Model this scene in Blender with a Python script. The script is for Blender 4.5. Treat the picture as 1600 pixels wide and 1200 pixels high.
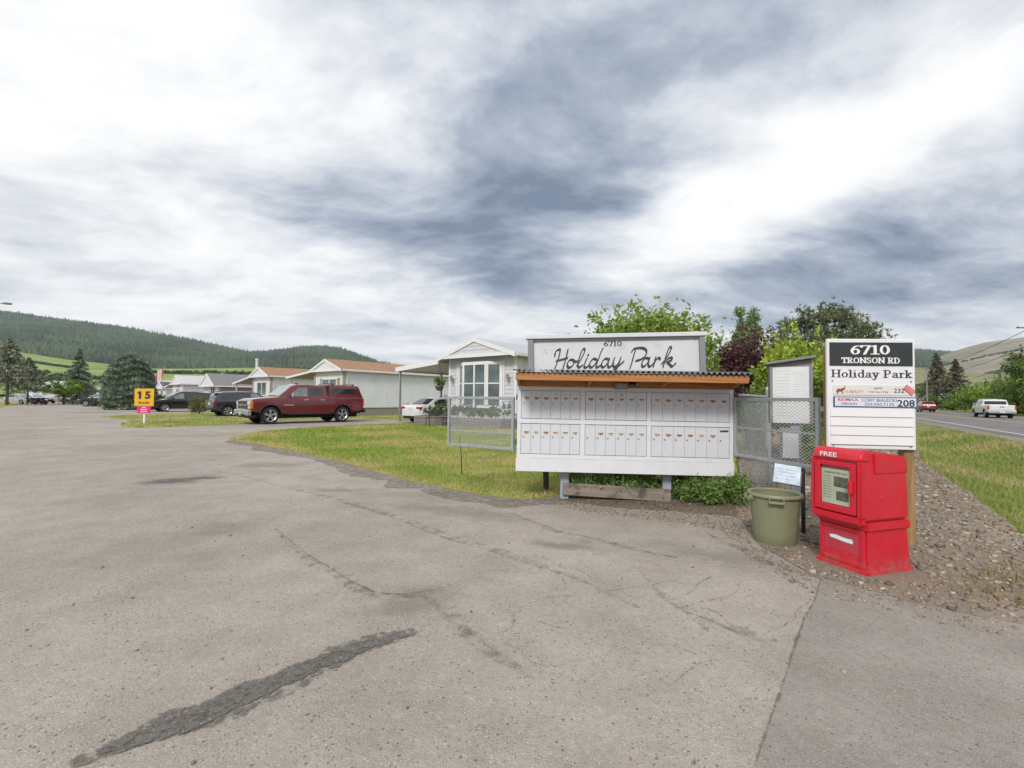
import bpy, bmesh, math, random
import numpy as np
from mathutils import Vector, Matrix

random.seed(7)
RNG = np.random.default_rng(11)
R = math.radians
scene = bpy.context.scene
for _o in list(bpy.data.objects):
    bpy.data.objects.remove(_o)

# ------------------------------------------------------------------ camera
CAM_H = 1.37
cam_data = bpy.data.cameras.new('camera')
cam = bpy.data.objects.new('camera', cam_data)
scene.collection.objects.link(cam)
cam_data.sensor_width = 36.0
cam_data.lens = 16.0
cam_data.clip_start = 0.05
cam_data.clip_end = 30000.0
CAM_R = Matrix.Rotation(R(90 + 1.93), 4, 'X') @ Matrix.Rotation(R(0.573), 4, 'Z')
cam.matrix_world = Matrix.Translation((0, 0, CAM_H)) @ CAM_R
scene.camera = cam
FPX = 16.0 / 36.0 * 1600.0

# ------------------------------------------------------------------ render
scene.render.engine = 'CYCLES'
scene.cycles.use_denoising = True
try:
    scene.cycles.denoiser = 'OPENIMAGEDENOISE'
    scene.cycles.denoising_input_passes = 'RGB_ALBEDO_NORMAL'
    scene.cycles.denoising_prefilter = 'NONE'
except Exception:
    pass
scene.cycles.max_bounces = 6
scene.cycles.diffuse_bounces = 3
scene.cycles.glossy_bounces = 3
scene.cycles.transmission_bounces = 4
scene.cycles.transparent_max_bounces = 8
scene.cycles.volume_bounces = 0
scene.cycles.caustics_reflective = False
scene.cycles.caustics_refractive = False
scene.cycles.sample_clamp_indirect = 6.0
vs = scene.view_settings
vs.view_transform = 'Standard'
vs.look = 'None'
vs.gamma = 1.0
vs.exposure = 0.86
vs.use_curve_mapping = False

# ------------------------------------------------------------------ sun
SUN_EL, SUN_AZ = R(40), R(-160)        # azimuth from +Y towards +X: behind the camera, a little to the left
sun_dir = Vector((math.sin(SUN_AZ) * math.cos(SUN_EL), math.cos(SUN_AZ) * math.cos(SUN_EL), math.sin(SUN_EL)))
sun_data = bpy.data.lights.new('sun', 'SUN')
sun_data.energy = 1.5
sun_data.angle = R(14)
sun_data.color = (1.0, 0.96, 0.9)
sun = bpy.data.objects.new('sun', sun_data)
scene.collection.objects.link(sun)
sun.rotation_euler = sun_dir.to_track_quat('Z', 'Y').to_euler()
sun.location = (0, 0, 60)

# ------------------------------------------------------------------ helper: pixel of the 1600x1200 photo -> world
def P(px, py, Y):
    d = CAM_R.to_3x3() @ Vector(((px - 800) / FPX, (600 - py) / FPX, -1.0))
    t = Y / d.y
    return Vector((d.x * t, Y, CAM_H + d.z * t))
def G(px, py, z=0.0):
    d = CAM_R.to_3x3() @ Vector(((px - 800) / FPX, (600 - py) / FPX, -1.0))
    t = (z - CAM_H) / d.z
    return Vector((d.x * t, d.y * t, z))

# ------------------------------------------------------------------ node helper
class NT:
    def __init__(s, tree):
        s.t = tree; s.n = tree.nodes; s.l = tree.links
    def node(s, typ, **kw):
        n = s.n.new(typ)
        for k, v in kw.items():
            if k.startswith('in_'):
                n.inputs[k[3:].replace('_', ' ')].default_value = v
            else:
                setattr(n, k, v)
        return n
    def link(s, a, b): s.l.new(a, b)
    def val(s, sock, v):
        if hasattr(v, 'is_linked') or isinstance(v, bpy.types.NodeSocket): s.l.new(v, sock)
        else: sock.default_value = v
    def math(s, op, a, b=None, c=None, clamp=False):
        n = s.n.new('ShaderNodeMath'); n.operation = op; n.use_clamp = clamp
        s.val(n.inputs[0], a)
        if b is not None: s.val(n.inputs[1], b)
        if c is not None: s.val(n.inputs[2], c)
        return n.outputs[0]
    def vmath(s, op, a, b=None):
        n = s.n.new('ShaderNodeVectorMath'); n.operation = op
        s.val(n.inputs[0], a)
        if b is not None: s.val(n.inputs[1], b)
        return n.outputs[0] if op not in ('LENGTH', 'DOT_PRODUCT', 'DISTANCE') else n.outputs['Value']
    def noise(s, vec, scale, detail=4, rough=0.55, dist=0.0, lac=2.0, out='Fac'):
        n = s.n.new('ShaderNodeTexNoise')
        n.inputs['Scale'].default_value = scale; n.inputs['Detail'].default_value = detail
        n.inputs['Roughness'].default_value = rough; n.inputs['Distortion'].default_value = dist
        n.inputs['Lacunarity'].default_value = lac
        if vec is not None: s.l.new(vec, n.inputs['Vector'])
        return n.outputs[out]
    def voronoi(s, vec, scale, feature='F1', out='Distance', rnd=1.0):
        n = s.n.new('ShaderNodeTexVoronoi'); n.feature = feature
        n.inputs['Scale'].default_value = scale; n.inputs['Randomness'].default_value = rnd
        if vec is not None: s.l.new(vec, n.inputs['Vector'])
        return n.outputs[out]
    def ramp(s, fac, stops, interp='LINEAR'):
        n = s.n.new('ShaderNodeValToRGB'); r = n.color_ramp; r.interpolation = interp
        while len(r.elements) < len(stops): r.elements.new(0.5)
        for e, (p, c) in zip(r.elements, stops):
            e.position = p
            if not isinstance(c, (tuple, list)): c = (c, c, c)
            e.color = (c[0], c[1], c[2], 1.0)
        s.l.new(fac, n.inputs[0])
        return n.outputs['Color']
    def mix(s, fac, a, b, mode='MIX'):
        n = s.n.new('ShaderNodeMix'); n.data_type = 'RGBA'; n.blend_type = mode
        s.val(n.inputs[0], fac)
        for sock, v in ((n.inputs[6], a), (n.inputs[7], b)):
            if isinstance(v, (tuple, list)): sock.default_value = (v[0], v[1], v[2], 1.0)
            else: s.l.new(v, sock)
        return n.outputs[2]
    def smooth(s, v, lo, hi):
        n = s.n.new('ShaderNodeMapRange'); n.interpolation_type = 'SMOOTHSTEP'
        s.val(n.inputs['Value'], v)
        n.inputs['From Min'].default_value = lo; n.inputs['From Max'].default_value = hi
        return n.outputs['Result']

# ------------------------------------------------------------------ world: broken overcast
world = bpy.data.worlds.new('World')
scene.world = world
world.use_nodes = True
world.cycles.sampling_method = 'MANUAL'
world.cycles.sample_map_resolution = 256
w = NT(world.node_tree)
w.n.clear()
w_out = w.node('ShaderNodeOutputWorld')
w_bg = w.node('ShaderNodeBackground'); w_bg.inputs['Strength'].default_value = 0.1
w.link(w_bg.outputs[0], w_out.inputs['Surface'])
w_sky = w.node('ShaderNodeTexSky'); w_sky.sky_type = 'NISHITA'; w_sky.sun_disc = False
w_sky.sun_elevation = SUN_EL; w_sky.sun_rotation = SUN_AZ
w_sky.air_density = 1.0; w_sky.dust_density = 1.0
w_tc = w.node('ShaderNodeTexCoord')
w_sep = w.node('ShaderNodeSeparateXYZ'); w.link(w_tc.outputs['Generated'], w_sep.inputs[0])
CLOUD_K = 0.22
w_z = w.math('ADD', w.math('MAXIMUM', w_sep.outputs[2], 0.0), CLOUD_K)
w_uv = w.node('ShaderNodeCombineXYZ')
w.link(w.math('DIVIDE', w_sep.outputs[0], w_z), w_uv.inputs[0])
w.link(w.math('DIVIDE', w_sep.outputs[1], w_z), w_uv.inputs[1])
w_p = w_uv.outputs[0]                      # cloud-layer plane coordinates
def cloud_uv(px, py):
    d = (CAM_R.to_3x3() @ Vector(((px - 800) / FPX, (600 - py) / FPX, -1.0))).normalized()
    k = max(d.z, 0) + CLOUD_K
    return (d.x / k, d.y / k)
w_warp = w.noise(w_p, 0.8, 2, 0.5, out='Color')
w_pw = w.vmath('ADD', w_p, w.vmath('MULTIPLY', w.vmath('SUBTRACT', w_warp, (0.5, 0.5, 0.5)), (0.55, 0.55, 0.0)))
w_warp2 = w.noise(w_p, 5.0, 3, 0.55, out='Color')
w_pw2 = w.vmath('ADD', w_pw, w.vmath('MULTIPLY', w.vmath('SUBTRACT', w_warp2, (0.5, 0.5, 0.5)), (0.16, 0.16, 0.0)))
# streaky layers
w_map = w.node('ShaderNodeMapping'); w_map.inputs['Rotation'].default_value = (0, 0, R(-56)); w_map.inputs['Scale'].default_value = (0.62, 1.5, 1)
w.link(w_pw2, w_map.inputs['Vector'])
w_map3 = w.node('ShaderNodeMapping'); w_map3.inputs['Rotation'].default_value = (0, 0, R(-40)); w_map3.inputs['Scale'].default_value = (0.85, 1.25, 1)
w.link(w_pw, w_map3.inputs['Vector'])
w_f1 = w.noise(w_map.outputs[0], 1.25, 8, 0.56)
w_f2 = w.noise(w_map3.outputs[0], 3.4, 9, 0.60)
w_f3 = w.noise(w_map3.outputs[0], 11.0, 6, 0.6)
w_den = w.math('ADD', w.math('ADD', w.math('MULTIPLY', w.math('SUBTRACT', w_f1, 0.5), 1.10), w.math('MULTIPLY', w.math('SUBTRACT', w_f2, 0.5), 0.98)), w.math('MULTIPLY', w.math('SUBTRACT', w_f3, 0.5), 0.24))
# cloud banks: (ends of the bank in the photo, half width in layer units, strength; + is thick and grey, - thin and bright)
BANKS = [((650, 60), (880, 300), 0.42, 0.44), ((450, 290), (850, 450), 0.34, 0.54), ((830, 400), (1000, 90), 0.34, 0.20),
         ((1000, 90), (1330, 60), 0.34, 0.28), ((1700, 420), (1180, 440), 0.62, 0.30), ((1650, 250), (1280, 380), 0.36, 0.24),
         ((850, 470), (1500, 490), 0.8, 0.16),
         ((990, 440), (1220, 300), 0.30, -0.34), ((1220, 300), (1560, 110), 0.32, -0.30), ((60, 160), (560, 130), 0.60, -0.12),
         ((80, 440), (600, 500), 1.0, -0.08), ((640, 250), (560, 200), 0.2, -0.2), ((815, 215), (1010, 170), 0.12, -0.28)]
for (a, b, hw, amp) in BANKS:
    ua = Vector(cloud_uv(*a)); ub = Vector(cloud_uv(*b))
    L = (ub - ua).length
    mp = w.node('ShaderNodeMapping'); mp.vector_type = 'TEXTURE'
    mid = (ua + ub) / 2
    mp.inputs['Location'].default_value = (mid.x, mid.y, 0)
    mp.inputs['Rotation'].default_value = (0, 0, math.atan2(ub.y - ua.y, ub.x - ua.x))
    mp.inputs['Scale'].default_value = (L / 2 + hw, hw, 1)
    w.link(w_pw2, mp.inputs['Vector'])
    ln = w.vmath('LENGTH', mp.outputs[0])
    g = w.smooth(ln, 1.35, 0.0)
    w_den = w.math('ADD', w_den, w.math('MULTIPLY', g, amp))
w_den = w.math('ADD', w_den, 0.345)
w_col = w.ramp(w_den, [(0.0, (6.1, 6.1, 6.1)), (0.22, (5.4, 5.45, 5.55)), (0.46, (4.0, 4.2, 4.55)), (0.70, (2.35, 2.68, 3.25)), (1.0, (1.1, 1.42, 2.0))])
# a little clear sky shows through the thinnest parts, low on the left
w_gap = w.smooth(w.noise(w_pw2, 2.2, 6, 0.6), 0.60, 0.78)
w_col = w.mix(w.math('MULTIPLY', w_gap, 0.35), w_col, w_sky.outputs[0])
w.link(w_col, w_bg.inputs['Color'])

# ------------------------------------------------------------------ materials
MATS = {}
def new_mat(name):
    m = bpy.data.materials.new(name); m.use_nodes = True
    nt = NT(m.node_tree)
    b = m.node_tree.nodes['Principled BSDF']
    MATS[name] = m
    return m, nt, b
def mat(name, col, rough=0.6, var=0.12, scale=6.0, metal=0.0, coat=0.0, bump=0.0, bscale=60.0, spec=0.5, dirt=None, emit=None):
    """plain procedural material: base colour broken up by noise, optional grime and fine relief"""
    m, nt, b = new_mat(name)
    tc = nt.node('ShaderNodeTexCoord'); ob = tc.outputs['Object']
    f = nt.noise(ob, scale, 6, 0.6)
    lo = tuple(max(0, c * (1 - var)) for c in col); hi = tuple(min(1, c * (1 + var)) for c in col)
    c = nt.ramp(f, [(0.3, lo), (0.7, hi)])
    if dirt:
        dcol, amt, dsc = dirt
        d = nt.smooth(nt.noise(ob, dsc, 8, 0.65), 0.52, 0.75)
        c = nt.mix(nt.math('MULTIPLY', d, amt), c, dcol)
    nt.link(c, b.inputs['Base Color'])
    rr = nt.noise(ob, scale * 2.3, 3, 0.5)
    nt.link(nt.math('ADD', nt.math('MULTIPLY', rr, 0.16), rough - 0.08, clamp=True), b.inputs['Roughness'])
    b.inputs['Metallic'].default_value = metal
    b.inputs['Coat Weight'].default_value = coat
    b.inputs['Coat Roughness'].default_value = 0.06
    b.inputs['Specular IOR Level'].default_value = spec
    if bump:
        bp = nt.node('ShaderNodeBump'); bp.inputs['Strength'].default_value = bump; bp.inputs['Distance'].default_value = 0.01
        nt.link(nt.noise(ob, bscale, 4, 0.6), bp.inputs['Height']); nt.link(bp.outputs[0], b.inputs['Normal'])
    return m
def leaf_mat(name, trans=0.3, rough=0.55):
    m, nt, b = new_mat(name)
    at = nt.node('ShaderNodeAttribute', attribute_name='col')
    nt.link(at.outputs['Color'], b.inputs['Base Color'])
    b.inputs['Roughness'].default_value = rough
    b.inputs['Specular IOR Level'].default_value = 0.3
    if trans:
        tr = nt.node('ShaderNodeBsdfTranslucent'); nt.link(at.outputs['Color'], tr.inputs['Color'])
        mx = nt.node('ShaderNodeMixShader'); mx.inputs[0].default_value = trans
        nt.link(b.outputs[0], mx.inputs[1]); nt.link(tr.outputs[0], mx.inputs[2])
        nt.link(mx.outputs[0], m.node_tree.nodes['Material Output'].inputs['Surface'])
    return m

# ------------------------------------------------------------------ mesh helpers
COL = scene.collection
class MB:
    def __init__(s): s.v = []; s.f = []
    def add(s, vs_, fs):
        o = len(s.v)
        s.v.extend([tuple(p) for p in vs_]); s.f.extend([tuple(i + o for i in f) for f in fs]); return s
    def box(s, c, size, rot=None):
        hx, hy, hz = size[0] / 2, size[1] / 2, size[2] / 2
        pts = [Vector((x, y, z)) for x in (-hx, hx) for y in (-hy, hy) for z in (-hz, hz)]
        if rot is not None: pts = [rot @ p for p in pts]
        c = Vector(c)
        return s.add([p + c for p in pts], [(0, 1, 3, 2), (4, 6, 7, 5), (0, 4, 5, 1), (2, 3, 7, 6), (0, 2, 6, 4), (1, 5, 7, 3)])
    def bar(s, p0, p1, wd, ht, up=(0, 0, 1)):
        p0 = Vector(p0); p1 = Vector(p1); d = (p1 - p0); L = d.length; d.normalize()
        up = Vector(up)
        if abs(d.dot(up)) > 0.98: up = Vector((0, 1, 0))
        sd = d.cross(up).normalized(); u = sd.cross(d).normalized()
        m = Matrix((d, sd, u)).transposed()
        return s.box((p0 + p1) / 2, (L, wd, ht), m)
    def cyl(s, p0, p1, r0, r1=None, n=10, caps=True):
        if r1 is None: r1 = r0
        p0 = Vector(p0); p1 = Vector(p1); d = (p1 - p0).normalized()
        a = d.orthogonal().normalized(); b = d.cross(a)
        vs_ = []
        for p, r in ((p0, r0), (p1, r1)):
            for i in range(n):
                t = 2 * math.pi * i / n
                vs_.append(p + a * (r * math.cos(t)) + b * (r * math.sin(t)))
        fs = [(i, (i + 1) % n, n + (i + 1) % n, n + i) for i in range(n)]
        if caps: fs += [tuple(range(n - 1, -1, -1)), tuple(range(n, 2 * n))]
        return s.add(vs_, fs)
    def tube(s, pts, r, n=6):
        pts = [Vector(p) for p in pts]
        rs = r if isinstance(r, (list, tuple)) else [r] * len(pts)
        vs_ = []; fs = []
        ref = None
        for i, p in enumerate(pts):
            d = (pts[min(i + 1, len(pts) - 1)] - pts[max(i - 1, 0)])
            if d.length < 1e-9: d = Vector((0, 0, 1))
            d.normalize()
            a = d.orthogonal().normalized() if ref is None else (ref - d * ref.dot(d)).normalized()
            ref = a; b = d.cross(a)
            for k in range(n):
                t = 2 * math.pi * k / n
                vs_.append(p + a * (rs[i] * math.cos(t)) + b * (rs[i] * math.sin(t)))
            if i:
                o = (i - 1) * n
                fs += [(o + k, o + (k + 1) % n, o + n + (k + 1) % n, o + n + k) for k in range(n)]
        fs += [tuple(range(n - 1, -1, -1)), tuple(range(len(vs_) - n, len(vs_)))]
        return s.add(vs_, fs)
    def prism(s, pts, a0, a1, axis='y'):
        """polygon in the plane across `axis`, extruded along it. axis y: pts=(x,z); z: (x,y); x: (y,z)"""
        def mk(p, a):
            return {'y': (p[0], a, p[1]), 'z': (p[0], p[1], a), 'x': (a, p[0], p[1])}[axis]
        n = len(pts)
        vs_ = [mk(p, a0) for p in pts] + [mk(p, a1) for p in pts]
        fs = [(i, (i + 1) % n, n + (i + 1) % n, n + i) for i in range(n)] + [tuple(range(n - 1, -1, -1)), tuple(range(n, 2 * n))]
        return s.add(vs_, fs)
    def lathe(s, prof, n=24, center=(0, 0, 0), axis='z', sx=1.0, sy=1.0):
        vs_ = []; fs = []
        c = Vector(center)
        for (r, z) in prof:
            for k in range(n):
                t = 2 * math.pi * k / n
                a, b = r * math.cos(t) * sx, r * math.sin(t) * sy
                vs_.append(c + (Vector((a, b, z)) if axis == 'z' else Vector((a, z, b))))
        for i in range(len(prof) - 1):
            fs += [(i * n + k, i * n + (k + 1) % n, (i + 1) * n + (k + 1) % n, (i + 1) * n + k) for k in range(n)]
        return s.add(vs_, fs)
    def build(s, name, m, parent=None, smooth=False, bevel=0.0, loc=None, seg=1, fixn=True):
        me = bpy.data.meshes.new(name)
        bm = bmesh.new()
        vv = [bm.verts.new(p) for p in s.v]
        for f in s.f:
            try: bm.faces.new([vv[i] for i in f])
            except ValueError: pass
        if fixn: bmesh.ops.recalc_face_normals(bm, faces=bm.faces[:])
        if bevel > 0:
            ed = [e for e in bm.edges if len(e.link_faces) == 2 and e.calc_face_angle(0) > 0.6]
            bmesh.ops.bevel(bm, geom=ed, offset=bevel, segments=seg, affect='EDGES', clamp_overlap=True)
        bm.to_mesh(me); bm.free()
        if smooth:
            for p in me.polygons: p.use_smooth = True
            me.set_sharp_from_angle(angle=R(38))
        me.materials.append(MATS[m] if isinstance(m, str) else m)
        o = bpy.data.objects.new(name, me); COL.objects.link(o)
        if parent is not None: o.parent = parent
        if loc is not None: o.location = loc
        return o
def BX(c, size, name, m, parent=None, bevel=0.0, rot=None):
    return MB().box(c, size, rot).build(name, m, parent, bevel=bevel)
def thing(name, label, cat, loc=(0, 0, 0), rz=0.0, group=None):
    o = bpy.data.objects.new(name, None); COL.objects.link(o)
    o.location = loc; o.rotation_euler = (0, 0, rz); o.empty_display_size = 0.2
    o['label'] = label; o['category'] = cat
    if group: o['group'] = group
    return o
def tag(o, label, cat, group=None):
    o['label'] = label; o['category'] = cat
    if group: o['group'] = group
    return o
def kind(o, k):
    o['kind'] = k; return o
def np_mesh(name, verts, faces, m, parent=None, cols=None, smooth=False):
    """fast mesh from arrays; faces (M,3) or (M,4); cols per vertex"""
    me = bpy.data.meshes.new(name)
    verts = np.asarray(verts, dtype=np.float32); faces = np.asarray(faces, dtype=np.int32)
    k = faces.shape[1]
    me.vertices.add(len(verts)); me.vertices.foreach_set('co', verts.ravel())
    me.loops.add(faces.size); me.loops.foreach_set('vertex_index', faces.ravel())
    me.polygons.add(len(faces)); me.polygons.foreach_set('loop_start', np.arange(0, faces.size, k, dtype=np.int32))
    me.update(calc_edges=True)
    if smooth: me.polygons.foreach_set('use_smooth', np.ones(len(faces), dtype=bool))
    if cols is not None:
        a = me.color_attributes.new('col', 'FLOAT_COLOR', 'POINT')
        c4 = np.ones((len(verts), 4), dtype=np.float32); c4[:, :3] = np.clip(cols, 0, 1)
        a.data.foreach_set('color', c4.ravel())
    me.materials.append(MATS[m] if isinstance(m, str) else m)
    o = bpy.data.objects.new(name, me); COL.objects.link(o)
    if parent is not None: o.parent = parent
    return o
def copy_tree(o, parent=None):
    c = o.copy(); COL.objects.link(c); c.parent = parent
    for ch in list(o.children): copy_tree(ch, c)
    return c
def crom(pts, n=8):
    """Catmull-Rom through 2D/3D points"""
    p = [Vector(q) for q in pts]; p = [p[0] * 2 - p[1]] + p + [p[-1] * 2 - p[-2]]
    out = []
    for i in range(1, len(p) - 2):
        for k in range(n):
            t = k / n
            a, b, c, d = p[i - 1], p[i], p[i + 1], p[i + 2]
            out.append(0.5 * ((2 * b) + (c - a) * t + (2 * a - 5 * b + 4 * c - d) * t * t + (3 * b - a - 3 * c + d) * t ** 3))
    out.append(p[-2]); return out
def fnoise(x, y, s=0.0):
    """cheap smooth pseudo-noise -1..1 (vectorised)"""
    return (np.sin(x * 1.31 + y * 0.73 + s) + np.sin(x * -0.57 + y * 1.67 + s * 1.7 + 1.3) + np.sin(x * 2.13 - y * 1.21 + s * 0.6 + 4.1) * 0.6) / 2.6
# ================================================================== GROUND
# the main road on the right runs along RD; n is the distance from the camera across it, s along it
RD = Vector((0.558, 0.83, 0)).normalized(); RN = Vector((RD.y, -RD.x, 0))
def NS(n, s, z=0.0): return RN * n + RD * s + Vector((0, 0, z))
def ground_z(x, y):
    n = x * RN.x + y * RN.y; s = x * RD.x + y * RD.y
    t = np.clip(1 - np.abs(n - 3.95) / 1.95, 0, 1); t = t * t * (3 - 2 * t)
    dip = -0.34 * t * np.clip((s - 2.5) / 5, 0, 1)
    far = np.clip((np.hypot(x, y) - 60) / 80, 0, 1)
    return -0.03 + dip + 0.02 * fnoise(x * 1.3, y * 1.3) * np.clip((n - 2.2) / 1.5, 0, 1) - 0.03 * far

# ---- materials of the ground
def ground_material():
    m, nt, b = new_mat('ground_grass')
    gp = nt.node('ShaderNodeNewGeometry').outputs['Position']
    f = nt.noise(gp, 0.9, 8, 0.65); g = nt.noise(gp, 30, 5, 0.7); far = nt.noise(gp, 0.012, 5, 0.6)
    c = nt.ramp(f, [(0.32, (0.15, 0.205, 0.05)), (0.5, (0.245, 0.265, 0.08)), (0.66, (0.37, 0.33, 0.16))])
    c = nt.mix(nt.smooth(g, 0.35, 0.7), c, nt.mix(0.5, c, (0.09, 0.08, 0.045)))
    c = nt.mix(nt.math('MULTIPLY', nt.smooth(far, 0.4, 0.62), 0.5), c, (0.12, 0.2, 0.05))
    nt.link(c, b.inputs['Base Color']); b.inputs['Roughness'].default_value = 0.95; b.inputs['Specular IOR Level'].default_value = 0.1
    bp = nt.node('ShaderNodeBump'); bp.inputs['Strength'].default_value = 0.6; bp.inputs['Distance'].default_value = 0.03
    nt.link(g, bp.inputs['Height']); nt.link(bp.outputs[0], b.inputs['Normal'])
ground_material()
def lawn_material():
    m, nt, b = new_mat('lawn_soil')
    gp = nt.node('ShaderNodeNewGeometry').outputs['Position']
    f = nt.noise(gp, 0.8, 7, 0.65); g = nt.noise(gp, 45, 4, 0.7)
    c = nt.ramp(f, [(0.34, (0.19, 0.24, 0.055)), (0.5, (0.30, 0.30, 0.08)), (0.63, (0.44, 0.37, 0.17))])
    c = nt.mix(nt.smooth(g, 0.4, 0.75), c, nt.mix(0.55, c, (0.08, 0.07, 0.035)))
    nt.link(c, b.inputs['Base Color']); b.inputs['Roughness'].default_value = 0.95; b.inputs['Specular IOR Level'].default_value = 0.1
lawn_material()
def ellipse_mask(nt, pos, c, rx, ry, ang, soft=0.5):
    mp = nt.node('ShaderNodeMapping'); mp.vector_type = 'TEXTURE'
    mp.inputs['Location'].default_value = (c[0], c[1], 0); mp.inputs['Rotation'].default_value = (0, 0, ang)
    mp.inputs['Scale'].default_value = (rx, ry, 1)
    flat = nt.vmath('MULTIPLY', pos, (1, 1, 0)); nt.link(flat, mp.inputs['Vector'])
    return nt.smooth(nt.vmath('LENGTH', mp.outputs[0]), 1.0, 1.0 - soft)
def asphalt_material(name, base, speck, stains=(), scale=75.0, stone_hi=1.6, dark_frac=0.30, clear=None):
    m, nt, b = new_mat(name)
    gp = nt.node('ShaderNodeNewGeometry').outputs['Position']
    flat = nt.vmath('MULTIPLY', gp, (1, 1, 0))
    wob = nt.vmath('ADD', flat, nt.vmath('MULTIPLY', nt.vmath('SUBTRACT', nt.noise(flat, 2.6, 5, 0.65, out='Color'), (0.5, 0.5, 0.5)), (0.75, 0.75, 0)))
    big = nt.noise(flat, 0.35, 6, 0.6); mid = nt.noise(flat, 2.2, 7, 0.65)
    k = nt.math('ADD', nt.math('MULTIPLY', nt.math('SUBTRACT', big, 0.5), 0.6), nt.math('MULTIPLY', nt.math('SUBTRACT', mid, 0.5), 0.42))
    col = nt.mix(nt.smooth(k, -0.22, 0.22), tuple(c * k_ for c, k_ in zip(base, (0.74, 0.73, 0.70))), tuple(c * 1.20 for c in base))
    # binder grain, dark stones and pale stones
    jit = nt.vmath('ADD', flat, nt.vmath('MULTIPLY', nt.noise(flat, 90, 2, 0.5, out='Color'), (0.010, 0.010, 0)))
    vc = nt.node('ShaderNodeTexVoronoi'); vc.inputs['Scale'].default_value = scale; nt.link(jit, vc.inputs['Vector'])
    sep = nt.node('ShaderNodeSeparateColor'); nt.link(vc.outputs['Color'], sep.inputs[0])
    spot = nt.smooth(vc.outputs['Distance'], 0.46, 0.26)
    dark = nt.math('MULTIPLY', spot, nt.smooth(sep.outputs[0], dark_frac, dark_frac * 0.6))
    vb = nt.node('ShaderNodeTexVoronoi'); vb.inputs['Scale'].default_value = scale * 0.55; nt.link(jit, vb.inputs['Vector'])
    sb = nt.node('ShaderNodeSeparateColor'); nt.link(vb.outputs['Color'], sb.inputs[0])
    dark = nt.math('ADD', nt.math('MULTIPLY', dark, nt.smooth(nt.noise(flat, 3.5, 4, 0.6), 0.30, 0.62)), nt.math('MULTIPLY', nt.smooth(vb.outputs['Distance'], 0.40, 0.22), nt.smooth(sb.outputs[0], 0.10, 0.05)), clamp=True)
    pale = nt.math('MULTIPLY', spot, nt.smooth(sep.outputs[1], 0.86, 0.96))
    grain = nt.ramp(nt.noise(flat, 170, 4, 0.75), [(0.28, 0.52), (0.5, 1.0), (0.72, 1.42)])
    grain2 = nt.ramp(nt.noise(flat, 26, 5, 0.7), [(0.30, 0.86), (0.7, 1.12)])
    g2 = nt.mix(speck, col, nt.mix(1.0, nt.mix(1.0, col, grain, 'MULTIPLY'), grain2, 'MULTIPLY'))
    g2 = nt.mix(nt.math('MULTIPLY', dark, 0.80 * speck), g2, tuple(c * 0.28 for c in base))
    col2 = nt.mix(nt.math('MULTIPLY', pale, 0.7 * speck), g2, tuple(min(0.6, c * stone_hi) for c in base))
    for (c, rx, ry, ang, dk, amt) in stains:
        mk = ellipse_mask(nt, wob, c, rx, ry, ang, 0.75)
        mk = nt.math('MULTIPLY', mk, nt.smooth(nt.noise(flat, 9, 6, 0.7), 0.22, 0.50))
        col2 = nt.mix(nt.math('MULTIPLY', mk, amt), col2, dk)
    nt.link(col2, b.inputs['Base Color'])
    b.inputs['Roughness'].default_value = 0.9; b.inputs['Specular IOR Level'].default_value = 0.25
    bp = nt.node('ShaderNodeBump'); bp.inputs['Strength'].default_value = 0.55; bp.inputs['Distance'].default_value = 0.004
    nt.link(nt.math('ADD', nt.math('MULTIPLY', vc.outputs['Distance'], -1.0), nt.math('MULTIPLY', sep.outputs[0], 0.8)), bp.inputs['Height'])
    nt.link(bp.outputs[0], b.inputs['Normal'])
    if clear:
        tr = nt.node('ShaderNodeBsdfTransparent'); mx = nt.node('ShaderNodeMixShader')
        nt.link(nt.smooth(nt.noise(flat, clear[0], 5, 0.7), clear[1], clear[2]), mx.inputs[0])
        nt.link(tr.outputs[0], mx.inputs[1]); nt.link(b.outputs[0], mx.inputs[2])
        nt.link(mx.outputs[0], m.node_tree.nodes['Material Output'].inputs['Surface'])
def gxy(px, py): g = G(px, py); return (g.x, g.y)
STAINS = [(gxy(262, 753), 0.62, 0.44, 0.1, (0.115, 0.108, 0.10), 1.0), (gxy(312, 747), 0.55, 0.26, 0.2, (0.115, 0.108, 0.10), 1.0),
          (gxy(350, 825), 0.55, 0.42, 0.3, (0.18, 0.155, 0.125), 0.5), (gxy(640, 945), 0.42, 0.22, 0.5, (0.17, 0.145, 0.115), 0.5),
          (gxy(420, 727), 0.9, 0.5, 0.0, (0.17, 0.14, 0.10), 0.5), (gxy(520, 765), 0.6, 0.3, 0.0, (0.15, 0.125, 0.095), 0.5),
          (gxy(880, 852), 0.5, 0.22, -0.3, (0.15, 0.13, 0.10), 0.6), (gxy(140, 645), 2.6, 1.6, 0.4, (0.13, 0.12, 0.115), 0.7),
          (gxy(720, 800), 1.2, 0.35, -0.4, (0.17, 0.145, 0.11), 0.5), (gxy(1130, 870), 0.9, 0.3, -0.5, (0.18, 0.165, 0.15), 0.5)]
asphalt_material('asphalt_old', (0.348, 0.312, 0.275), 1.0, STAINS, 92.0, 1.6, 0.24)
asphalt_material('asphalt_apron', (0.285, 0.260, 0.233), 1.0, (), 110.0, 1.5, 0.14)
asphalt_material('asphalt_highway', (0.19, 0.183, 0.18), 0.5, (), 60.0, 1.3)
asphalt_material('tar_patch', (0.165, 0.154, 0.143), 1.0, (), 85.0, 2.4, 0.15, (22, 0.32, 0.54))
asphalt_material('tar_smear', (0.185, 0.17, 0.15), 0.9, (), 85.0, 2.0, 0.2, (18, 0.42, 0.62))
asphalt_material('crack_fill', (0.17, 0.15, 0.127), 0.8, (), 110.0, 1.8, 0.3, (20, 0.40, 0.60))
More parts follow.
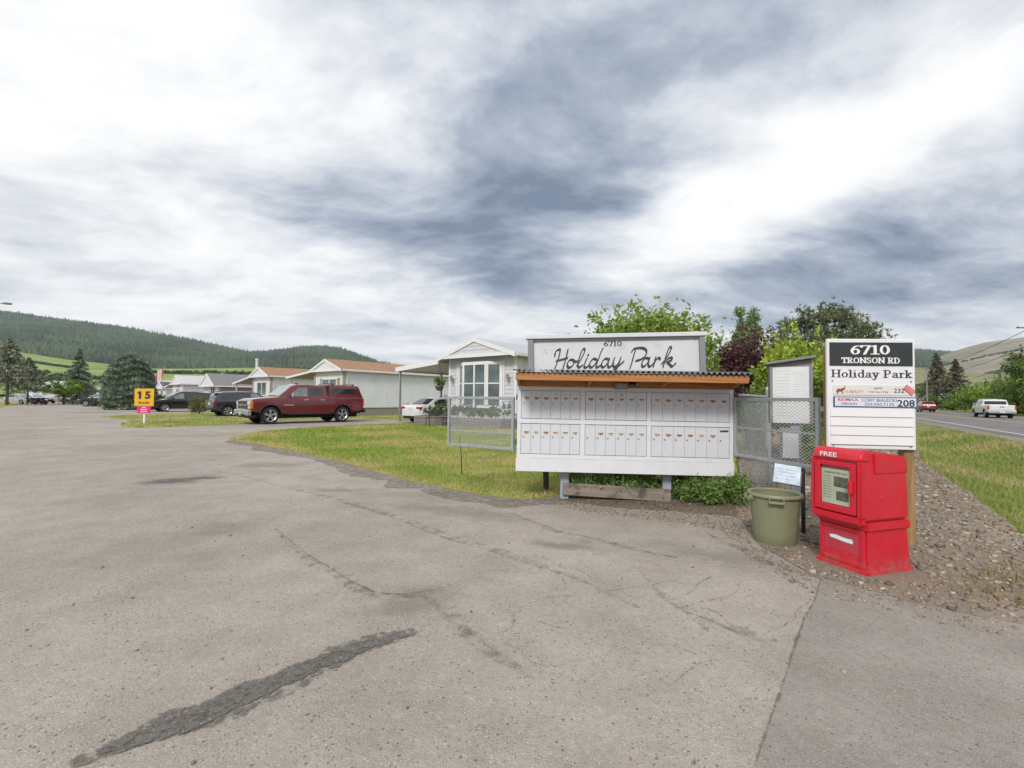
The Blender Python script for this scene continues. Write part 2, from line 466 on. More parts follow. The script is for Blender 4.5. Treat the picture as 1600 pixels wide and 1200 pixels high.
asphalt_material('crack_dirt', (0.255, 0.224, 0.188), 1.0, (), 80.0, 1.8, 0.45, (9, 0.42, 0.85))
asphalt_material('gravel_fine', (0.25, 0.208, 0.168), 0.95, (), 45.0, 1.9, 0.4)
asphalt_material('gravel_edge', (0.265, 0.235, 0.20), 0.95, (), 60.0, 1.9, 0.4, (5, 0.34, 0.60))
asphalt_material('soil_dark', (0.165, 0.132, 0.10), 0.9, (), 60.0, 2.2, 0.4)
mat('paint_white_line', (0.62, 0.62, 0.60), 0.7, 0.2, 8, dirt=((0.3, 0.29, 0.28), 0.7, 5))
mat('paint_yellow_line', (0.55, 0.40, 0.06), 0.7, 0.2, 8, dirt=((0.25, 0.22, 0.15), 0.6, 5))

def build_ground():
    def axis(lo, hi, step, far):
        a = list(np.arange(lo, hi + 0.01, step))
        d = step; x = hi
        while x < far: d *= 1.22; x += d; a.append(x)
        d = step; x = lo
        while x > -far: d *= 1.22; x -= d; a.insert(0, x)
        return np.array(a)
    xs = axis(-2, 34, 0.3, 8200); ys = axis(-2, 44, 0.3, 5000)
    X, Y = np.meshgrid(xs, ys)
    Z = ground_z(X, Y)
    v = np.stack([X, Y, Z], -1).reshape(-1, 3)
    nx, ny = len(xs), len(ys)
    i = np.arange(nx - 1)[None, :] + np.arange(ny - 1)[:, None] * nx
    f = np.stack([i, i + 1, i + nx + 1, i + nx], -1).reshape(-1, 4)
    o = np_mesh('ground', v, f, 'ground_grass', smooth=True)
    kind(o, 'structure')
build_ground()

def densify(pts, step, jit=0.0, seed=0, closed=True):
    rng = np.random.default_rng(seed)
    out = []
    n = len(pts)
    for i in range(n if closed else n - 1):
        a = np.array(pts[i][:2]); b = np.array(pts[(i + 1) % n][:2])
        L = np.linalg.norm(b - a); k = max(1, int(L / step))
        for j in range(k):
            p = a + (b - a) * j / k
            out.append((p[0] + rng.normal(0, jit), p[1] + rng.normal(0, jit)))
    if not closed: out.append(tuple(pts[-1][:2]))
    return out
def sheet(name, pts, z, m, parent=None, thick=0.0, knd='structure'):
    """flat polygon (optionally with a skirt down)"""
    bm = bmesh.new()
    vv = [bm.verts.new((p[0], p[1], z)) for p in pts]
    f = bm.faces.new(vv)
    if f.normal.z < 0 or sum((pts[i][0] * pts[(i + 1) % len(pts)][1] - pts[(i + 1) % len(pts)][0] * pts[i][1]) for i in range(len(pts))) < 0:
        f.normal_flip()
    if thick:
        lo = [bm.verts.new((p[0], p[1], z - thick)) for p in pts]
        for i in range(len(pts)):
            j = (i + 1) % len(pts)
            bm.faces.new((vv[i], lo[i], lo[j], vv[j]))
    bmesh.ops.triangulate(bm, faces=[q for q in bm.faces if len(q.verts) > 4])
    me = bpy.data.meshes.new(name); bm.to_mesh(me); bm.free()
    me.materials.append(MATS[m])
    o = bpy.data.objects.new(name, me); COL.objects.link(o)
    if parent is not None: o.parent = parent
    elif knd: o['kind'] = knd
    return o
def ribbon(name, pts, widths, z, m, parent=None, step=0.05, jit=0.15, seed=0):
    rng = np.random.default_rng(seed)
    q = crom([(p[0], p[1], 0) for p in pts], 10)
    if not isinstance(widths, (list, tuple)): widths = [widths, widths]
    vs_ = []; n = len(q)
    off = 0.0
    nz = [np.interp(np.arange(n), np.linspace(0, n - 1, max(4, n // 5)), rng.normal(0, 1, max(4, n // 5))) + rng.normal(0, 0.25, n) for _ in range(3)]
    for i, p in enumerate(q):
        d = (q[min(i + 1, n - 1)] - q[max(i - 1, 0)]).normalized(); sd = Vector((-d.y, d.x, 0))
        t = i / (n - 1); wd = np.interp(t, np.linspace(0, 1, len(widths)), widths)
        off = jit * wd * nz[0][i]
        l = wd * max(0.15, 0.5 + jit * nz[1][i]); r = wd * max(0.15, 0.5 + jit * nz[2][i])
        c = p + sd * off
        a = c + sd * l; b2 = c - sd * r
        vs_ += [(a.x, a.y, z), (b2.x, b2.y, z)]
    mb = MB(); mb.add(vs_, [(2 * i, 2 * i + 1, 2 * i + 3, 2 * i + 2) for i in range(n - 1)])
    o = mb.build(name, m, parent)
    return o

# ---- park road (old pale asphalt) with its driveways
ROAD_EDGE = [G(*p) for p in ((870, 745), (960, 762), (1060, 775), (1150, 790), (1185, 840), (1265, 896), (1430, 940), (1600, 974), (1760, 1005))]
pts = [(-150, -40), tuple(NS(6.98, -45).xy), tuple(NS(6.98, 5.5).xy)] + [(p.x, p.y) for p in reversed(ROAD_EDGE)] + [(0.2, 7), (-1.2, 12), (-3.4, 23.5), (-6, 40), (-40, 75), (-150, 160)]
road = sheet('road', pts, 0.0, 'asphalt_old')
apron_pts = [G(*p) for p in ((1282, 905), (1272, 940), (1252, 978), (1240, 1015), (1226, 1060), (1212, 1105), (1196, 1150), (1170, 1230), (1120, 1400))]
ap = [(p.x, p.y) for p in apron_pts] + [(1.6, 0.1), tuple(NS(6.97, -3).xy), tuple(NS(6.97, 5.4).xy)] + [(p.x, p.y - 0.02) for p in reversed(ROAD_EDGE[5:])]
sheet('apron_patch', densify(ap, 0.06, 0.006, 3), 0.004, 'asphalt_apron', road)
ribbon('seam_crack', [gxy(*p) for p in ((1282, 905), (1272, 940), (1252, 978), (1240, 1015), (1226, 1060), (1212, 1105), (1196, 1150), (1170, 1230))], [0.006, 0.011, 0.008, 0.005], 0.008, 'crack_fill', road, jit=0.4, seed=1)
ribbon('tar_patch', [gxy(*p) for p in ((150, 1178), (250, 1140), (340, 1106), (420, 1072), (480, 1046), (540, 1020), (600, 1001), (636, 992))],
       [0.04, 0.14, 0.16, 0.155, 0.145, 0.12, 0.09, 0.04], 0.0068, 'tar_patch', road, jit=0.09, seed=2)
ribbon('tar_smear', [gxy(*p) for p in ((110, 1196), (250, 1140), (340, 1106), (420, 1072), (480, 1046), (540, 1020), (600, 1001), (652, 987))],
       [0.06, 0.19, 0.21, 0.20, 0.19, 0.16, 0.06], 0.0052, 'tar_smear', road, jit=0.10, seed=4)
CRACKS = [((800, 802), (840, 818), (875, 830), (930, 843), (965, 852), (1000, 862), (1060, 872)), ((1000, 893), (1050, 945), (1110, 970), (1150, 988), (1195, 1000), (1215, 1002)),
          ((430, 826), (470, 860), (510, 885), (560, 914), (600, 928), (660, 926), (705, 914)), ((330, 735), (430, 757), (520, 780), (600, 805), (700, 842), (800, 872), (900, 905), (1000, 950)),
          ((410, 972), (450, 958), (480, 952)), ((640, 812), (660, 818), (680, 819)), ((240, 700), (330, 702), (420, 712)), ((1100, 830), (1180, 872), (1282, 905)),
          ((1010, 1000), (1080, 1020), (1130, 1050)), ((760, 925), (800, 905), (860, 890)), ((1040, 1080), (1090, 1040), (1140, 1030)),
          ((655, 930), (690, 955), (760, 1010), (830, 1060))]
rc = random.Random(91)
for k in range(16):      # fine branching cracks in the worn middle of the entrance
    x_, y_ = rc.uniform(700, 1230), rc.uniform(835, 1010); a_ = rc.uniform(-0.5, 1.2); br = [(x_, y_)]
    for j in range(rc.randint(4, 7)):
        a_ += rc.uniform(-0.6, 0.6); x_ += 20 * math.cos(a_); y_ += 9 * math.sin(a_); br.append((x_, y_))
    ribbon('fine_crack', [gxy(*p) for p in br], [0.002, 0.0045, 0.004, 0.002], 0.0078, 'crack_fill', road, jit=0.4, seed=200 + k)
for i, c in enumerate(CRACKS):
    wv = [0.004, 0.010, 0.013, 0.008, 0.003] if i in (0, 1, 2) else [0.002, 0.006, 0.005, 0.003]
    ribbon('crack', [gxy(*p) for p in c], [v * 0.62 for v in wv], 0.0075, 'crack_fill', road, jit=0.5, seed=10 + i)
    if i in (0, 1, 2, 3, 7, 11): ribbon('crack_dirt', [gxy(*p) for p in c], [0.02, 0.10, 0.13, 0.09, 0.02], 0.0045 + 0.0002 * i, 'crack_dirt', road, jit=0.25, seed=60 + i)

# ---- main road on the right
def hw_sheet(name, n0, n1, z, m, s0=-60, s1=420, parent=None, k=1):
    return sheet(name, [tuple(NS(n0, s0).xy), tuple(NS(n1, s0).xy), tuple(NS(n1, s1).xy), tuple(NS(n0, s1).xy)], z, m, parent)
hw_sheet('road_shoulder', 5.9, 19.2, -0.012, 'gravel_fine')
highway = hw_sheet('highway', 7.0, 17.4, 0.0, 'asphalt_highway')
hw_sheet('edge_line', 7.62, 7.76, 0.006, 'paint_white_line', parent=highway)
hw_sheet('edge_line', 16.7, 16.84, 0.006, 'paint_white_line', parent=highway)
for n in (12.05, 12.3): hw_sheet('centre_line', n, n + 0.12, 0.006, 'paint_yellow_line', parent=highway)

# ---- lawns
def poly_inside(px, py, poly):
    inside = np.zeros(len(px), bool); n = len(poly)
    for i in range(n):
        x0, y0 = poly[i][:2]; x1, y1 = poly[(i + 1) % n][:2]
        c = ((y0 > py) != (y1 > py)) & (px < (x1 - x0) * (py - y0) / (y1 - y0 + 1e-12) + x0)
        inside ^= c
    return inside
def scatter_poly(poly, n, rng):
    a = np.array([p[:2] for p in poly]); lo = a.min(0); hi = a.max(0)
    x = rng.uniform(lo[0], hi[0], n); y = rng.uniform(lo[1], hi[1], n)
    k = poly_inside(x, y, poly)
    return x[k], y[k]
leaf_mat('grass_blades', 0.25, 0.7)
def dryness(x, y):
    return np.clip(0.36 + 0.95 * fnoise(x * 0.9, y * 0.9, 2.0) + 0.5 * fnoise(x * 2.9, y * 2.9, 5.0), 0, 1)
def blades(name, poly, per_m2, hgt, wid, zf, rng, parent=None, label=None, maxd=40, green=(0.225, 0.335, 0.05), dry=(0.54, 0.45, 0.20), dryf=dryness, dry_edge=0.0):
    a = np.array([p[:2] for p in poly]); area = np.prod(a.max(0) - a.min(0))
    x, y = scatter_poly(poly, int(area * per_m2), rng)
    d = np.hypot(x, y)
    keep = rng.random(len(x)) < np.clip((9.0 / np.maximum(d, 1)) ** 1.5, 0.05, 1)
    keep &= (d < maxd) & (np.abs(np.arctan2(x, y)) < R(62))
    x, y, d = x[keep], y[keep], d[keep]
    n = len(x)
    sc = np.clip(d / 9.0, 1.0, 3.0)
    h = hgt * rng.uniform(0.5, 1.35, n) * np.sqrt(sc); wd = wid * rng.uniform(0.7, 1.3, n) * sc
    t = rng.uniform(0, 2 * np.pi, n); lean = rng.normal(0, 0.5, (n, 2)) * h[:, None]
    z = zf(x, y) if callable(zf) else np.full(n, zf)
    b = np.stack([x, y, z], 1)
    dx = np.stack([np.cos(t) * wd / 2, np.sin(t) * wd / 2, np.zeros(n)], 1)
    tip = b + np.concatenate([lean, h[:, None]], 1)
    v = np.stack([b - dx, b + dx, tip], 1).reshape(-1, 3)
    f = np.arange(3 * n).reshape(-1, 3)
    de = 0.0
    if dry_edge:
        e_ = np.array([p[:2] for p in poly]); de = np.full(n, 9.0)
        for q_ in e_: de = np.minimum(de, (x - q_[0]) ** 2 + (y - q_[1]) ** 2)
        de = 0.75 * np.clip(1 - np.sqrt(de) / dry_edge, 0, 1)
    dr = np.clip(dryf(x, y) * 0.8 + de + rng.normal(0, 0.2, n), 0, 1)[:, None]
    c = np.array(green) * (1 - dr) + np.array(dry) * dr
    c = c * rng.uniform(0.75, 1.3, (n, 1))
    o = np_mesh(name, v, f, 'grass_blades', parent, np.repeat(c, 3, 0))
    kind(o, 'stuff')
    if label: o['label'] = label; o['category'] = 'grass'
    return o
LAWN1 = [G(*p) for p in ((357, 686), (400, 676), (470, 669.5), (560, 665), (640, 662), (700, 660), (800, 655), (1000, 660), (1150, 690), (1150, 740), (1060, 765), (960, 768),
                         (885, 772), (850, 779), (800, 780), (760, 775), (710, 766), (660, 755), (610, 743), (560, 730), (520, 719), (470, 707), (430, 699.5), (390, 692))]
LAWN2 = [G(*p) for p in ((187, 665.5), (205, 657.5), (270, 655), (330, 652.5), (400, 650), (560, 646), (690, 645), (690, 652), (630, 656.5), (560, 653.5), (500, 654.5), (440, 657), (375, 662.5), (300, 666), (215, 668.5))]
LAWN3 = [G(*p) for p in ((160, 652), (200, 648), (300, 645.5), (420, 643), (560, 640), (560, 644), (420, 647.5), (330, 651), (200, 655.5))]
LAWN4 = [G(*p) for p in ((-60, 640), (0, 637), (36, 630.5), (60, 628.8), (-60, 627))]
for i, (L_, lab) in enumerate(((LAWN1, 'sunburnt mown lawn between the driveway and the mailboxes'), (LAWN2, 'grass strip around the yellow speed sign and behind the pickup'),
                               (LAWN3, 'narrow far grass strip in front of the parked dark vehicles'), (LAWN4, 'grass verge by the spruces at the far left'))):
    pl = densify(L_, 0.22 if i == 0 else 0.4, 0.02 if i == 0 else 0.06, 20 + i)
    o = sheet('lawn', pl, 0.014, 'lawn_soil', None, 0.03)
    rng = np.random.default_rng(40 + i)
    blades('lawn_grass', pl, 1500 if i == 0 else 420, 0.045, 0.011, 0.013, rng, o, dry_edge=0.45 if i == 0 else 0.0)
# the worn gravelly edge between lawn and road
edge = [gxy(*p) for p in ((362, 688), (390, 693), (430, 700), (470, 708), (520, 720), (560, 731), (610, 745), (660, 757), (710, 768), (760, 777), (800, 782), (850, 782), (885, 780))]
ribbon('loose_gravel_edge', edge, [0.6, 0.8, 0.8, 0.7, 0.6, 0.6, 0.5], 0.005, 'gravel_edge', road, jit=0.12, seed=33)

# ---- garden soil beneath the mail cabinet
BED = [G(*p) for p in ((874, 782), (876, 770), (885, 745), (1000, 735), (1175, 735), (1195, 775), (1186, 812), (1150, 808), (1060, 800), (960, 793))]
sheet('garden_soil', densify(BED, 0.08, 0.02, 5), 0.009, 'soil_dark', None, 0.02)

# ---- gravel bed on the right
GRAVEL = [G(*p) for p in ((1152, 806), (1187, 852), (1266, 899), (1430, 943), (1600, 977), (1760, 1008), (1760, 880), (1660, 850), (1600, 838), (1520, 775), (1440, 722), (1430, 700), (1330, 680), (1300, 668), (1210, 672), (1160, 700), (1150, 760))]
def gravel_z(x, y): return 0.012 + 0.025 * np.clip(fnoise(x * 2.0, y * 2.0, 1.0), -0.3, 1) + 0 * x
sheet('gravel_bed', densify(GRAVEL, 0.10, 0.012, 6), 0.010, 'gravel_fine', None, 0.06)
leaf_mat('gravel_stones', 0.0, 0.85)
def stones(name, poly, n, smin, smax, rng, label, near=3.0, zoff=0.01, pal=None, flat=0.55):
    x, y = scatter_poly(poly, n, rng)
    d = np.hypot(x, y)
    free = np.ones(len(x), bool)
    for (kx, ky, kr) in ((2.985, 3.895, 0.40), (2.60, 4.52, 0.24), (3.80, 4.46, 0.10), (3.13, 4.52, 0.10), (2.98, 4.86, 0.12), (3.5, 5.7, 0.12)): free &= np.hypot(x - kx, y - ky) > kr
    x, y, d = x[free], y[free], d[free]
    keep = rng.random(len(x)) < np.clip((near / np.maximum(d, 0.5)) ** 1.1, 0.06, 1)
    x, y, d = x[keep], y[keep], d[keep]; n = len(x)
    s = rng.uniform(smin, smax, n) * rng.choice([0.55, 0.8, 1.1, 1.7], n, p=[0.42, 0.3, 0.2, 0.08]) * np.clip(np.sqrt(d / near), 1, 2)
    cube = np.array([[-1, -1, -1], [1, -1, -1], [1, 1, -1], [-1, 1, -1], [-.75, -.75, 1], [.75, -.75, 1], [.75, .75, 1], [-.75, .75, 1]], float)
    v = cube[None] * (1 + rng.uniform(-0.42, 0.25, (n, 8, 3)))
    v *= (s[:, None] * 0.5)[:, None, :] if False else (s * 0.5)[:, None, None]
    v[:, :, 2] *= flat; v[:, :, 1] *= rng.uniform(0.55, 1.0, n)[:, None]
    tx = rng.normal(0, 0.35, n); ca, sa = np.cos(tx)[:, None], np.sin(tx)[:, None]
    yy = v[:, :, 1] * ca - v[:, :, 2] * sa; zz = v[:, :, 1] * sa + v[:, :, 2] * ca
    v[:, :, 1] = yy; v[:, :, 2] = zz
    t = rng.uniform(0, 6.28, n); ca, sa = np.cos(t)[:, None], np.sin(t)[:, None]
    xx = v[:, :, 0] * ca - v[:, :, 1] * sa; yy = v[:, :, 0] * sa + v[:, :, 1] * ca
    v[:, :, 0] = xx + x[:, None]; v[:, :, 1] = yy + y[:, None]; v[:, :, 2] += zoff + s[:, None] * 0.12
    fc = np.array([[0, 3, 2, 1], [4, 5, 6, 7], [0, 1, 5, 4], [1, 2, 6, 5], [2, 3, 7, 6], [3, 0, 4, 7]])
    f = (fc[None] + (np.arange(n) * 8)[:, None, None]).reshape(-1, 4)
    pal = np.array(pal if pal is not None else [(0.25, 0.225, 0.195), (0.29, 0.25, 0.205), (0.225, 0.185, 0.15), (0.33, 0.295, 0.25), (0.27, 0.20, 0.16), (0.17, 0.155, 0.14), (0.40, 0.365, 0.315), (0.22, 0.20, 0.18)])
    c = pal[rng.integers(0, len(pal), n)] * rng.uniform(0.7, 1.2, (n, 1)) * np.array([1.06, 0.98, 0.88])
    o = np_mesh(name, v.reshape(-1, 3), f, 'gravel_stones', None, np.repeat(c, 8, 0))
    kind(o, 'stuff'); o['label'] = label; o['category'] = 'gravel'
    return o
stones('gravel', GRAVEL, 240000, 0.012, 0.038, np.random.default_rng(8), 'reddish grey crushed stone beside the road and around the signs', near=4.5, flat=0.42)
EDGE_BAND = [G(*p) for p in ((870, 783), (960, 792), (1060, 798), (1150, 808), (1180, 852), (1262, 899), (1430, 945), (1600, 980), (1600, 1000), (1430, 968), (1262, 925), (1165, 870), (1130, 830), (1040, 815), (950, 805), (870, 793))]
stones('road_grit', [(-3.5, 1.2), (3.0, 1.2), (3.0, 5.5), (-3.5, 6.0)], 420, 0.006, 0.016, np.random.default_rng(12), 'grit and small stones strewn over the asphalt', near=6, zoff=0.002)
stones('bed_litter', BED, 5200, 0.008, 0.026, np.random.default_rng(13), 'bark crumbs and pebbles on the garden soil under the mailboxes', near=6, zoff=0.008, pal=[(0.10, 0.075, 0.05), (0.20, 0.15, 0.11), (0.28, 0.24, 0.20), (0.07, 0.055, 0.045)])
stones('loose_stones', EDGE_BAND, 14000, 0.007, 0.018, np.random.default_rng(9), 'loose small stones scattered along the edge of the asphalt', near=6, zoff=0.003)
# ---- rough grass of the ditch on the right
DITCH = [G(*p) for p in ((1436, 668), (1500, 674), (1620, 696), (1900, 740), (1900, 1000), (1720, 900), (1640, 858), (1600, 838), (1560, 805), (1520, 777), (1440, 724))]
blades('ditch_grass', DITCH, 900, 0.07, 0.012, ground_z, np.random.default_rng(50), None, 'rough grass in the shallow ditch beside the main road', maxd=60, green=(0.22, 0.29, 0.065), dry=(0.44, 0.37, 0.18))
fr = [G(*p) for p in ((1480, 930), (1600, 955), (1780, 990), (1780, 900), (1600, 880), (1540, 890))]
blades('edge_weeds', fr, 420, 0.07, 0.010, 0.01, np.random.default_rng(51), None, 'sparse dry weeds growing through the gravel at the road edge', green=(0.13, 0.15, 0.04), dry=(0.30, 0.24, 0.09))
# ================================================================== MATERIALS FOR THE BUILT THINGS
def wood_mat(name, dark, light, axis='x', scale=1.0, rough=0.75, knots=True, dirt=None):
    m, nt, b = new_mat(name)
    tc = nt.node('ShaderNodeTexCoord')
    mp = nt.node('ShaderNodeMapping')
    st = {'x': (1.2, 22, 22), 'y': (22, 1.2, 22), 'z': (22, 22, 1.2)}[axis]
    mp.inputs['Scale'].default_value = tuple(k * scale for k in st)
    nt.link(tc.outputs['Object'], mp.inputs['Vector'])
    f = nt.noise(mp.outputs[0], 1.0, 7, 0.62, 0.9)
    big = nt.noise(tc.outputs['Object'], 3.0, 4, 0.6)
    c = nt.ramp(f, [(0.28, dark), (0.52, tuple((a + d) / 2 for a, d in zip(dark, light))), (0.72, light)])
    c = nt.mix(nt.math('MULTIPLY', nt.smooth(big, 0.5, 0.75), 0.45), c, dark)
    if knots:
        mk = nt.node('ShaderNodeMapping'); mk.inputs['Scale'].default_value = {'x': (1.6, 5, 5), 'y': (5, 1.6, 5), 'z': (5, 5, 1.6)}[axis]
        nt.link(tc.outputs['Object'], mk.inputs['Vector'])
        v = nt.voronoi(mk.outputs[0], 1.3)
        c = nt.mix(nt.smooth(v, 0.075, 0.02), c, tuple(k * 0.35 for k in dark))
    if dirt:
        dcol, amt, dsc = dirt
        c = nt.mix(nt.math('MULTIPLY', nt.smooth(nt.noise(tc.outputs['Object'], dsc, 6, 0.6), 0.5, 0.68), amt), c, dcol)
    nt.link(c, b.inputs['Base Color']); b.inputs['Roughness'].default_value = rough; b.inputs['Specular IOR Level'].default_value = 0.3
    bp = nt.node('ShaderNodeBump'); bp.inputs['Strength'].default_value = 0.35; bp.inputs['Distance'].default_value = 0.004
    nt.link(f, bp.inputs['Height']); nt.link(bp.outputs[0], b.inputs['Normal'])
    return m
def glass_mat(name, tint=(0.9, 0.95, 0.95), gloss=0.12):
    m, nt, b = new_mat(name)
    t = nt.node('ShaderNodeBsdfTransparent'); t.inputs[0].default_value = (*tint, 1)
    g = nt.node('ShaderNodeBsdfGlossy'); g.inputs['Roughness'].default_value = 0.03
    mx = nt.node('ShaderNodeMixShader')
    lw = nt.node('ShaderNodeLayerWeight'); lw.inputs[0].default_value = 0.3
    nt.link(nt.math('ADD', nt.math('MULTIPLY', nt.math('POWER', lw.outputs['Facing'], 4.0), 0.6), gloss * 0.4, clamp=True), mx.inputs[0])
    nt.link(t.outputs[0], mx.inputs[1]); nt.link(g.outputs[0], mx.inputs[2])
    nt.link(mx.outputs[0], m.node_tree.nodes['Material Output'].inputs['Surface'])
    return m
mat('white_paint', (0.69, 0.70, 0.735), 0.55, 0.06, 3, bump=0.15, bscale=40, dirt=((0.36, 0.35, 0.34), 0.45, 3.0))
mat('white_board', (0.64, 0.64, 0.66), 0.6, 0.05, 3, bump=0.1, bscale=30, dirt=((0.42, 0.42, 0.42), 0.4, 4.0))
mat('door_grey', (0.62, 0.64, 0.68), 0.42, 0.05, 4, dirt=((0.34, 0.34, 0.35), 0.35, 5.0))
mat('grey_trim', (0.235, 0.24, 0.265), 0.6, 0.08, 4, bump=0.1, bscale=40)
mat('grey_blue_paint', (0.34, 0.37, 0.44), 0.6, 0.08, 5, bump=0.15, bscale=40, dirt=((0.25, 0.22, 0.2), 0.4, 6))
mat('sign_ink', (0.045, 0.046, 0.05), 0.6, 0.5, 9)
mat('sign_black', (0.030, 0.034, 0.036), 0.35, 0.15, 5)
mat('letter_white', (0.78, 0.78, 0.78), 0.5, 0.03, 6)
mat('vinyl_white', (0.74, 0.745, 0.76), 0.4, 0.03, 4, dirt=((0.55, 0.53, 0.5), 0.3, 4))
mat('vinyl_cream_groove', (0.45, 0.40, 0.32), 0.6, 0.1, 10)
mat('strip_cream', (0.68, 0.66, 0.63), 0.4, 0.03, 4)
mat('strip_blue_white', (0.66, 0.68, 0.76), 0.35, 0.03, 4)
mat('navy', (0.030, 0.075, 0.20), 0.4, 0.1, 6)
mat('ink_dark_navy', (0.022, 0.03, 0.06), 0.5, 0.1, 6)
mat('ink_red', (0.52, 0.03, 0.06), 0.5, 0.1, 6)
mat('ink_orange', (0.42, 0.16, 0.07), 0.5, 0.1, 6)
mat('ink_brown', (0.20, 0.075, 0.03), 0.5, 0.3, 20)
mat('ink_grey', (0.10, 0.095, 0.09), 0.5, 0.1, 6)
mat('tag_pink', (0.75, 0.28, 0.30), 0.5, 0.1, 10)
mat('label_orange', (0.55, 0.27, 0.09), 0.6, 0.25, 40)
mat('label_cream', (0.62, 0.50, 0.38), 0.6, 0.1, 40)
mat('label_ink', (0.06, 0.03, 0.03), 0.7, 0.1, 40)
mat('lock_steel', (0.30, 0.31, 0.33), 0.35, 0.2, 50, metal=0.8)
mat('galvanised', (0.42, 0.44, 0.46), 0.45, 0.12, 12, metal=0.55, dirt=((0.28, 0.27, 0.26), 0.4, 8))
mat('galvanised_wire', (0.52, 0.54, 0.56), 0.5, 0.12, 12, metal=0.5)
mat('roof_sheet', (0.22, 0.225, 0.235), 0.55, 0.2, 6, metal=0.4, dirt=((0.15, 0.13, 0.11), 0.5, 5))
mat('black_plastic', (0.018, 0.018, 0.02), 0.45, 0.2, 10)
mat('black_metal', (0.022, 0.022, 0.024), 0.5, 0.2, 10)
mat('fixture_grey', (0.20, 0.20, 0.19), 0.5, 0.15, 10)
mat('lens_grey', (0.30, 0.29, 0.26), 0.3, 0.1, 20)
def red_material():
    m, nt, b = new_mat('red_plastic')
    ob = nt.node('ShaderNodeTexCoord').outputs['Object']
    c = nt.ramp(nt.noise(ob, 2.6, 6, 0.6), [(0.3, (0.52, 0.010, 0.024)), (0.7, (0.62, 0.014, 0.034))])
    c = nt.mix(nt.math('MULTIPLY', nt.smooth(nt.noise(ob, 3.2, 8, 0.7), 0.50, 0.74), 0.55), c, (0.40, 0.045, 0.055))
    mp = nt.node('ShaderNodeMapping'); mp.inputs['Scale'].default_value = (30, 30, 5); nt.link(ob, mp.inputs['Vector'])
    c = nt.mix(nt.math('MULTIPLY', nt.smooth(nt.noise(mp.outputs[0], 1.0, 6, 0.7), 0.66, 0.72), 0.35), c, (0.60, 0.26, 0.26))
    v = nt.voronoi(ob, 17.0)
    c = nt.mix(nt.math('MULTIPLY', nt.smooth(v, 0.075, 0.035), 0.8), c, (0.62, 0.40, 0.39))
    g = nt.node('ShaderNodeSeparateXYZ'); nt.link(ob, g.inputs[0])
    splash = nt.math('MULTIPLY', nt.smooth(g.outputs[2], 0.16, 0.0), nt.smooth(nt.noise(ob, 16, 6, 0.7), 0.40, 0.66))
    c = nt.mix(nt.math('MULTIPLY', splash, 0.75), c, (0.24, 0.16, 0.13))
    nt.link(c, b.inputs['Base Color'])
    nt.link(nt.math('ADD', nt.math('MULTIPLY', nt.noise(ob, 7, 6, 0.7), 0.35), 0.26), b.inputs['Roughness'])
    bp = nt.node('ShaderNodeBump'); bp.inputs['Strength'].default_value = 0.12; bp.inputs['Distance'].default_value = 0.01
    nt.link(nt.noise(ob, 9, 4, 0.6), bp.inputs['Height']); nt.link(bp.outputs[0], b.inputs['Normal'])
red_material()
mat('red_faded', (0.50, 0.035, 0.06), 0.5, 0.12, 4, dirt=((0.36, 0.10, 0.10), 0.6, 5.0))
mat('grey_smudge', (0.25, 0.15, 0.15), 0.6, 0.2, 15)
mat('newsprint', (0.72, 0.64, 0.46), 0.85, 0.06, 8)
mat('newsprint_photo', (0.14, 0.12, 0.09), 0.85, 0.6, 30)
mat('newsprint_ink', (0.22, 0.19, 0.15), 0.85, 0.3, 60)
mat('olive_plastic', (0.212, 0.22, 0.128), 0.5, 0.07, 3, bump=0.08, bscale=30, dirt=((0.14, 0.105, 0.07), 0.55, 2.2))
mat('paper', (0.70, 0.71, 0.72), 0.8, 0.04, 6)
mat('paper_blue', (0.50, 0.60, 0.70), 0.6, 0.25, 14)
mat('paper_ink', (0.38, 0.39, 0.42), 0.8, 0.2, 30)
mat('weathered_grey', (0.23, 0.22, 0.225), 0.8, 0.15, 6, bump=0.3, bscale=40)
wood_mat('cedar', (0.30, 0.125, 0.042), (0.56, 0.27, 0.105), 'x')
wood_mat('cedar_y', (0.28, 0.115, 0.04), (0.50, 0.235, 0.09), 'y')
wood_mat('plank_weathered', (0.16, 0.125, 0.10), (0.37, 0.32, 0.275), 'x', dirt=((0.07, 0.06, 0.05), 0.85, 4.5))
wood_mat('post_treated', (0.20, 0.115, 0.048), (0.42, 0.265, 0.125), 'z', dirt=((0.17, 0.17, 0.07), 0.4, 3))
wood_mat('stake_dark', (0.05, 0.035, 0.025), (0.13, 0.10, 0.075), 'z')
glass_mat('clear_pane')

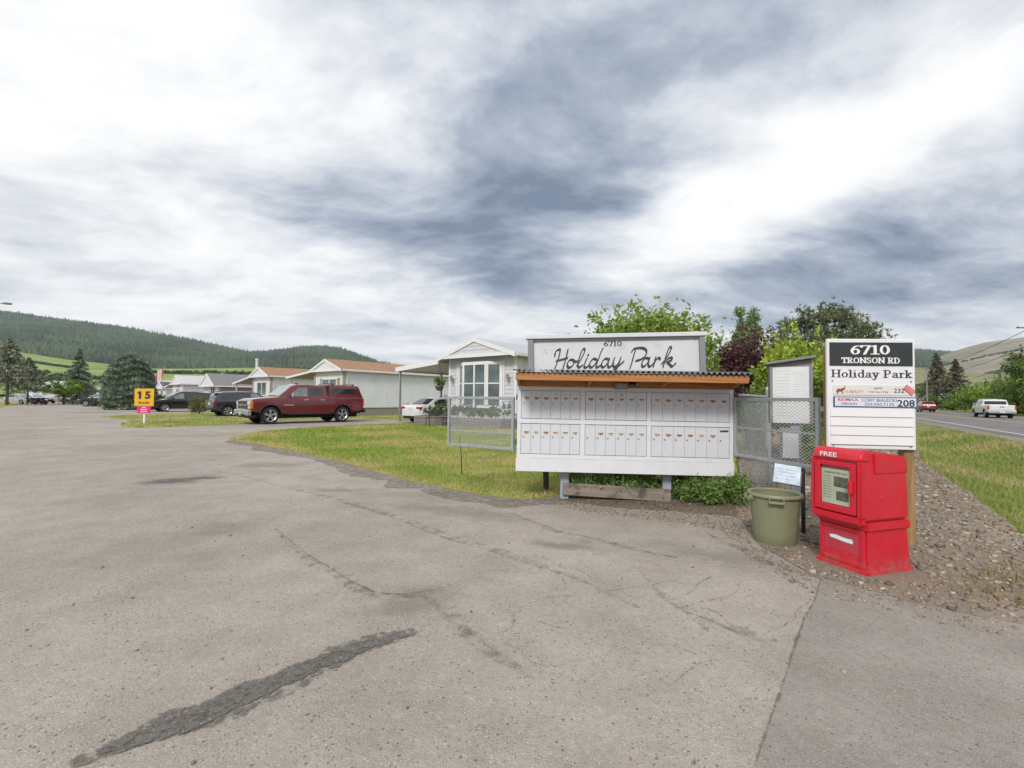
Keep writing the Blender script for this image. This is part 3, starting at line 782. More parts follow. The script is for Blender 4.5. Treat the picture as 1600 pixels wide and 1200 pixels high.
# ================================================================== LETTERING
def hull2(pts):
    pts = sorted(set((round(a, 7), round(b, 7)) for a, b in pts))
    if len(pts) < 3: return pts
    def half(ps):
        h = []
        for p in ps:
            while len(h) >= 2 and (h[-1][0] - h[-2][0]) * (p[1] - h[-2][1]) - (h[-1][1] - h[-2][1]) * (p[0] - h[-2][0]) <= 0: h.pop()
            h.append(p)
        return h
    a = half(pts); b = half(pts[::-1])
    return a[:-1] + b[:-1]
class Pen:
    """writes strokes on the plane y = y0 (facing -y) with an elliptical nib"""
    def __init__(s, y0=0.0): s.mb = MB(); s.y = y0
    def stroke(s, pts, nw, nh, ang=0.0):
        nib = [(nw / 2 * math.cos(t) * math.cos(ang) - nh / 2 * math.sin(t) * math.sin(ang), nw / 2 * math.cos(t) * math.sin(ang) + nh / 2 * math.sin(t) * math.cos(ang))
               for t in [math.pi / 4 * k for k in range(8)]]
        for i in range(len(pts) - 1):
            a, b = pts[i], pts[i + 1]
            h = hull2([(a[0] + n[0], a[1] + n[1]) for n in nib] + [(b[0] + n[0], b[1] + n[1]) for n in nib])
            if len(h) < 3: continue
            s.y -= 2.0e-6
            s.mb.add([(p[0], s.y, p[1]) for p in h], [tuple(range(len(h)))])
def txt(string, cx, cz, wd, ht, name, m, parent, y=-0.004, bold=0.0, rot=0.0):
    """sans lettering fitted into a box wd x ht centred at (cx, cz) on the plane y, facing -y"""
    cu = bpy.data.curves.new('lettering', 'FONT'); cu.body = string; cu.resolution_u = 3; cu.offset = bold
    o = bpy.data.objects.new('lettering', cu); COL.objects.link(o)
    bpy.context.view_layer.update()
    dg = bpy.context.evaluated_depsgraph_get()
    me = bpy.data.meshes.new_from_object(o.evaluated_get(dg))
    bpy.data.objects.remove(o)
    co = np.zeros(len(me.vertices) * 3); me.vertices.foreach_get('co', co); co = co.reshape(-1, 3)
    lo, hi = co.min(0), co.max(0)
    u = (co[:, 0] - (lo[0] + hi[0]) / 2) * wd / (hi[0] - lo[0]); v = (co[:, 1] - (lo[1] + hi[1]) / 2) * ht / (hi[1] - lo[1])
    c, s_ = math.cos(rot), math.sin(rot)
    out = np.stack([cx + u * c - v * s_, np.full(len(co), y), cz + u * s_ + v * c], 1)
    me.vertices.foreach_set('co', out.ravel()); me.update()
    me.materials.clear(); me.materials.append(MATS[m]); me.name = name
    ob = bpy.data.objects.new(name, me); COL.objects.link(ob); ob.parent = parent
    return ob
def arc(cx, cy, rx, ry, a0, a1, n=18): return [(cx + rx * math.cos(R(a0 + (a1 - a0) * k / n)), cy + ry * math.sin(R(a0 + (a1 - a0) * k / n))) for k in range(n + 1)]
# serif capitals, figures and small letters: (advance, [strokes]); cap height 1
SERIF = {
 '6': (0.66, [crom([(0.52, 0.93), (0.33, 0.86), (0.16, 0.62), (0.10, 0.32), (0.20, 0.07), (0.33, 0.03), (0.47, 0.10), (0.53, 0.30), (0.46, 0.52), (0.34, 0.57), (0.20, 0.48), (0.12, 0.34)], 5)]),
 '7': (0.64, [[(0.06, 0.95), (0.58, 0.95)], [(0.06, 0.95), (0.05, 0.78)], [(0.56, 0.93), (0.24, 0.0)]]),
 '1': (0.56, [[(0.28, 0.97), (0.28, 0.03)], [(0.08, 0.86), (0.28, 0.96)], [(0.06, 0.03), (0.50, 0.03)]]),
 '0': (0.68, [arc(0.33, 0.5, 0.23, 0.46, 90, 450, 22)]),
 'T': (0.74, [[(0.37, 0.97), (0.37, 0.03)], [(0.05, 0.96), (0.69, 0.96)], [(0.05, 0.96), (0.05, 0.76)], [(0.69, 0.96), (0.69, 0.76)], [(0.22, 0.03), (0.52, 0.03)]]),
 'R': (0.78, [[(0.18, 0.97), (0.18, 0.03)], [(0.03, 0.03), (0.34, 0.03)], [(0.03, 0.97), (0.40, 0.97)], arc(0.38, 0.74, 0.2, 0.22, 90, -90, 10), [(0.18, 0.52), (0.40, 0.52)], [(0.38, 0.5), (0.62, 0.04)], [(0.56, 0.03), (0.76, 0.03)]]),
 'O': (0.86, [arc(0.42, 0.5, 0.31, 0.46, 90, 450, 22)]),
 'N': (0.88, [[(0.15, 0.97), (0.15, 0.03)], [(0.72, 0.97), (0.72, 0.03)], [(0.13, 0.97), (0.72, 0.03)], [(0.02, 0.97), (0.2, 0.97)], [(0.58, 0.97), (0.84, 0.97)], [(0.02, 0.03), (0.28, 0.03)]]),
 'S': (0.66, [crom([(0.53, 0.78), (0.47, 0.92), (0.30, 0.96), (0.14, 0.86), (0.14, 0.68), (0.30, 0.55), (0.46, 0.44), (0.53, 0.27), (0.45, 0.09), (0.28, 0.03), (0.12, 0.10), (0.08, 0.26)], 5)]),
 'D': (0.86, [[(0.18, 0.97), (0.18, 0.03)], [(0.03, 0.97), (0.38, 0.97)], [(0.03, 0.03), (0.38, 0.03)], arc(0.36, 0.5, 0.34, 0.465, 90, -90, 14)]),
 'H': (0.94, [[(0.19, 0.97), (0.19, 0.03)], [(0.73, 0.97), (0.73, 0.03)], [(0.19, 0.51), (0.73, 0.51)], [(0.04, 0.97), (0.34, 0.97)], [(0.58, 0.97), (0.88, 0.97)], [(0.04, 0.03), (0.34, 0.03)], [(0.58, 0.03), (0.88, 0.03)]]),
 'P': (0.76, [[(0.19, 0.97), (0.19, 0.03)], [(0.04, 0.03), (0.36, 0.03)], [(0.04, 0.97), (0.40, 0.97)], arc(0.38, 0.71, 0.24, 0.255, 90, -90, 12), [(0.19, 0.455), (0.40, 0.455)]]),
 'o': (0.66, [arc(0.32, 0.33, 0.22, 0.30, 90, 450, 18)]),
 'l': (0.40, [[(0.19, 0.98), (0.19, 0.03)], [(0.06, 0.97), (0.19, 0.97)], [(0.05, 0.03), (0.34, 0.03)]]),
 'i': (0.40, [[(0.19, 0.62), (0.19, 0.03)], [(0.06, 0.62), (0.19, 0.62)], [(0.05, 0.03), (0.34, 0.03)], [(0.18, 0.86), (0.20, 0.90)]]),
 'd': (0.70, [[(0.53, 0.98), (0.53, 0.03)], [(0.40, 0.97), (0.53, 0.97)], [(0.53, 0.03), (0.66, 0.03)], arc(0.33, 0.33, 0.2, 0.30, 55, 305, 14)]),
 'a': (0.64, [crom([(0.14, 0.50), (0.22, 0.61), (0.36, 0.62), (0.45, 0.52), (0.45, 0.10), (0.52, 0.03), (0.60, 0.06)], 5), crom([(0.45, 0.40), (0.25, 0.34), (0.12, 0.20), (0.18, 0.05), (0.32, 0.06), (0.45, 0.18)], 5)]),
 'y': (0.66, [[(0.13, 0.62), (0.34, 0.03)], crom([(0.54, 0.62), (0.36, 0.06), (0.26, -0.20), (0.14, -0.27), (0.08, -0.20)], 5), [(0.02, 0.62), (0.26, 0.62)], [(0.42, 0.62), (0.64, 0.62)]]),
 'r': (0.52, [[(0.19, 0.62), (0.19, 0.03)], [(0.06, 0.62), (0.19, 0.62)], [(0.05, 0.03), (0.36, 0.03)], crom([(0.19, 0.40), (0.30, 0.58), (0.42, 0.62), (0.46, 0.56)], 5)]),
 'k': (0.70, [[(0.19, 0.98), (0.19, 0.03)], [(0.06, 0.97), (0.19, 0.97)], [(0.05, 0.03), (0.32, 0.03)], [(0.52, 0.62), (0.20, 0.30)], [(0.30, 0.38), (0.56, 0.03)], [(0.40, 0.62), (0.62, 0.62)], [(0.46, 0.03), (0.68, 0.03)]]),
 ' ': (0.36, [])}
def serif(string, cx, cz, wd, ht, name, m, parent, y=-0.004, heavy=0.15, thin=0.055):
    tot = sum(SERIF[c][0] for c in string)
    kx = wd / tot; x = cx - wd / 2
    pen = Pen(y)
    for c in string:
        adv, st = SERIF[c]
        for s_ in st: pen.stroke([(x + p[0] * kx, cz + (p[1] - 0.5) * ht) for p in s_], heavy * kx * (0.9 if len(s_) > 2 else 1.0), thin * ht)
        x += adv * kx
    return pen.mb.build(name, m, parent)
def bars(cx, cz, wd, ht, n, rng, name, m, parent, y=-0.004, jag=0.35):
    """print too small to read: a row of ink strokes"""
    mb = MB(); x = cx - wd / 2
    for i in range(n):
        w_ = wd / n * rng.uniform(0.45, 0.85); h_ = ht * rng.uniform(1 - jag, 1)
        mb.add([(x, y, cz - h_ / 2), (x + w_, y, cz - h_ / 2), (x + w_, y, cz + h_ / 2), (x, y, cz + h_ / 2)], [(0, 1, 2, 3)])
        x += wd / n
    return mb.build(name, m, parent)

# ================================================================== MAIL CABINET
rg = random.Random(5)
CX, CY = 1.505, 6.15
cab = thing('mailbox_cabinet', 'white community mailbox cabinet with rows of grey doors under a wooden lean-to roof', 'mailbox cabinet', (CX, CY, 0.0), R(-3.0))
cab.rotation_euler = (0, R(0.45), R(-3.0))
BX((0, 0.24, 0.955), (2.86, 0.44, 1.13), 'cabinet_body', 'white_paint', cab, 0.004)
BX((0, 0.003, 0.475), (2.90, 0.034, 0.175), 'skirt_board', 'white_paint', cab, 0.003)
for (z, h) in ((0.592, 0.055), (1.067, 0.06), (1.515, 0.05)):
    MB().box((0, 0.008, z), (2.884, 0.026, h)).build('rail', 'white_paint', cab, bevel=0.003)
for (xa, xb) in ((-1.44, -1.387), (-0.585, -0.52), (0.305, 0.362), (1.392, 1.442)):
    for (za, zb) in ((0.62, 1.036), (1.098, 1.489)):
        MB().box(((xa + xb) / 2, 0.009, (za + zb) / 2), (xb - xa - 0.001, 0.024, zb - za)).build('stile', 'white_paint', cab, bevel=0.002)
for (xa, xb, n) in ((-1.383, -0.589, 6), (-0.516, 0.301, 6), (0.366, 1.388, 7)):
    for row, (za, zb) in enumerate(((1.104, 1.484), (0.626, 1.030))):
        wd = (xb - xa) / n
        for k in range(n):
            x = xa + wd * (k + 0.5)
            d = MB().box((0, 0, 0), (wd - 0.0026, 0.022, zb - za - 0.004)).build('mailbox_door', 'door_grey', cab, bevel=0.002)
            d.location = (x, 0.010 + rg.uniform(-0.002, 0.002), (za + zb) / 2); d.rotation_euler = (0, 0, rg.uniform(-0.012, 0.012))
            zt = (zb - za) / 2
            if not (xa > -0.6 and xa < 0 and row == 1 and k == 0) and not (n == 7 and row == 1 and k == 6):
                lz = zt - 0.105 + (0.0 if row == 0 else -0.012)
                pl = [(-0.038, 0.015), (0.038, 0.015), (0.034, -0.004), (0.014, -0.019), (-0.014, -0.019), (-0.034, -0.004)]
                MB().prism([(p[0] + 0.006, p[1] + lz) for p in pl], -0.0125, -0.0118).build('name_tag', rg.choice(['label_orange', 'label_cream', 'label_cream']), d)
                bars(0.006, lz + 0.006, 0.06, 0.016, 4, rg, 'tag_print', 'label_ink', d, -0.0132, 0.2)
                bars(0.006, lz - 0.012, 0.018, 0.009, 2, rg, 'tag_print', 'label_ink', d, -0.0132, 0.2)
            elif n == 6:
                BX((0.0, -0.0125, zt - 0.10), (0.03, 0.0015, 0.014), 'name_tag', 'paper', d)
            else:
                BX((0.0, -0.0125, zt - 0.10), (0.09, 0.0015, 0.045), 'name_tag', 'door_grey', d)
                MB().cyl((-0.05, -0.02, zt - 0.045), (0.055, -0.02, zt - 0.04), 0.009, n=6).build('parcel_latch', 'black_metal', d)
            MB().cyl((-wd / 2 + 0.03, -0.010, zt - 0.175), (-wd / 2 + 0.03, -0.019, zt - 0.175), 0.0095, n=10).build('lock', 'lock_steel', d)
            if k == 3:
                MB().cyl((0.004, -0.010, zt - 0.045), (0.004, -0.0135, zt - 0.045), 0.015, n=12).build('round_sticker', rg.choice(['label_cream', 'paper_ink', 'paper']), d)
# legs, plank
for x in (-0.775, 0.62):
    MB().box((x, 0.20, 0.19), (0.115, 0.115, 0.42)).build('leg', 'grey_blue_paint', cab, bevel=0.004)
pk = MB().box((0, 0, 0), (1.46, 0.042, 0.165)).build('weathered_plank', 'plank_weathered', cab, bevel=0.004); pk.location = (-0.07, 0.118, 0.115); pk.rotation_euler = (0, R(2.2), 0)
for x in (-0.66, 0.66):
    for z in (-0.035, 0.035): MB().cyl((x, -0.020, z), (x, -0.0245, z), 0.007, n=8).build('bolt', 'lock_steel', pk)
# lean-to roof
fas = BX((-0.02, -0.50, 1.650), (2.86, 0.038, 0.092), 'fascia_board', 'cedar', cab, 0.004)
for x in (-1.42, -0.49, 0.49, 1.39):
    MB().prism([(-0.480, 1.604), (-0.480, 1.685), (0.44, 1.748), (0.44, 1.62), (0.02, 1.545), (-0.02, 1.545), (-0.30, 1.598)], x - 0.019, x + 0.019, 'x').build('rafter', 'cedar_y', cab, bevel=0.003)
for k in range(4):
    y0 = -0.478 + k * 0.122
    MB().box((0, y0 + 0.059, 1.698 + 0.009 * k), (2.84, 0.116, 0.016), Matrix.Rotation(0.07, 3, 'X')).build('soffit_board', 'cedar', cab, bevel=0.002)
BX((0.0, -0.012, 1.592), (2.80, 0.03, 0.105), 'nailer_board', 'cedar', cab, 0.003)
def corrugated(x0, x1, y0, z0, y1, z1, wl, amp, th=0.003):
    n = int((x1 - x0) / wl * 8); vs_ = []; fs = []
    for (y, z) in ((y0, z0), (y1, z1)):
        for i in range(n + 1):
            x = x0 + (x1 - x0) * i / n; c = amp * math.sin(2 * math.pi * (x - x0) / wl)
            vs_ += [(x, y, z + c), (x, y, z + c - th)]
    m_ = 2 * (n + 1)
    for i in range(n):
        a = 2 * i
        fs += [(a, a + 2, m_ + a + 2, m_ + a), (a + 1, m_ + a + 1, m_ + a + 3, a + 3), (a, a + 1, a + 3, a + 2), (m_ + a, m_ + a + 2, m_ + a + 3, m_ + a + 1)]
    fs += [(0, m_, m_ + 1, 1), (2 * n, 2 * n + 1, m_ + 2 * n + 1, m_ + 2 * n)]
    return MB().add(vs_, fs)
corrugated(-1.48, 1.44, -0.56, 1.724, 0.46, 1.790, 0.066, 0.017).build('corrugated_roof', 'roof_sheet', cab, smooth=True)
for z, sx in ((1.39, -1), (0.78, -1), (1.39, 1), (0.78, 1)):
    BX((sx * 1.448, 0.03, z), (0.022, 0.05, 0.075), 'hinge', 'black_metal', cab, 0.003)

# fixtures under the roof
t = thing('flood_light', 'grey box lamp fixed under the mailbox roof', 'light', (0, 0, 0)); t.matrix_world = cab.matrix_basis @ Matrix.Translation((-0.06, -0.09, 1.585))
BX((0, 0, -0.02), (0.165, 0.10, 0.085), 'housing', 'fixture_grey', t, 0.008); BX((0, -0.053, -0.02), (0.135, 0.008, 0.055), 'lens', 'lens_grey', t, 0.002)
BX((0, 0.02, 0.045), (0.05, 0.05, 0.05), 'bracket', 'fixture_grey', t)
t = thing('security_camera', 'small black camera on a bracket under the mailbox roof', 'camera', (0, 0, 0)); t.matrix_world = cab.matrix_basis @ Matrix.Translation((0.09, -0.10, 1.60))
MB().cyl((0, 0.03, 0.035), (0.0, 0.0, 0.0), 0.012, n=8).build('bracket', 'black_metal', t)
MB().cyl((-0.03, 0.03, 0.0), (0.045, -0.045, -0.012), 0.024, 0.027, 12).build('camera_body', 'black_plastic', t, smooth=True)
MB().cyl((0.045, -0.045, -0.012), (0.051, -0.051, -0.013), 0.019, n=12).build('lens', 'lens_grey', t)

# ================================================================== PARK NAME BOARD
brd = thing('name_board', 'white Holiday Park name board with grey frame above the mailboxes', 'sign', (CX + 0.08, CY + 0.62, 0.0))
brd.rotation_euler = (0, R(-1.3), R(-3.0))
SB = 6.77 / 6.25     # the board stands a little behind the cabinet
W2, ZB, ZT = 1.30, 1.62, 2.30
BX((0, 0.012, (ZB + ZT) / 2 - 0.01), (2 * W2 - 0.10, 0.024, ZT - ZB), 'panel', 'white_board', brd, 0.002)
for sx in (-1, 1):
    BX((sx * (W2 - 0.037), 0.0, 1.58), (0.082, 0.09, 1.48), 'frame_post', 'grey_trim', brd, 0.003)
for x in (-1.06, 0.95): BX((x, 0.075, 0.83), (0.085, 0.09, 1.80), 'support_post', 'stake_dark', brd, 0.004)
BX((0, 0.0, ZT - 0.012), (2 * W2 - 0.165, 0.07, 0.022), 'frame_rail', 'grey_trim', brd, 0.002)
BX((0, 0.0, ZT + 0.034), (2 * W2 + 0.07, 0.125, 0.062), 'top_cap', 'white_board', brd, 0.006)
# script lettering, drawn with a slanted nib
SCRIPT = [[(372, 238), (376, 208), (395, 189), (414, 187), (412, 215), (398, 265), (382, 310), (368, 344)], [(384, 278), (420, 270), (450, 263), (474, 256)],
          [(478, 188), (470, 225), (456, 275), (442, 320), (435, 346)],
          [(520, 274), (495, 270), (474, 295), (472, 322), (488, 334), (512, 320), (526, 292), (519, 273), (536, 286), (556, 284)],
          [(548, 318), (572, 285), (602, 230), (615, 196), (604, 182), (588, 205), (568, 262), (556, 310), (566, 334), (594, 316)],
          [(630, 260), (613, 300), (606, 326), (620, 336), (650, 316)], [(640, 232), (643, 235)],
          [(708, 272), (682, 266), (657, 292), (650, 322), (664, 336), (690, 316), (714, 278)], [(760, 184), (743, 215), (721, 275), (704, 318), (711, 336), (744, 316)],
          [(804, 272), (778, 266), (753, 292), (746, 322), (758, 336), (784, 318), (808, 276)], [(811, 266), (799, 306), (799, 330), (813, 335), (842, 310)],
          [(852, 262), (838, 300), (840, 328), (858, 330), (884, 302), (900, 264)], [(902, 260), (884, 318), (866, 352), (846, 368), (842, 356), (870, 338), (924, 292)],
          [(1020, 200), (1004, 250), (990, 300), (973, 347)], [(990, 214), (1008, 192), (1050, 184), (1090, 190), (1109, 215), (1096, 252), (1060, 277), (1022, 288)],
          [(1126, 272), (1100, 266), (1075, 292), (1068, 322), (1080, 336), (1106, 318), (1130, 276)], [(1133, 266), (1121, 306), (1121, 330), (1135, 335), (1160, 312)],
          [(1180, 262), (1168, 300), (1160, 336)], [(1166, 312), (1186, 278), (1206, 266), (1215, 280)],
          [(1226, 316), (1264, 270), (1298, 210), (1305, 187), (1293, 182), (1275, 215), (1253, 280), (1237, 341)], [(1248, 310), (1280, 273), (1306, 268), (1306, 286), (1268, 303)],
          [(1268, 303), (1290, 322), (1308, 338), (1336, 314)]]
def scr(p): return ((p[0] - 860) / 5.16 / 113.8 * SB + 0.0, 2.285 - (p[1] - 108) / 5.16 / 113.8 * SB)
pen = Pen(-0.0025)
for s_ in SCRIPT:
    pen.stroke(crom([scr(p) for p in s_], 9), 0.046, 0.016, R(62))
pen.mb.build('script_lettering', 'sign_ink', brd)
serif('6710', scr((841, 0))[0], scr((0, 144))[1], 0.27, 0.078, 'number_lettering', 'sign_ink', brd, -0.003, 0.19, 0.09)
for (x, z) in ((-1.18, 2.25), (1.17, 2.25), (-1.05, 2.14), (-1.03, 2.10)):
    MB().cyl((x, 0.0, z), (x, -0.003, z), 0.008, n=8).build('screw', 'lock_steel', brd)

# ================================================================== GATES AND FENCE
def lattice(x0, x1, z0, z1, cw, ch, th, dep):
    """two families of slanting strands clipped to the frame"""
    mb = MB(); sl = ch / cw
    for sgn in (1, -1):
        k0 = (z0 - sl * x1) if sgn > 0 else (z0 + sl * x0)
        k1 = (z1 - sl * x0) if sgn > 0 else (z1 + sl * x1)
        k = k0 + ch / 2
        while k < k1:
            # z = sgn*sl*x + k
            pts = []
            for x in (x0, x1):
                z = sgn * sl * x + k
                if z0 <= z <= z1: pts.append((x, z))
            for z in (z0, z1):
                x = (z - k) / (sgn * sl)
                if x0 < x < x1: pts.append((x, z))
            if len(pts) >= 2:
                pts.sort()
                a, b = pts[0], pts[-1]
                if abs(a[0] - b[0]) > 0.004: mb.bar((a[0], dep * sgn, a[1]), (b[0], dep * sgn, b[1]), th * 0.6, th)
            k += ch
    return mb
def gate(name, label, hinge, end, z0, z1, mid=None):
    h = Vector(hinge); e = Vector(end); d = e - h; L = d.length
    t = thing(name, label, 'gate', (h.x, h.y, 0), math.atan2(d.y, d.x))
    s_ = 0.04
    for x in (s_ / 2, L - s_ / 2): BX((x, 0, (z0 + z1) / 2), (s_, s_, z1 - z0), 'frame_upright', 'galvanised', t, 0.003)
    for z in (z0 + s_ / 2, z1 - s_ / 2): BX((L / 2, 0, z), (L - 2 * s_ - 0.002, s_ * 0.96, s_), 'frame_rail', 'galvanised', t, 0.003)
    if mid: BX((L / 2, 0.0, mid), (L - 2 * s_, 0.012, 0.022), 'mid_rail', 'galvanised', t, 0.002)
    o = lattice(s_, L - s_, z0 + s_, z1 - s_, 0.060, 0.036, 0.0038, 0.002).build('expanded_mesh', 'galvanised_wire', t); kind(o, 'stuff')
    return t
gl = gate('mesh_gate', 'open steel mesh gate swung out over the lawn left of the mailboxes', (0.035, 6.235), (-0.955, 6.86), 0.67, 1.405, 0.9)
gr = gate('mesh_gate', 'open steel mesh gate in front of the notice board right of the mailboxes', (2.965, 6.06), (3.245, 4.80), 0.655, 1.42, 1.03)
BX((1.3, 0, 1.30), (0.10, 0.02, 0.05), 'latch_plate', 'galvanised', gr, 0.003)
f0, f1 = Vector((2.96, 5.93, 0)), Vector((4.25, 7.55, 0)); fd = f1 - f0; FL = fd.length
fen = thing('chain_link_fence', 'grey chain link fence running back beside the mailbox cabinet', 'fence', f0, math.atan2(fd.y, fd.x))
for x, r_, h_ in ((FL, 0.038, 1.58),):
    p_ = MB().cyl((x, 0, -0.05), (x, 0, h_), r_, n=14).build('post', 'galvanised', fen, smooth=True)
    MB().lathe([(r_ + 0.006, h_ - 0.02), (r_ + 0.006, h_ + 0.012), (r_ * 0.7, h_ + 0.035), (0.004, h_ + 0.042)], 14, (x, 0, 0)).build('post_cap', 'galvanised', p_, smooth=True)
for z in (1.455,): MB().cyl((0.02, 0, z), (FL - 0.03, 0, z), 0.02, n=10).build('top_rail', 'galvanised', fen, smooth=True)
o = lattice(0.02, FL - 0.03, 0.06, 1.45, 0.062, 0.062, 0.0034, 0.0018).build('chain_link_mesh', 'galvanised_wire', fen); kind(o, 'stuff')
MB().cyl((FL, 0, 0.35), (FL - 0.5, 0.0, 1.0), 0.012, n=8).build('brace', 'galvanised', fen)

# stake and rod in the lawn
p = G(722, 742, 0.02); q = P(718, 681, p.y + 0.05)
tag(MB().tube([p, (p + q) / 2 + Vector((0.006, 0, 0)), q], 0.008, 6).build('garden_rod', 'black_metal'), 'thin dark rod leaning in the lawn below the left mesh gate', 'rod')
# ================================================================== REALTY SIGN ON POSTS
sg = thing('street_sign_board', 'tall white address board on wooden posts reading 6710 Tronson Rd', 'sign', (3.47, 4.42, 0), R(-5))
sg.rotation_euler = (0, R(0.3), R(-5))
SW, Z0, Z1 = 0.80, 0.925, 1.992
BX((0, 0.0, (Z0 + Z1) / 2), (SW, 0.03, Z1 - Z0), 'panel', 'vinyl_white', sg, 0.004)
for x in (-0.318, 0.372):
    BX((x, 0.072, 0.93 if x < 0 else 0.93), (0.095, 0.095, 2.02), 'post', 'post_treated', sg, 0.006)
def S(px, py):   # place on the board from the enlarged photo (x 0..1600, y 0..1200)
    return ((px - 748) / 10.0 / 128 * SW * 0.985, Z1 - (py - 92) / 10.0 / 170 * (Z1 - Z0))
bk = BX((S(745, 330)[0], -0.0185, S(745, 330)[1]), (0.756, 0.006, 0.228), 'address_plate', 'sign_black', sg, 0.001)
serif('6710', S(735, 265)[0], S(735, 262)[1], 0.365, 0.088, 'number_lettering', 'letter_white', sg, -0.0225, 0.20, 0.10)
serif('TRONSON RD', S(742, 430)[0], S(742, 427)[1], 0.535, 0.053, 'street_lettering', 'letter_white', sg, -0.0225, 0.20, 0.12)
serif('Holiday Park', S(755, 633)[0], S(755, 633)[1], 0.74, 0.075, 'name_lettering', 'ink_dark_navy', sg, -0.0165, 0.17, 0.085)
for (a, b) in ((-0.355, 1.955), (0.36, 1.955), (-0.355, S(0, 745)[1]), (0.36, S(0, 745)[1]), (-0.35, Z0 + 0.03), (0.35, Z0 + 0.03)):
    MB().cyl((a, -0.014, b), (a, -0.0245, b), 0.006, n=8).build('screw', 'lock_steel', sg)
r1 = BX((S(775, 890)[0], -0.018, S(775, 888)[1]), (0.735, 0.006, 0.098), 'name_strip', 'strip_cream', sg, 0.001); r1['label'] = 'cream strip with an orange logo and 232'
Y1 = -0.0218
# the animal mark: built from simple ink shapes as on the strip
def ink(poly, m, name='logo_mark', y=Y1): return MB().add([(*S(*p)[:1], y, S(*p)[1]) for p in poly], [tuple(range(len(poly)))]).build(name, m, sg)
ink([(232, 880), (262, 868), (300, 872), (330, 850), (352, 858), (350, 884), (322, 898), (318, 915), (332, 944), (318, 948), (296, 912), (262, 916), (252, 948), (236, 948), (240, 915), (222, 935), (224, 905)], 'ink_brown')
ink([(338, 862), (352, 846), (350, 832), (336, 826), (342, 820), (360, 832), (362, 852), (350, 870)], 'ink_grey', y=Y1 - 0.0006)
txt('3%', S(378, 0)[0], S(0, 913)[1], 0.036, 0.026, 'strip_lettering', 'ink_orange', sg, Y1, 0.0)
txt('REALTY', S(526, 0)[0], S(0, 913)[1], 0.128, 0.028, 'strip_lettering', 'ink_orange', sg, Y1, 0.01)
txt('JEFF', S(845, 0)[0], S(0, 862)[1], 0.080, 0.022, 'strip_lettering', 'ink_grey', sg, Y1, 0.012)
txt('778-936-7758', S(845, 0)[0], S(0, 915)[1], 0.175, 0.016, 'strip_lettering', 'ink_grey', sg, Y1, 0.0)
txt('232', S(1152, 0)[0], S(0, 890)[1], 0.094, 0.042, 'strip_number', 'ink_dark_navy', sg, Y1, 0.01)
c_ = S(1298, 880)
rt = Matrix.Rotation(R(40), 3, 'Y')
MB().box((c_[0], -0.0235, c_[1]), (0.098, 0.002, 0.056), rt).build('sold_tag', 'ink_red', sg)
MB().box((c_[0], -0.0252, c_[1]), (0.084, 0.0012, 0.041), rt).build('sold_tag_face', 'tag_pink', sg)
txt('SOLD', c_[0], c_[1], 0.064, 0.022, 'sold_lettering', 'ink_red', sg, -0.0266, 0.02, R(-40))
r2 = BX((S(796, 1070)[0], -0.020, S(812, 1070)[1]), (0.755, 0.009, 0.100), 'name_strip', 'navy', sg, 0.001)
BX((S(796, 1070)[0], -0.0252, S(812, 1070)[1]), (0.735, 0.003, 0.083), 'strip_face', 'strip_blue_white', sg)
Y2 = -0.0275
txt('RE/MAX', S(396, 0)[0], S(0, 1038)[1], 0.187, 0.029, 'strip_lettering', 'ink_red', sg, Y2, 0.015)
txt('VERNON', S(403, 0)[0], S(0, 1100)[1], 0.146, 0.020, 'strip_lettering', 'navy', sg, Y2, 0.012)
txt('CORY BIALECKI', S(850, 0)[0], S(0, 1040)[1], 0.315, 0.029, 'strip_lettering', 'navy', sg, Y2, 0.006)
txt('250.550.7135', S(852, 0)[0], S(0, 1102)[1], 0.268, 0.026, 'strip_lettering', 'navy', sg, Y2, 0.006)
txt('208', S(1244, 0)[0], S(0, 1082)[1], 0.158, 0.066, 'strip_number', 'ink_dark_navy', sg, Y2, 0.02)
zz = [1.397, 1.312, 1.228, 1.145, 1.062, 0.985]
zt = S(0, 1165)[1]
n_s = 4; hh = (zt - Z0 - 0.035) / n_s
for k in range(n_s):
    zc = zt - hh * (k + 0.5)
    MB().prism([(-0.0152, zc - hh / 2 + 0.007), (-0.0152, zc + hh / 2), (-0.019, zc + hh / 2), (-0.026, zc - hh / 2 + 0.007)], -0.375, 0.375, 'x').build('slat', 'vinyl_white', sg)
    MB().box((0.0, -0.0165, zc - hh / 2 + 0.002), (0.75, 0.003, 0.009)).build('slat_joint', 'vinyl_cream_groove', sg)

# ================================================================== NEWSPAPER BOX
nb = thing('newspaper_box', 'red plastic newspaper box with FREE on top and a windowed door', 'newspaper box', (2.985, 3.895, 0), R(-72.5)); nb.scale = (0.98, 0.94, 1.0)
HW = 0.205
def xsec(profile, hw0, hw1, z_lo, z_hi):
    """profile polygon in (y,z) given a half width that changes with height"""
    n = len(profile); vs_ = []
    for sx in (-1, 1):
        for (y, z) in profile:
            t = (z - z_lo) / (z_hi - z_lo); vs_.append((sx * (hw0 + (hw1 - hw0) * t), y, z))
    return MB().add(vs_, [tuple(range(n - 1, -1, -1)), tuple(range(n, 2 * n))] + [(i, (i + 1) % n, n + (i + 1) % n, n + i) for i in range(n)])
xsec([(-0.268, 0.03), (-0.250, 0.405), (0.250, 0.405), (0.272, 0.03)], HW + 0.002, HW - 0.012, 0.03, 0.405).build('base', 'red_plastic', nb, bevel=0.014, seg=2, smooth=True)
xsec([(-0.285, 0.0), (-0.280, 0.046), (0.285, 0.046), (0.290, 0.0)], HW + 0.018, HW + 0.014, 0, 0.046).build('foot_flange', 'red_plastic', nb, bevel=0.01, seg=2, smooth=True)
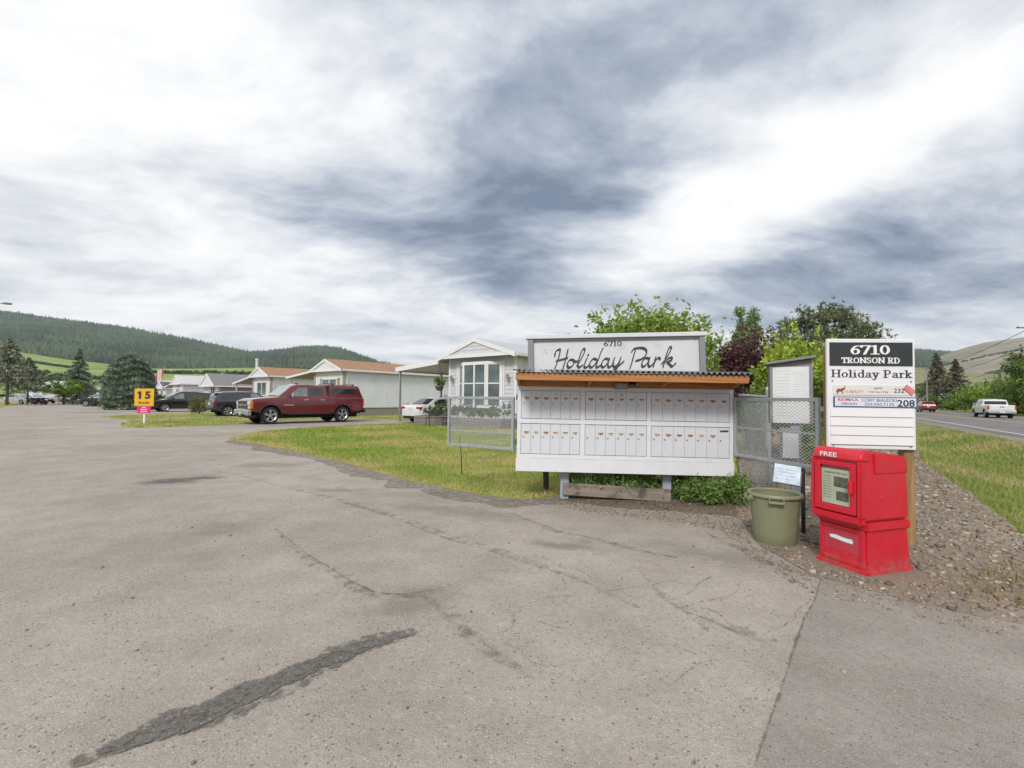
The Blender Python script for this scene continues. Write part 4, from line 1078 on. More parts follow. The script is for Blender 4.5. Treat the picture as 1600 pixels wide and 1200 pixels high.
xsec([(-0.262, 0.345), (-0.262, 0.418), (0.268, 0.418), (0.272, 0.345)], HW + 0.010, HW + 0.008, 0.345, 0.418).build('belt_ledge', 'red_plastic', nb, bevel=0.012, seg=2, smooth=True)
xsec([(-0.300, 0.425), (-0.318, 0.50), (-0.308, 0.90), (-0.290, 0.952), (-0.250, 0.982), (-0.18, 0.985), (0.20, 0.938), (0.232, 0.905), (0.250, 0.79), (0.252, 0.425)], HW + 0.012, HW - 0.010, 0.42, 0.985).build('upper_shell', 'red_plastic', nb, bevel=0.02, seg=3, smooth=True)
# raised cheeks and hood around the door
for sx in (-1, 1):
    xsec([(-0.337, 0.46), (-0.340, 0.56), (-0.328, 0.905), (-0.30, 0.905), (-0.30, 0.46)], 0.0, 0.0, 0.4, 0.985).v
    MB().prism([(-0.338, 0.452), (-0.342, 0.56), (-0.330, 0.902), (-0.285, 0.902), (-0.285, 0.452)], sx * (HW - 0.026), sx * (HW + 0.013), 'x').build('cheek', 'red_plastic', nb, bevel=0.008, seg=2, smooth=True)
MB().prism([(-0.334, 0.893), (-0.326, 0.935), (-0.300, 0.972), (-0.255, 0.991), (-0.20, 0.990), (-0.20, 0.893)], -HW - 0.006, HW + 0.006, 'x').build('hood', 'red_plastic', nb, bevel=0.016, seg=3, smooth=True)
MB().prism([(-0.342, 0.395), (-0.345, 0.455), (-0.28, 0.468), (-0.26, 0.395)], -HW - 0.010, HW + 0.010, 'x').build('lower_lip', 'red_plastic', nb, bevel=0.014, seg=2, smooth=True)
BX((0.186, 0.0, 0.61), (0.05, 0.20, 0.012), 'side_rib', 'red_plastic', nb, 0.004)
# side panel step near the top
MB().prism([(-0.16, 0.80), (0.245, 0.80), (0.236, 0.905), (0.20, 0.936), (-0.16, 0.965)], HW - 0.03, HW + 0.006, 'x').build('side_step', 'red_plastic', nb, bevel=0.006, seg=2, smooth=True)
# door: four frame bars, pane, handle
YD = -0.331
door = thing_door = MB().box((-0.152, YD, 0.672), (0.048, 0.024, 0.40)).box((0.152, YD, 0.672), (0.048, 0.024, 0.40)).box((0, YD, 0.862), (0.256, 0.024, 0.036)).box((0, YD, 0.496), (0.256, 0.024, 0.05)).build('door_frame', 'red_plastic', nb, bevel=0.004)
BX((0, YD + 0.006, 0.682), (0.254, 0.004, 0.322), 'pane', 'clear_pane', door)
BX((0.148, YD - 0.026, 0.69), (0.036, 0.03, 0.105), 'handle', 'red_plastic', door, 0.006)
BX((0, -0.314, 0.672), (0.30, 0.006, 0.40), 'door_backing', 'red_faded', nb)
txt('FREE', -0.055, 0.937, 0.150, 0.036, 'free_lettering', 'letter_white', nb, -0.333, 0.02)
# recessed lower front with sprayed-over sticker
lf = MB().box((-0.172, -0.264, 0.20), (0.036, 0.016, 0.30)).box((0.172, -0.264, 0.20), (0.036, 0.016, 0.30)).box((0, -0.264, 0.333), (0.306, 0.016, 0.034)).box((0, -0.266, 0.066), (0.306, 0.016, 0.034)).build('lower_frame', 'red_plastic', nb, bevel=0.004)
BX((0, -0.2605, 0.20), (0.306, 0.004, 0.232), 'lower_panel', 'red_faded', nb)
MB().prism([(-0.105, 0.262), (-0.06, 0.268), (0.03, 0.262), (0.098, 0.262), (0.112, 0.236), (0.10, 0.214), (0.03, 0.216), (-0.05, 0.222), (-0.10, 0.226), (-0.114, 0.244)], -0.2645, -0.2632).build('sticker_smudge', 'grey_smudge', nb)  # grey smudge showing all round the blank sticker
MB().prism([(-0.095, 0.256), (-0.05, 0.262), (0.03, 0.254), (0.088, 0.256), (0.099, 0.236), (0.09, 0.222), (0.03, 0.223), (-0.04, 0.230), (-0.09, 0.233), (-0.10, 0.245)], -0.2665, -0.2650).build('blank_sticker', 'letter_white', nb)
npz = thing('newspaper', 'cream newspaper with dark photos behind the red box window', 'newspaper', nb.location, R(-72.5)); npz.scale = (0.98, 0.94, 1.0)
BX((-0.004, -0.3195, 0.672), (0.244, 0.004, 0.29), 'page', 'newsprint', npz)
bars(0.0, 0.785, 0.20, 0.018, 12, rg, 'headline', 'newsprint_ink', npz, -0.3222)
for k in range(9): bars(-0.075, 0.752 - k * 0.022, 0.075, 0.008, 10, rg, 'print_line', 'newsprint_ink', npz, -0.3222)
MB().box((0.045, -0.3222, 0.715), (0.125, 0.001, 0.085)).build('photo', 'newsprint_photo', npz)
MB().box((0.055, -0.3222, 0.60), (0.105, 0.001, 0.075)).build('photo', 'newsprint_photo', npz)

# ================================================================== BIN
can = thing('trash_can', 'olive green ribbed plastic trash can beside the red box', 'trash can', (2.60, 4.52, 0.0), R(-18)); can.scale = (0.87, 0.87, 0.93)
def can_shell():
    prof = [(0.215, 0.0), (0.222, 0.012), (0.262, 0.50), (0.266, 0.505)]
    n = 96; vs_ = []; fs = []
    zs = [0.0, 0.012, 0.12, 0.25, 0.38, 0.485, 0.492]
    for z in zs:
        r = np.interp(z, [0, 0.012, 0.5], [0.208, 0.216, 0.256])
        for k in range(n):
            a = 2 * math.pi * k / n
            g = -0.004 if (k % 8 == 0 and 0.01 < z < 0.49) else 0.0
            vs_.append(((r + g) * math.cos(a), (r + g) * math.sin(a), z))
    for i in range(len(zs) - 1):
        fs += [(i * n + k, i * n + (k + 1) % n, (i + 1) * n + (k + 1) % n, (i + 1) * n + k) for k in range(n)]
    fs.append(tuple(range(n - 1, -1, -1)))
    o = len(vs_)
    for (r, z) in ((0.246, 0.492), (0.205, 0.02)):
        vs_ += [(r * math.cos(2 * math.pi * k / n), r * math.sin(2 * math.pi * k / n), z) for k in range(n)]
    fs += [(o + k, o + n + k, o + n + (k + 1) % n, o + (k + 1) % n) for k in range(n)]
    fs.append(tuple(range(o + n, o + 2 * n)))
    return MB().add(vs_, fs)
can_shell().build('body', 'olive_plastic', can, smooth=True)
MB().lathe([(0.243, 0.488), (0.272, 0.484), (0.279, 0.492), (0.279, 0.508), (0.270, 0.520), (0.252, 0.520), (0.243, 0.510), (0.243, 0.488)], 64).build('rim', 'olive_plastic', can, smooth=True)
for a in (-98, 22, 190):
    ca, sa = math.cos(R(a)), math.sin(R(a))
    hb = MB()
    rot = Matrix.Rotation(R(a), 3, 'Z')
    hb.box(rot @ Vector((0.283, 0, 0.452)), (0.045, 0.15, 0.022), rot)
    for sy in (-1, 1): hb.box(rot @ Vector((0.275, sy * 0.067, 0.468)), (0.05, 0.016, 0.05), rot)
    hb.build('handle', 'olive_plastic', can, bevel=0.005)

# ================================================================== FLYER STAND AND NOTICE BOARD
fs_ = thing('flyer_stand', 'black upright stand holding pale blue flyers behind the trash can', 'flyer stand', (2.98, 4.86, 0), R(-30))
BX((0.10, 0.05, 0.33), (0.035, 0.16, 0.70), 'upright', 'black_plastic', fs_, 0.004)
fb = BX((0, 0, 0), (0.27, 0.014, 0.22), 'flyer_holder', 'black_plastic', fs_, 0.002); fb.location = (-0.045, -0.045, 0.605); fb.rotation_euler = (R(-24), R(6), 0)
BX((0, -0.0085, 0.0), (0.24, 0.002, 0.20), 'flyer', 'paper_blue', fb)
for k in range(4): bars(-0.01, 0.05 - k * 0.035, 0.17, 0.012, 8, rg, 'flyer_print', 'paper_ink', fb, -0.0105)

kb = thing('notice_board', 'weathered grey notice board with a sloping top and white papers behind the gate', 'notice board', (3.47, 5.66, 0), R(-24))
BX((0.05, 0.10, 0.62), (0.10, 0.10, 1.24), 'post', 'grey_blue_paint', kb, 0.004)
MB().prism([(-0.23, 1.10), (0.23, 1.10), (0.23, 1.905), (-0.23, 1.84)], 0.02, 0.20).build('case', 'weathered_grey', kb, bevel=0.004)
rf = MB().prism([(-0.275, 1.838), (0.262, 1.914), (0.262, 1.945), (-0.275, 1.868)], -0.06, 0.235).build('sloping_top', 'weathered_grey', kb, bevel=0.004)
for x in (-0.215, 0.215): BX((x, 0.005, 1.46), (0.032, 0.05, 0.70), 'frame_stile', 'weathered_grey', kb, 0.003)
BX((0.0, 0.012, 1.46), (0.395, 0.014, 0.70), 'paper_backing', 'paper', kb)
for k in range(15): bars(-0.09, 1.76 - k * 0.04, 0.16, 0.006, 9, rg, 'notice_print', 'paper_ink', kb, 0.0035)
BX((0.095, 0.003, 1.62), (0.17, 0.002, 0.32), 'notice_sheet', 'paper', kb)
for k in range(9): bars(0.095, 1.74 - k * 0.03, 0.13, 0.006, 9, rg, 'notice_print', 'paper_ink', kb, 0.0015)
BX((-0.01, 0.022, 0.84), (0.17, 0.06, 0.33), 'lower_sheet', 'paper', kb, 0.003)
BX((0.0, 0.06, 0.80), (0.24, 0.02, 0.50), 'lower_panel', 'weathered_grey', kb, 0.003)
# ================================================================== MOBILE HOMES ALONG THE PARK ROAD
mat('siding_white', (0.66, 0.66, 0.68), 0.55, 0.04, 2, dirt=((0.5, 0.49, 0.47), 0.3, 1.2))
mat('siding_lilac', (0.56, 0.56, 0.61), 0.55, 0.04, 2, dirt=((0.44, 0.43, 0.45), 0.3, 1.5))
mat('panel_white', (0.70, 0.72, 0.76), 0.5, 0.05, 1.2, dirt=((0.5, 0.5, 0.5), 0.35, 0.8))
mat('trim_white', (0.72, 0.72, 0.73), 0.5, 0.04, 3)
mat('trim_tan', (0.36, 0.30, 0.25), 0.6, 0.08, 3)
mat('siding_tan', (0.30, 0.235, 0.20), 0.65, 0.08, 2)
mat('skirting_tan', (0.27, 0.25, 0.215), 0.7, 0.08, 2, dirt=((0.2, 0.18, 0.15), 0.5, 2))
mat('soffit_tan', (0.33, 0.27, 0.21), 0.7, 0.06, 3)
mat('ceiling_white', (0.60, 0.60, 0.59), 0.6, 0.05, 2)
mat('shingle_orange', (0.33, 0.185, 0.11), 0.9, 0.30, 7, bump=0.4, bscale=14, dirt=((0.22, 0.12, 0.075), 0.6, 2.2))
mat('shingle_grey', (0.20, 0.20, 0.205), 0.9, 0.22, 7, bump=0.4, bscale=14, dirt=((0.14, 0.14, 0.14), 0.5, 2))
mat('shingle_dark', (0.085, 0.085, 0.09), 0.9, 0.2, 7)
mat('metal_roof_pale', (0.55, 0.56, 0.58), 0.45, 0.06, 2, metal=0.2)
mat('house_glass', (0.09, 0.12, 0.12), 0.06, 0.5, 1.6, spec=0.9)
mat('curtain', (0.30, 0.34, 0.32), 0.3, 0.3, 3)
mat('lattice_pink', (0.45, 0.33, 0.32), 0.7, 0.1, 6)
mat('pipe_white', (0.62, 0.63, 0.66), 0.4, 0.06, 5)
wood_mat('timber_grey', (0.13, 0.11, 0.105), (0.30, 0.27, 0.26), 'x', 0.7)
mat('pole_grey_box', (0.33, 0.34, 0.35), 0.5, 0.1, 5)
HA = R(40)
def front_window(parent, x0, x1, z0, z1, panes=2, y=0.0, frame='trim_white', glass='house_glass', bar=False):
    w_ = MB().box(((x0 + x1) / 2, y - 0.03, z1 + 0.04), (x1 - x0 + 0.2, 0.07, 0.09)).box(((x0 + x1) / 2, y - 0.035, z0 - 0.04), (x1 - x0 + 0.2, 0.09, 0.09))
    n = panes + 1
    for k in range(n):
        x = x0 + (x1 - x0) * k / panes
        w_.box((x, y - 0.028, (z0 + z1) / 2), (0.085, 0.06, z1 - z0 - 0.004))
    f = w_.build('window', frame, parent)
    for k in range(panes):
        a = x0 + (x1 - x0) * k / panes; b = x0 + (x1 - x0) * (k + 1) / panes
        MB().box(((a + b) / 2, y - 0.012, (z0 + z1) / 2), (b - a - 0.07, 0.012, z1 - z0)).build('pane', glass, f)
        if bar: MB().box(((a + b) / 2, y - 0.024, z0 + (z1 - z0) * 0.52), (b - a - 0.086, 0.02, 0.05)).build('sash_bar', frame, f)
    return f
def home(name, label, corner, W, L, eave, ridge, roofm, wallm='siding_white', endm='siding_white', skirt='skirting_tan', fascia='trim_white', awning=None, win=(0.3, 0.75), over=0.28, a=HA, trim=None, zwin=(1.55, 2.75)):
    C_ = Vector((corner[0], corner[1], 0)); F = Vector((math.cos(a), -math.sin(a), 0))
    t = thing(name, label, 'mobile home', C_ - F * W, -a)
    MB().box((W / 2, L / 2, 0.34), (W - 0.1, L - 0.1, 0.70)).build('skirting', skirt, t)
    # walls: two ends with gables, two long sides
    gz = eave + 0.02
    MB().prism([(0, 0.62), (W, 0.62), (W, gz), (W / 2, ridge - 0.06), (0, gz)], 0.0, 0.10).build('end_wall', endm, t)
    MB().prism([(0, 0.62), (W, 0.62), (W, gz), (W / 2, ridge - 0.06), (0, gz)], L - 0.10, L).build('end_wall', endm, t)
    for x in (0.05, W - 0.05):
        MB().box((x, L / 2, (0.62 + gz) / 2), (0.10, L - 0.204, gz - 0.62)).build('side_wall', wallm, t)
    # upright seams of the long wall
    for k in range(1, int(L / 1.22)):
        MB().box((W + 0.008, k * 1.22, (0.62 + gz) / 2), (0.016, 0.03, gz - 0.64)).build('batten', wallm, t)
    for x, y in ((0.0, 0), (W, 0)): MB().box((x, 0.0, (0.62 + gz) / 2), (0.15, 0.15, gz - 0.62)).build('corner_board', fascia if trim is None else trim, t)
    for (x, y) in ((W + 0.06, 0.22), (W + 0.06, L - 0.4)): MB().box((x, y, eave / 2 + 0.1), (0.08, 0.06, eave - 0.3)).build('downspout', fascia, t)
    MB().box((W + 0.05, L * 0.52, 1.5), (0.12, 0.3, 0.42)).build('meter_box', 'pole_grey_box', t)
    MB().box((W + 0.03, L * 0.30, 1.05), (0.06, 0.22, 0.18)).build('dryer_vent', 'trim_white', t)
    # roof slabs
    # boxed gable: pediment flush with the overhang, trim along its foot
    sl0 = (ridge - eave) / (W / 2); zf = ridge - sl0 * (W / 2 + over)
    MB().prism([(-over * 0.9, zf + 0.02), (W + over * 0.9, zf + 0.02), (W / 2, ridge - 0.05)], -over - 0.07, -0.02).build('pediment', endm, t)
    MB().box((W / 2, -over - 0.105, zf + 0.0), (W + 2 * over - 0.02, 0.05, 0.17)).build('gable_trim', fascia, t)
    for sx in (-1, 1):
        x0, x1 = W / 2, (W + over if sx > 0 else -over)
        sl = (ridge - eave) / (W / 2)
        z1 = ridge - sl * abs(x1 - x0)
        rf = MB().prism([(x0, ridge), (x1, z1), (x1, z1 + 0.07), (x0, ridge + 0.07)], -over - 0.1, L + over).build('roof_slope', roofm, t)
        bd = MB().prism([(x0, ridge - 0.14), (x1, z1 - 0.14), (x1, z1 + 0.045), (x0, ridge + 0.045)], -over - 0.14, -over - 0.085).build('barge_board', fascia, t)
        MB().box((x1 + sx * 0.03, L / 2, z1 - 0.02), (0.07, L + 2 * over, 0.15)).build('gutter', fascia, t)
        MB().prism([(W / 2, ridge - 0.10), (x1, z1 - 0.08), (x1, z1 - 0.05), (W / 2, ridge - 0.05)], -over - 0.08, -0.004).build('soffit', 'soffit_tan' if awning else 'ceiling_white', t)
    if awning:
        aw, az = awning
        sl = (ridge - eave) / (W / 2); zs = ridge - sl * (W / 2 + over)
        ln = 7.0
        MB().prism([(-over - 0.02, zs - 0.03), (-aw, az), (-aw, az + 0.08), (-over - 0.02, zs + 0.05)], -over, ln).build('awning_roof', roofm, t)
        MB().prism([(-over - 0.02, zs - 0.12), (-aw, az - 0.12), (-aw, az + 0.05), (-over - 0.02, zs + 0.03)], -over - 0.12, -over - 0.005).build('awning_fascia', fascia, t)
        MB().prism([(-over - 0.02, zs - 0.07), (-aw, az - 0.05), (-aw, az - 0.02), (-over - 0.02, zs - 0.04)], -over, ln).build('awning_ceiling', 'soffit_tan', t)
        for y in (0.0, 3.4, 6.8): MB().box((-aw + 0.15, y, (az - 0.03) / 2), (0.09, 0.09, az - 0.03)).build('awning_post', fascia, t)
    if win:
        front_window(t, W * win[0], W * win[1], zwin[0], zwin[1], 2, 0.0, 'trim_white', 'house_glass', False)
    return t
ORANGE = home('mobile_home', 'long white mobile home with orange shingle roof right behind the maroon pickup', (-12.4, 33.5), 4.3, 19, 3.52, 4.26, 'shingle_orange', 'panel_white', 'siding_white', awning=(4.4, 3.05), win=(0.28, 0.78), trim='trim_tan')
front_window(ORANGE, 0.98, 1.15, 1.55, 2.75, 1, -0.01, 'trim_tan', 'trim_tan'); front_window(ORANGE, 3.55, 3.72, 1.55, 2.75, 1, -0.01, 'trim_tan', 'trim_tan')
# small windows on its long wall
for y0 in (12.6, 13.05):
    MB().box((4.335, y0, 2.35), (0.05, 0.40, 0.75)).build('side_window', 'trim_white', ORANGE)
    MB().box((4.366, y0, 2.35), (0.02, 0.30, 0.62)).build('side_pane', 'house_glass', ORANGE)
MB().box((4.36, 7.6, 0.42), (0.06, 0.9, 0.66)).build('access_panel', 'trim_white', ORANGE)
MB().box((2.9, 9.0, 4.17), (0.35, 0.35, 0.22)).build('roof_vent', 'shingle_dark', ORANGE)
THIRD = home('mobile_home', 'white mobile home with orange roof and sloping carport awning above the dark hatchback SUV', (-22.8, 43.0), 4.1, 16, 3.45, 4.23, 'shingle_orange', 'panel_white', 'siding_white', awning=(4.6, 2.75), win=(0.25, 0.78), trim='trim_tan')
lt = lattice(-3.6, -0.3, 1.3, 2.2, 0.16, 0.16, 0.03, 0.01).build('lattice_screen', 'lattice_pink', THIRD); lt.location = (0, 4.0, 0)
FOURTH = home('mobile_home', 'grey shingled mobile home with a tall white chimney pipe', (-34.9, 54.0), 4.6, 15, 2.85, 4.1, 'shingle_grey', 'siding_tan', 'siding_white', skirt='trim_white', win=(0.5, 0.8), over=0.45, zwin=(1.2, 2.5))
MB().cyl((2.6, 5.0, 3.9), (2.6, 5.0, 6.15), 0.16, n=12).build('chimney_pipe', 'pipe_white', FOURTH, smooth=True)
MB().cyl((2.6, 5.0, 6.18), (2.6, 5.0, 6.30), 0.24, 0.2, n=12).build('chimney_cap', 'pipe_white', FOURTH, smooth=True)
MB().box((3.4, 8.5, 3.75), (0.4, 0.4, 0.35)).build('roof_vent', 'shingle_dark', FOURTH)
FIFTH = home('mobile_home', 'white mobile home with pale metal roof and an arched gable window', (-46.3, 64.0), 4.6, 14, 3.2, 4.3, 'metal_roof_pale', 'siding_white', 'siding_white', skirt='trim_white', awning=(3.6, 2.7), win=(0.35, 0.72), zwin=(1.0, 2.4))
MB().cyl((2.45, -0.02, 3.1), (2.45, -0.06, 3.1), 0.42, n=16).build('arched_window', 'house_glass', FIFTH); MB().box((2.45, -0.045, 2.85), (0.8, 0.04, 0.5)).build('arched_window', 'house_glass', FIFTH)
SIXTH = home('mobile_home', 'small white mobile home with dark roof at the far end of the row', (-57.5, 75.5), 4.2, 12, 2.75, 3.7, 'shingle_dark', 'siding_white', 'siding_white', skirt='trim_white', win=(0.35, 0.7), zwin=(1.0, 2.2))
# beyond the row
for (lab, c, W_, L_, e, r_, rm) in (('low pale building with a white roof behind the bright green tree at the far left', (-84, 88), 7, 20, 2.6, 4.0, 'metal_roof_pale'),
                                    ('flat white roofed building between the far spruce and the domed conifer', (-72, 98), 7, 14, 2.8, 4.2, 'metal_roof_pale')):
    home('far_home', lab, c, W_, L_, e, r_, rm, skirt='trim_white', win=(0.3, 0.7), a=R(-30))['category'] = 'building'
fb_ = home('farm_shed', 'long pale shed roof far behind the row of homes under the green fields', (-150, 232), 10, 46, 6.5, 9.2, 'metal_roof_pale', 'siding_tan', skirt='siding_tan', win=None, a=R(-72)); fb_['category'] = 'shed'

# ---- the nearest home
NW, NL, NE, NR = 4.55, 15.0, 3.66, 4.42
NA = R(38)
NC = Vector((0.20, 22.0, 0)); NF = Vector((math.cos(NA), -math.sin(NA), 0))
near = thing('mobile_home', 'nearest white mobile home with lap siding and a bay window beside the carport', 'mobile home', NC - NF * NW, -NA)
MB().box((NW / 2, NL / 2, 0.36), (NW - 0.06, NL - 0.06, 0.72)).build('skirting', 'siding_lilac', near)
MB().prism([(0.02, 0.7), (NW - 0.02, 0.7), (NW - 0.02, NE), (NW / 2, NR - 0.05), (0.02, NE)], 0.02, NL - 0.02).build('walls', 'siding_white', near)
def lap_board(x0, x1, z0, h, xa=None, xb=None):
    """one lap of siding on the front; xa/xb: shorter top edge under the gable"""
    xa = x0 if xa is None else xa; xb = x1 if xb is None else xb
    vs_ = [(x0, -0.014, z0), (x1, -0.014, z0), (xb, 0.004, z0 + h), (xa, 0.004, z0 + h), (x0, 0.03, z0), (x1, 0.03, z0), (xb, 0.03, z0 + h), (xa, 0.03, z0 + h)]
    return MB().add(vs_, [(0, 1, 2, 3), (4, 7, 6, 5), (0, 4, 5, 1), (1, 5, 6, 2), (2, 6, 7, 3), (3, 7, 4, 0)]).build('siding_board', 'siding_lilac', near)
hb_ = 0.195
z = 0.30
while z < NE - 0.05:
    h = min(hb_, NE - z)
    if z > 3.16 or z < 0.92: lap_board(0.08, NW - 0.08, z, h - 0.004)
    else: lap_board(0.08, 0.62, z, h - 0.004); lap_board(3.80, NW - 0.08, z, h - 0.004)
    z += hb_
sl = (NR - NE) / (NW / 2)
z = NE + 0.0
while z < NR - 0.2:
    e0 = (z - NE) / sl + 0.16; e1 = (z + hb_ - NE) / sl + 0.16
    lb = lap_board(e0, NW - e0, z, hb_ - 0.006, min(e1, NW / 2 - 0.02), max(NW - e1, NW / 2 + 0.02)); lb.location = (0, -0.545, 0); z += hb_
ov = 0.36
MB().prism([(-ov, NE - 0.10), (NW + ov, NE - 0.10), (NW / 2, NR - 0.05)], -0.53, -0.0).build('pediment', 'siding_lilac', near)
MB().box((NW / 2, -0.56, NE - 0.09), (NW + 2 * ov - 0.04, 0.06, 0.17)).build('gable_trim', 'trim_white', near)
for x in (0.02, NW - 0.02): MB().box((x, -0.005, 2.15), (0.16, 0.07, 2.95)).build('corner_board', 'trim_white', near)
for k in range(0, 12): MB().box((NW - 0.005, 0.7 + k * 1.22, 2.15), (0.03, 0.03, 2.8)).build('batten', 'siding_white', near)
ov = 0.36
for sx in (-1, 1):
    x1 = NW + ov if sx > 0 else -ov
    z1 = NR - sl * (NW / 2 + ov)
    MB().prism([(NW / 2, NR), (x1, z1), (x1, z1 + 0.06), (NW / 2, NR + 0.06)], -0.55, NL + 0.3).build('roof_slope', 'metal_roof_pale', near)
    MB().prism([(NW / 2, NR - 0.15), (x1, z1 - 0.15), (x1, z1 + 0.05), (NW / 2, NR + 0.05)], -0.60, -0.535).build('barge_board', 'trim_white', near)
    MB().box((x1 + sx * 0.045, NL / 2 - 0.1, z1 - 0.02), (0.09, NL + 0.75, 0.14)).build('gutter', 'trim_white', near)
    MB().prism([(NW / 2, NR - 0.10), (x1, z1 - 0.09), (x1, z1 - 0.06), (NW / 2, NR - 0.06)], -0.53, -0.06).build('soffit', 'ceiling_white', near)
MB().cyl((3.5, 6.5, 3.8), (3.5, 6.5, 4.35), 0.12, n=10).build('roof_vent', 'black_metal', near); MB().box((3.5, 6.5, 4.4), (0.45, 0.4, 0.12)).build('roof_vent_cap', 'black_metal', near)
# bay window: three facets
bay = MB().prism([(0.75, 0.0), (1.40, -0.42), (3.0, -0.42), (3.65, 0.0)], 0.92, 1.06, 'z').build('bay_window', 'trim_white', near)
MB().prism([(0.70, 0.0), (1.37, -0.46), (3.03, -0.46), (3.70, 0.0)], 3.10, 3.26, 'z').build('bay_head', 'trim_white', bay)
def facet(p0, p1, nm, panes):
    a = Vector((*p0, 0)); b = Vector((*p1, 0)); d = (b - a); L_ = d.length; ang = math.atan2(d.y, d.x); rot = Matrix.Rotation(ang, 3, 'Z')
    for u in (0.05, L_ - 0.05): MB().box(a + rot @ Vector((u, 0, 2.08)), (0.10, 0.08, 2.04), rot).build('jamb', 'trim_white', bay)
    for u in range(1, panes): MB().box(a + rot @ Vector((L_ * u / panes, 0, 2.08)), (0.09, 0.08, 2.04), rot).build('mullion', 'trim_white', bay)
    for u in range(panes):
        w_ = (L_ - 0.2) / panes
        MB().box(a + rot @ Vector((L_ * (u + 0.5) / panes, 0.015, 2.08)), (w_ + 0.06, 0.02, 2.04), rot).build('pane', 'house_glass', bay)
        MB().box(a + rot @ Vector((L_ * (u + 0.5) / panes, -0.006, 2.16)), (w_ - 0.03, 0.03, 0.06), rot).build('sash_bar', 'trim_white', bay)
facet((0.75, -0.02), (1.40, -0.42), 'l', 1); facet((1.40, -0.42), (3.0, -0.42), 'c', 2); facet((3.0, -0.42), (3.65, -0.02), 'r', 1)
for x in (0.60, 0.71, 3.70, 3.81): MB().box((x, -0.03, 2.1), (0.085, 0.06, 2.35)).build('bay_casing', 'trim_white', near)
for x in (0.32, 4.18):
    lp = MB().cyl((x, -0.05, 2.42), (x, -0.22, 2.46), 0.02, n=8).build('lantern_bracket', 'galvanised', near)
    MB().lathe([(0.02, 0.17), (0.11, 0.11), (0.085, 0.09), (0.065, -0.12), (0.02, -0.14)], 10, (x, -0.22, 2.44)).build('wall_lantern', 'lens_grey', near, smooth=True)
# carport on its left side
cp = thing('carport', 'flat roofed carport with slim posts attached left of the nearest home', 'carport', near.location, -NA)
CW, CD = 4.0, 6.5
MB().prism([(-ov - 0.1, 3.36), (-CW, 3.06), (-CW, 3.16), (-ov - 0.1, 3.46)], -0.45, CD).build('roof_deck', 'metal_roof_pale', cp)
MB().prism([(-ov - 0.1, 3.32), (-CW + 0.06, 3.02), (-CW + 0.06, 3.055), (-ov - 0.1, 3.355)], -0.40, CD - 0.05).build('ceiling', 'ceiling_white', cp)
MB().prism([(-ov - 0.06, 3.24), (-CW - 0.05, 2.93), (-CW - 0.05, 3.19), (-ov - 0.06, 3.49)], -0.53, -0.46).build('front_fascia', 'trim_white', cp)
MB().box((-CW - 0.04, CD / 2 - 0.2, 3.06), (0.07, CD + 0.5, 0.24)).build('side_fascia', 'trim_white', cp)
for y in (-0.30, 3.0, CD - 0.3):
    MB().box((-CW + 0.12, y, 1.48), (0.10, 0.10, 3.04)).build('post', 'galvanised', cp)
MB().box((-0.55, 3.2, 1.5), (0.09, 0.09, 3.1)).build('post', 'fixture_grey', cp)
MB().box((-CW / 2, CD - 0.25, 2.82), (CW - 0.6, 0.08, 0.16)).build('rear_beam', 'fixture_grey', cp)
# raised timber planter
pl = thing('raised_planter', 'raised bed of stacked grey timbers below the bay window', 'planter', near.location, -NA)
for k in range(3):
    MB().box((2.15, -1.75 + 0.012 * k, 0.11 + 0.15 * k), (5.9, 0.12, 0.142)).build('timber', 'timber_grey', pl, bevel=0.01)
    for x in (-0.75, 5.05): MB().box((x, -1.03, 0.11 + 0.15 * k), (0.12, 1.30, 0.142)).build('timber', 'timber_grey', pl, bevel=0.01)
MB().box((2.15, -1.02, 0.22), (5.6, 1.3, 0.36)).build('soil', 'soil_dark', pl)
# iron bench by the planter
bn = thing('garden_bench', 'small black metal bench on the lawn beside the raised planter', 'bench', near.matrix_basis @ Vector((1.5, -2.35, 0.015)), -NA + R(20))
for x in (-0.45, 0.45):
    MB().tube([(x, -0.20, 0), (x, -0.16, 0.22), (x, -0.18, 0.42), (x, 0.20, 0.44), (x, 0.26, 0.82)], 0.018, 6).build('side_frame', 'black_metal', bn)
    MB().tube([(x, 0.22, 0), (x, 0.16, 0.20), (x, 0.20, 0.44)], 0.018, 6).build('leg', 'black_metal', bn)
for k in range(4): MB().box((0, -0.15 + k * 0.1, 0.455), (0.98, 0.06, 0.018)).build('seat_slat', 'black_metal', bn)
for k in range(3): MB().box((0, 0.225 + k * 0.018, 0.56 + k * 0.1), (0.98, 0.018, 0.05)).build('back_slat', 'black_metal', bn)

# ================================================================== SPEED SIGN, FLAG, LAMP, POLES
mat('sign_yellow', (0.72, 0.40, 0.012), 0.4, 0.05, 6)
mat('sign_magenta', (0.62, 0.028, 0.16), 0.45, 0.06, 6)
mat('flag_red', (0.55, 0.03, 0.03), 0.7, 0.08, 6)
mat('flag_white', (0.65, 0.65, 0.65), 0.7, 0.05, 6)
mat('pole_grey', (0.33, 0.34, 0.35), 0.5, 0.1, 5, metal=0.3)
wood_mat('pole_wood', (0.10, 0.075, 0.055), (0.22, 0.175, 0.135), 'z', 0.4)
wood_mat('pole_wood_pale', (0.16, 0.15, 0.12), (0.30, 0.29, 0.24), 'z', 0.4)
b_ = G(224.5, 661, 0.03); s15 = b_.y / FPX
ss = thing('speed_sign', 'yellow 15 km/h sign with a pink placard on a white stake', 'sign', b_, R(4))
BX((0, 0.02, 0.44), (0.085, 0.03, 0.9), 'stake', 'trim_white', ss, 0.003)
hz = (661 - 621) * s15
BX((-0.015, 0, hz), (0.90, 0.02, 0.86), 'yellow_panel', 'sign_yellow', ss, 0.004)
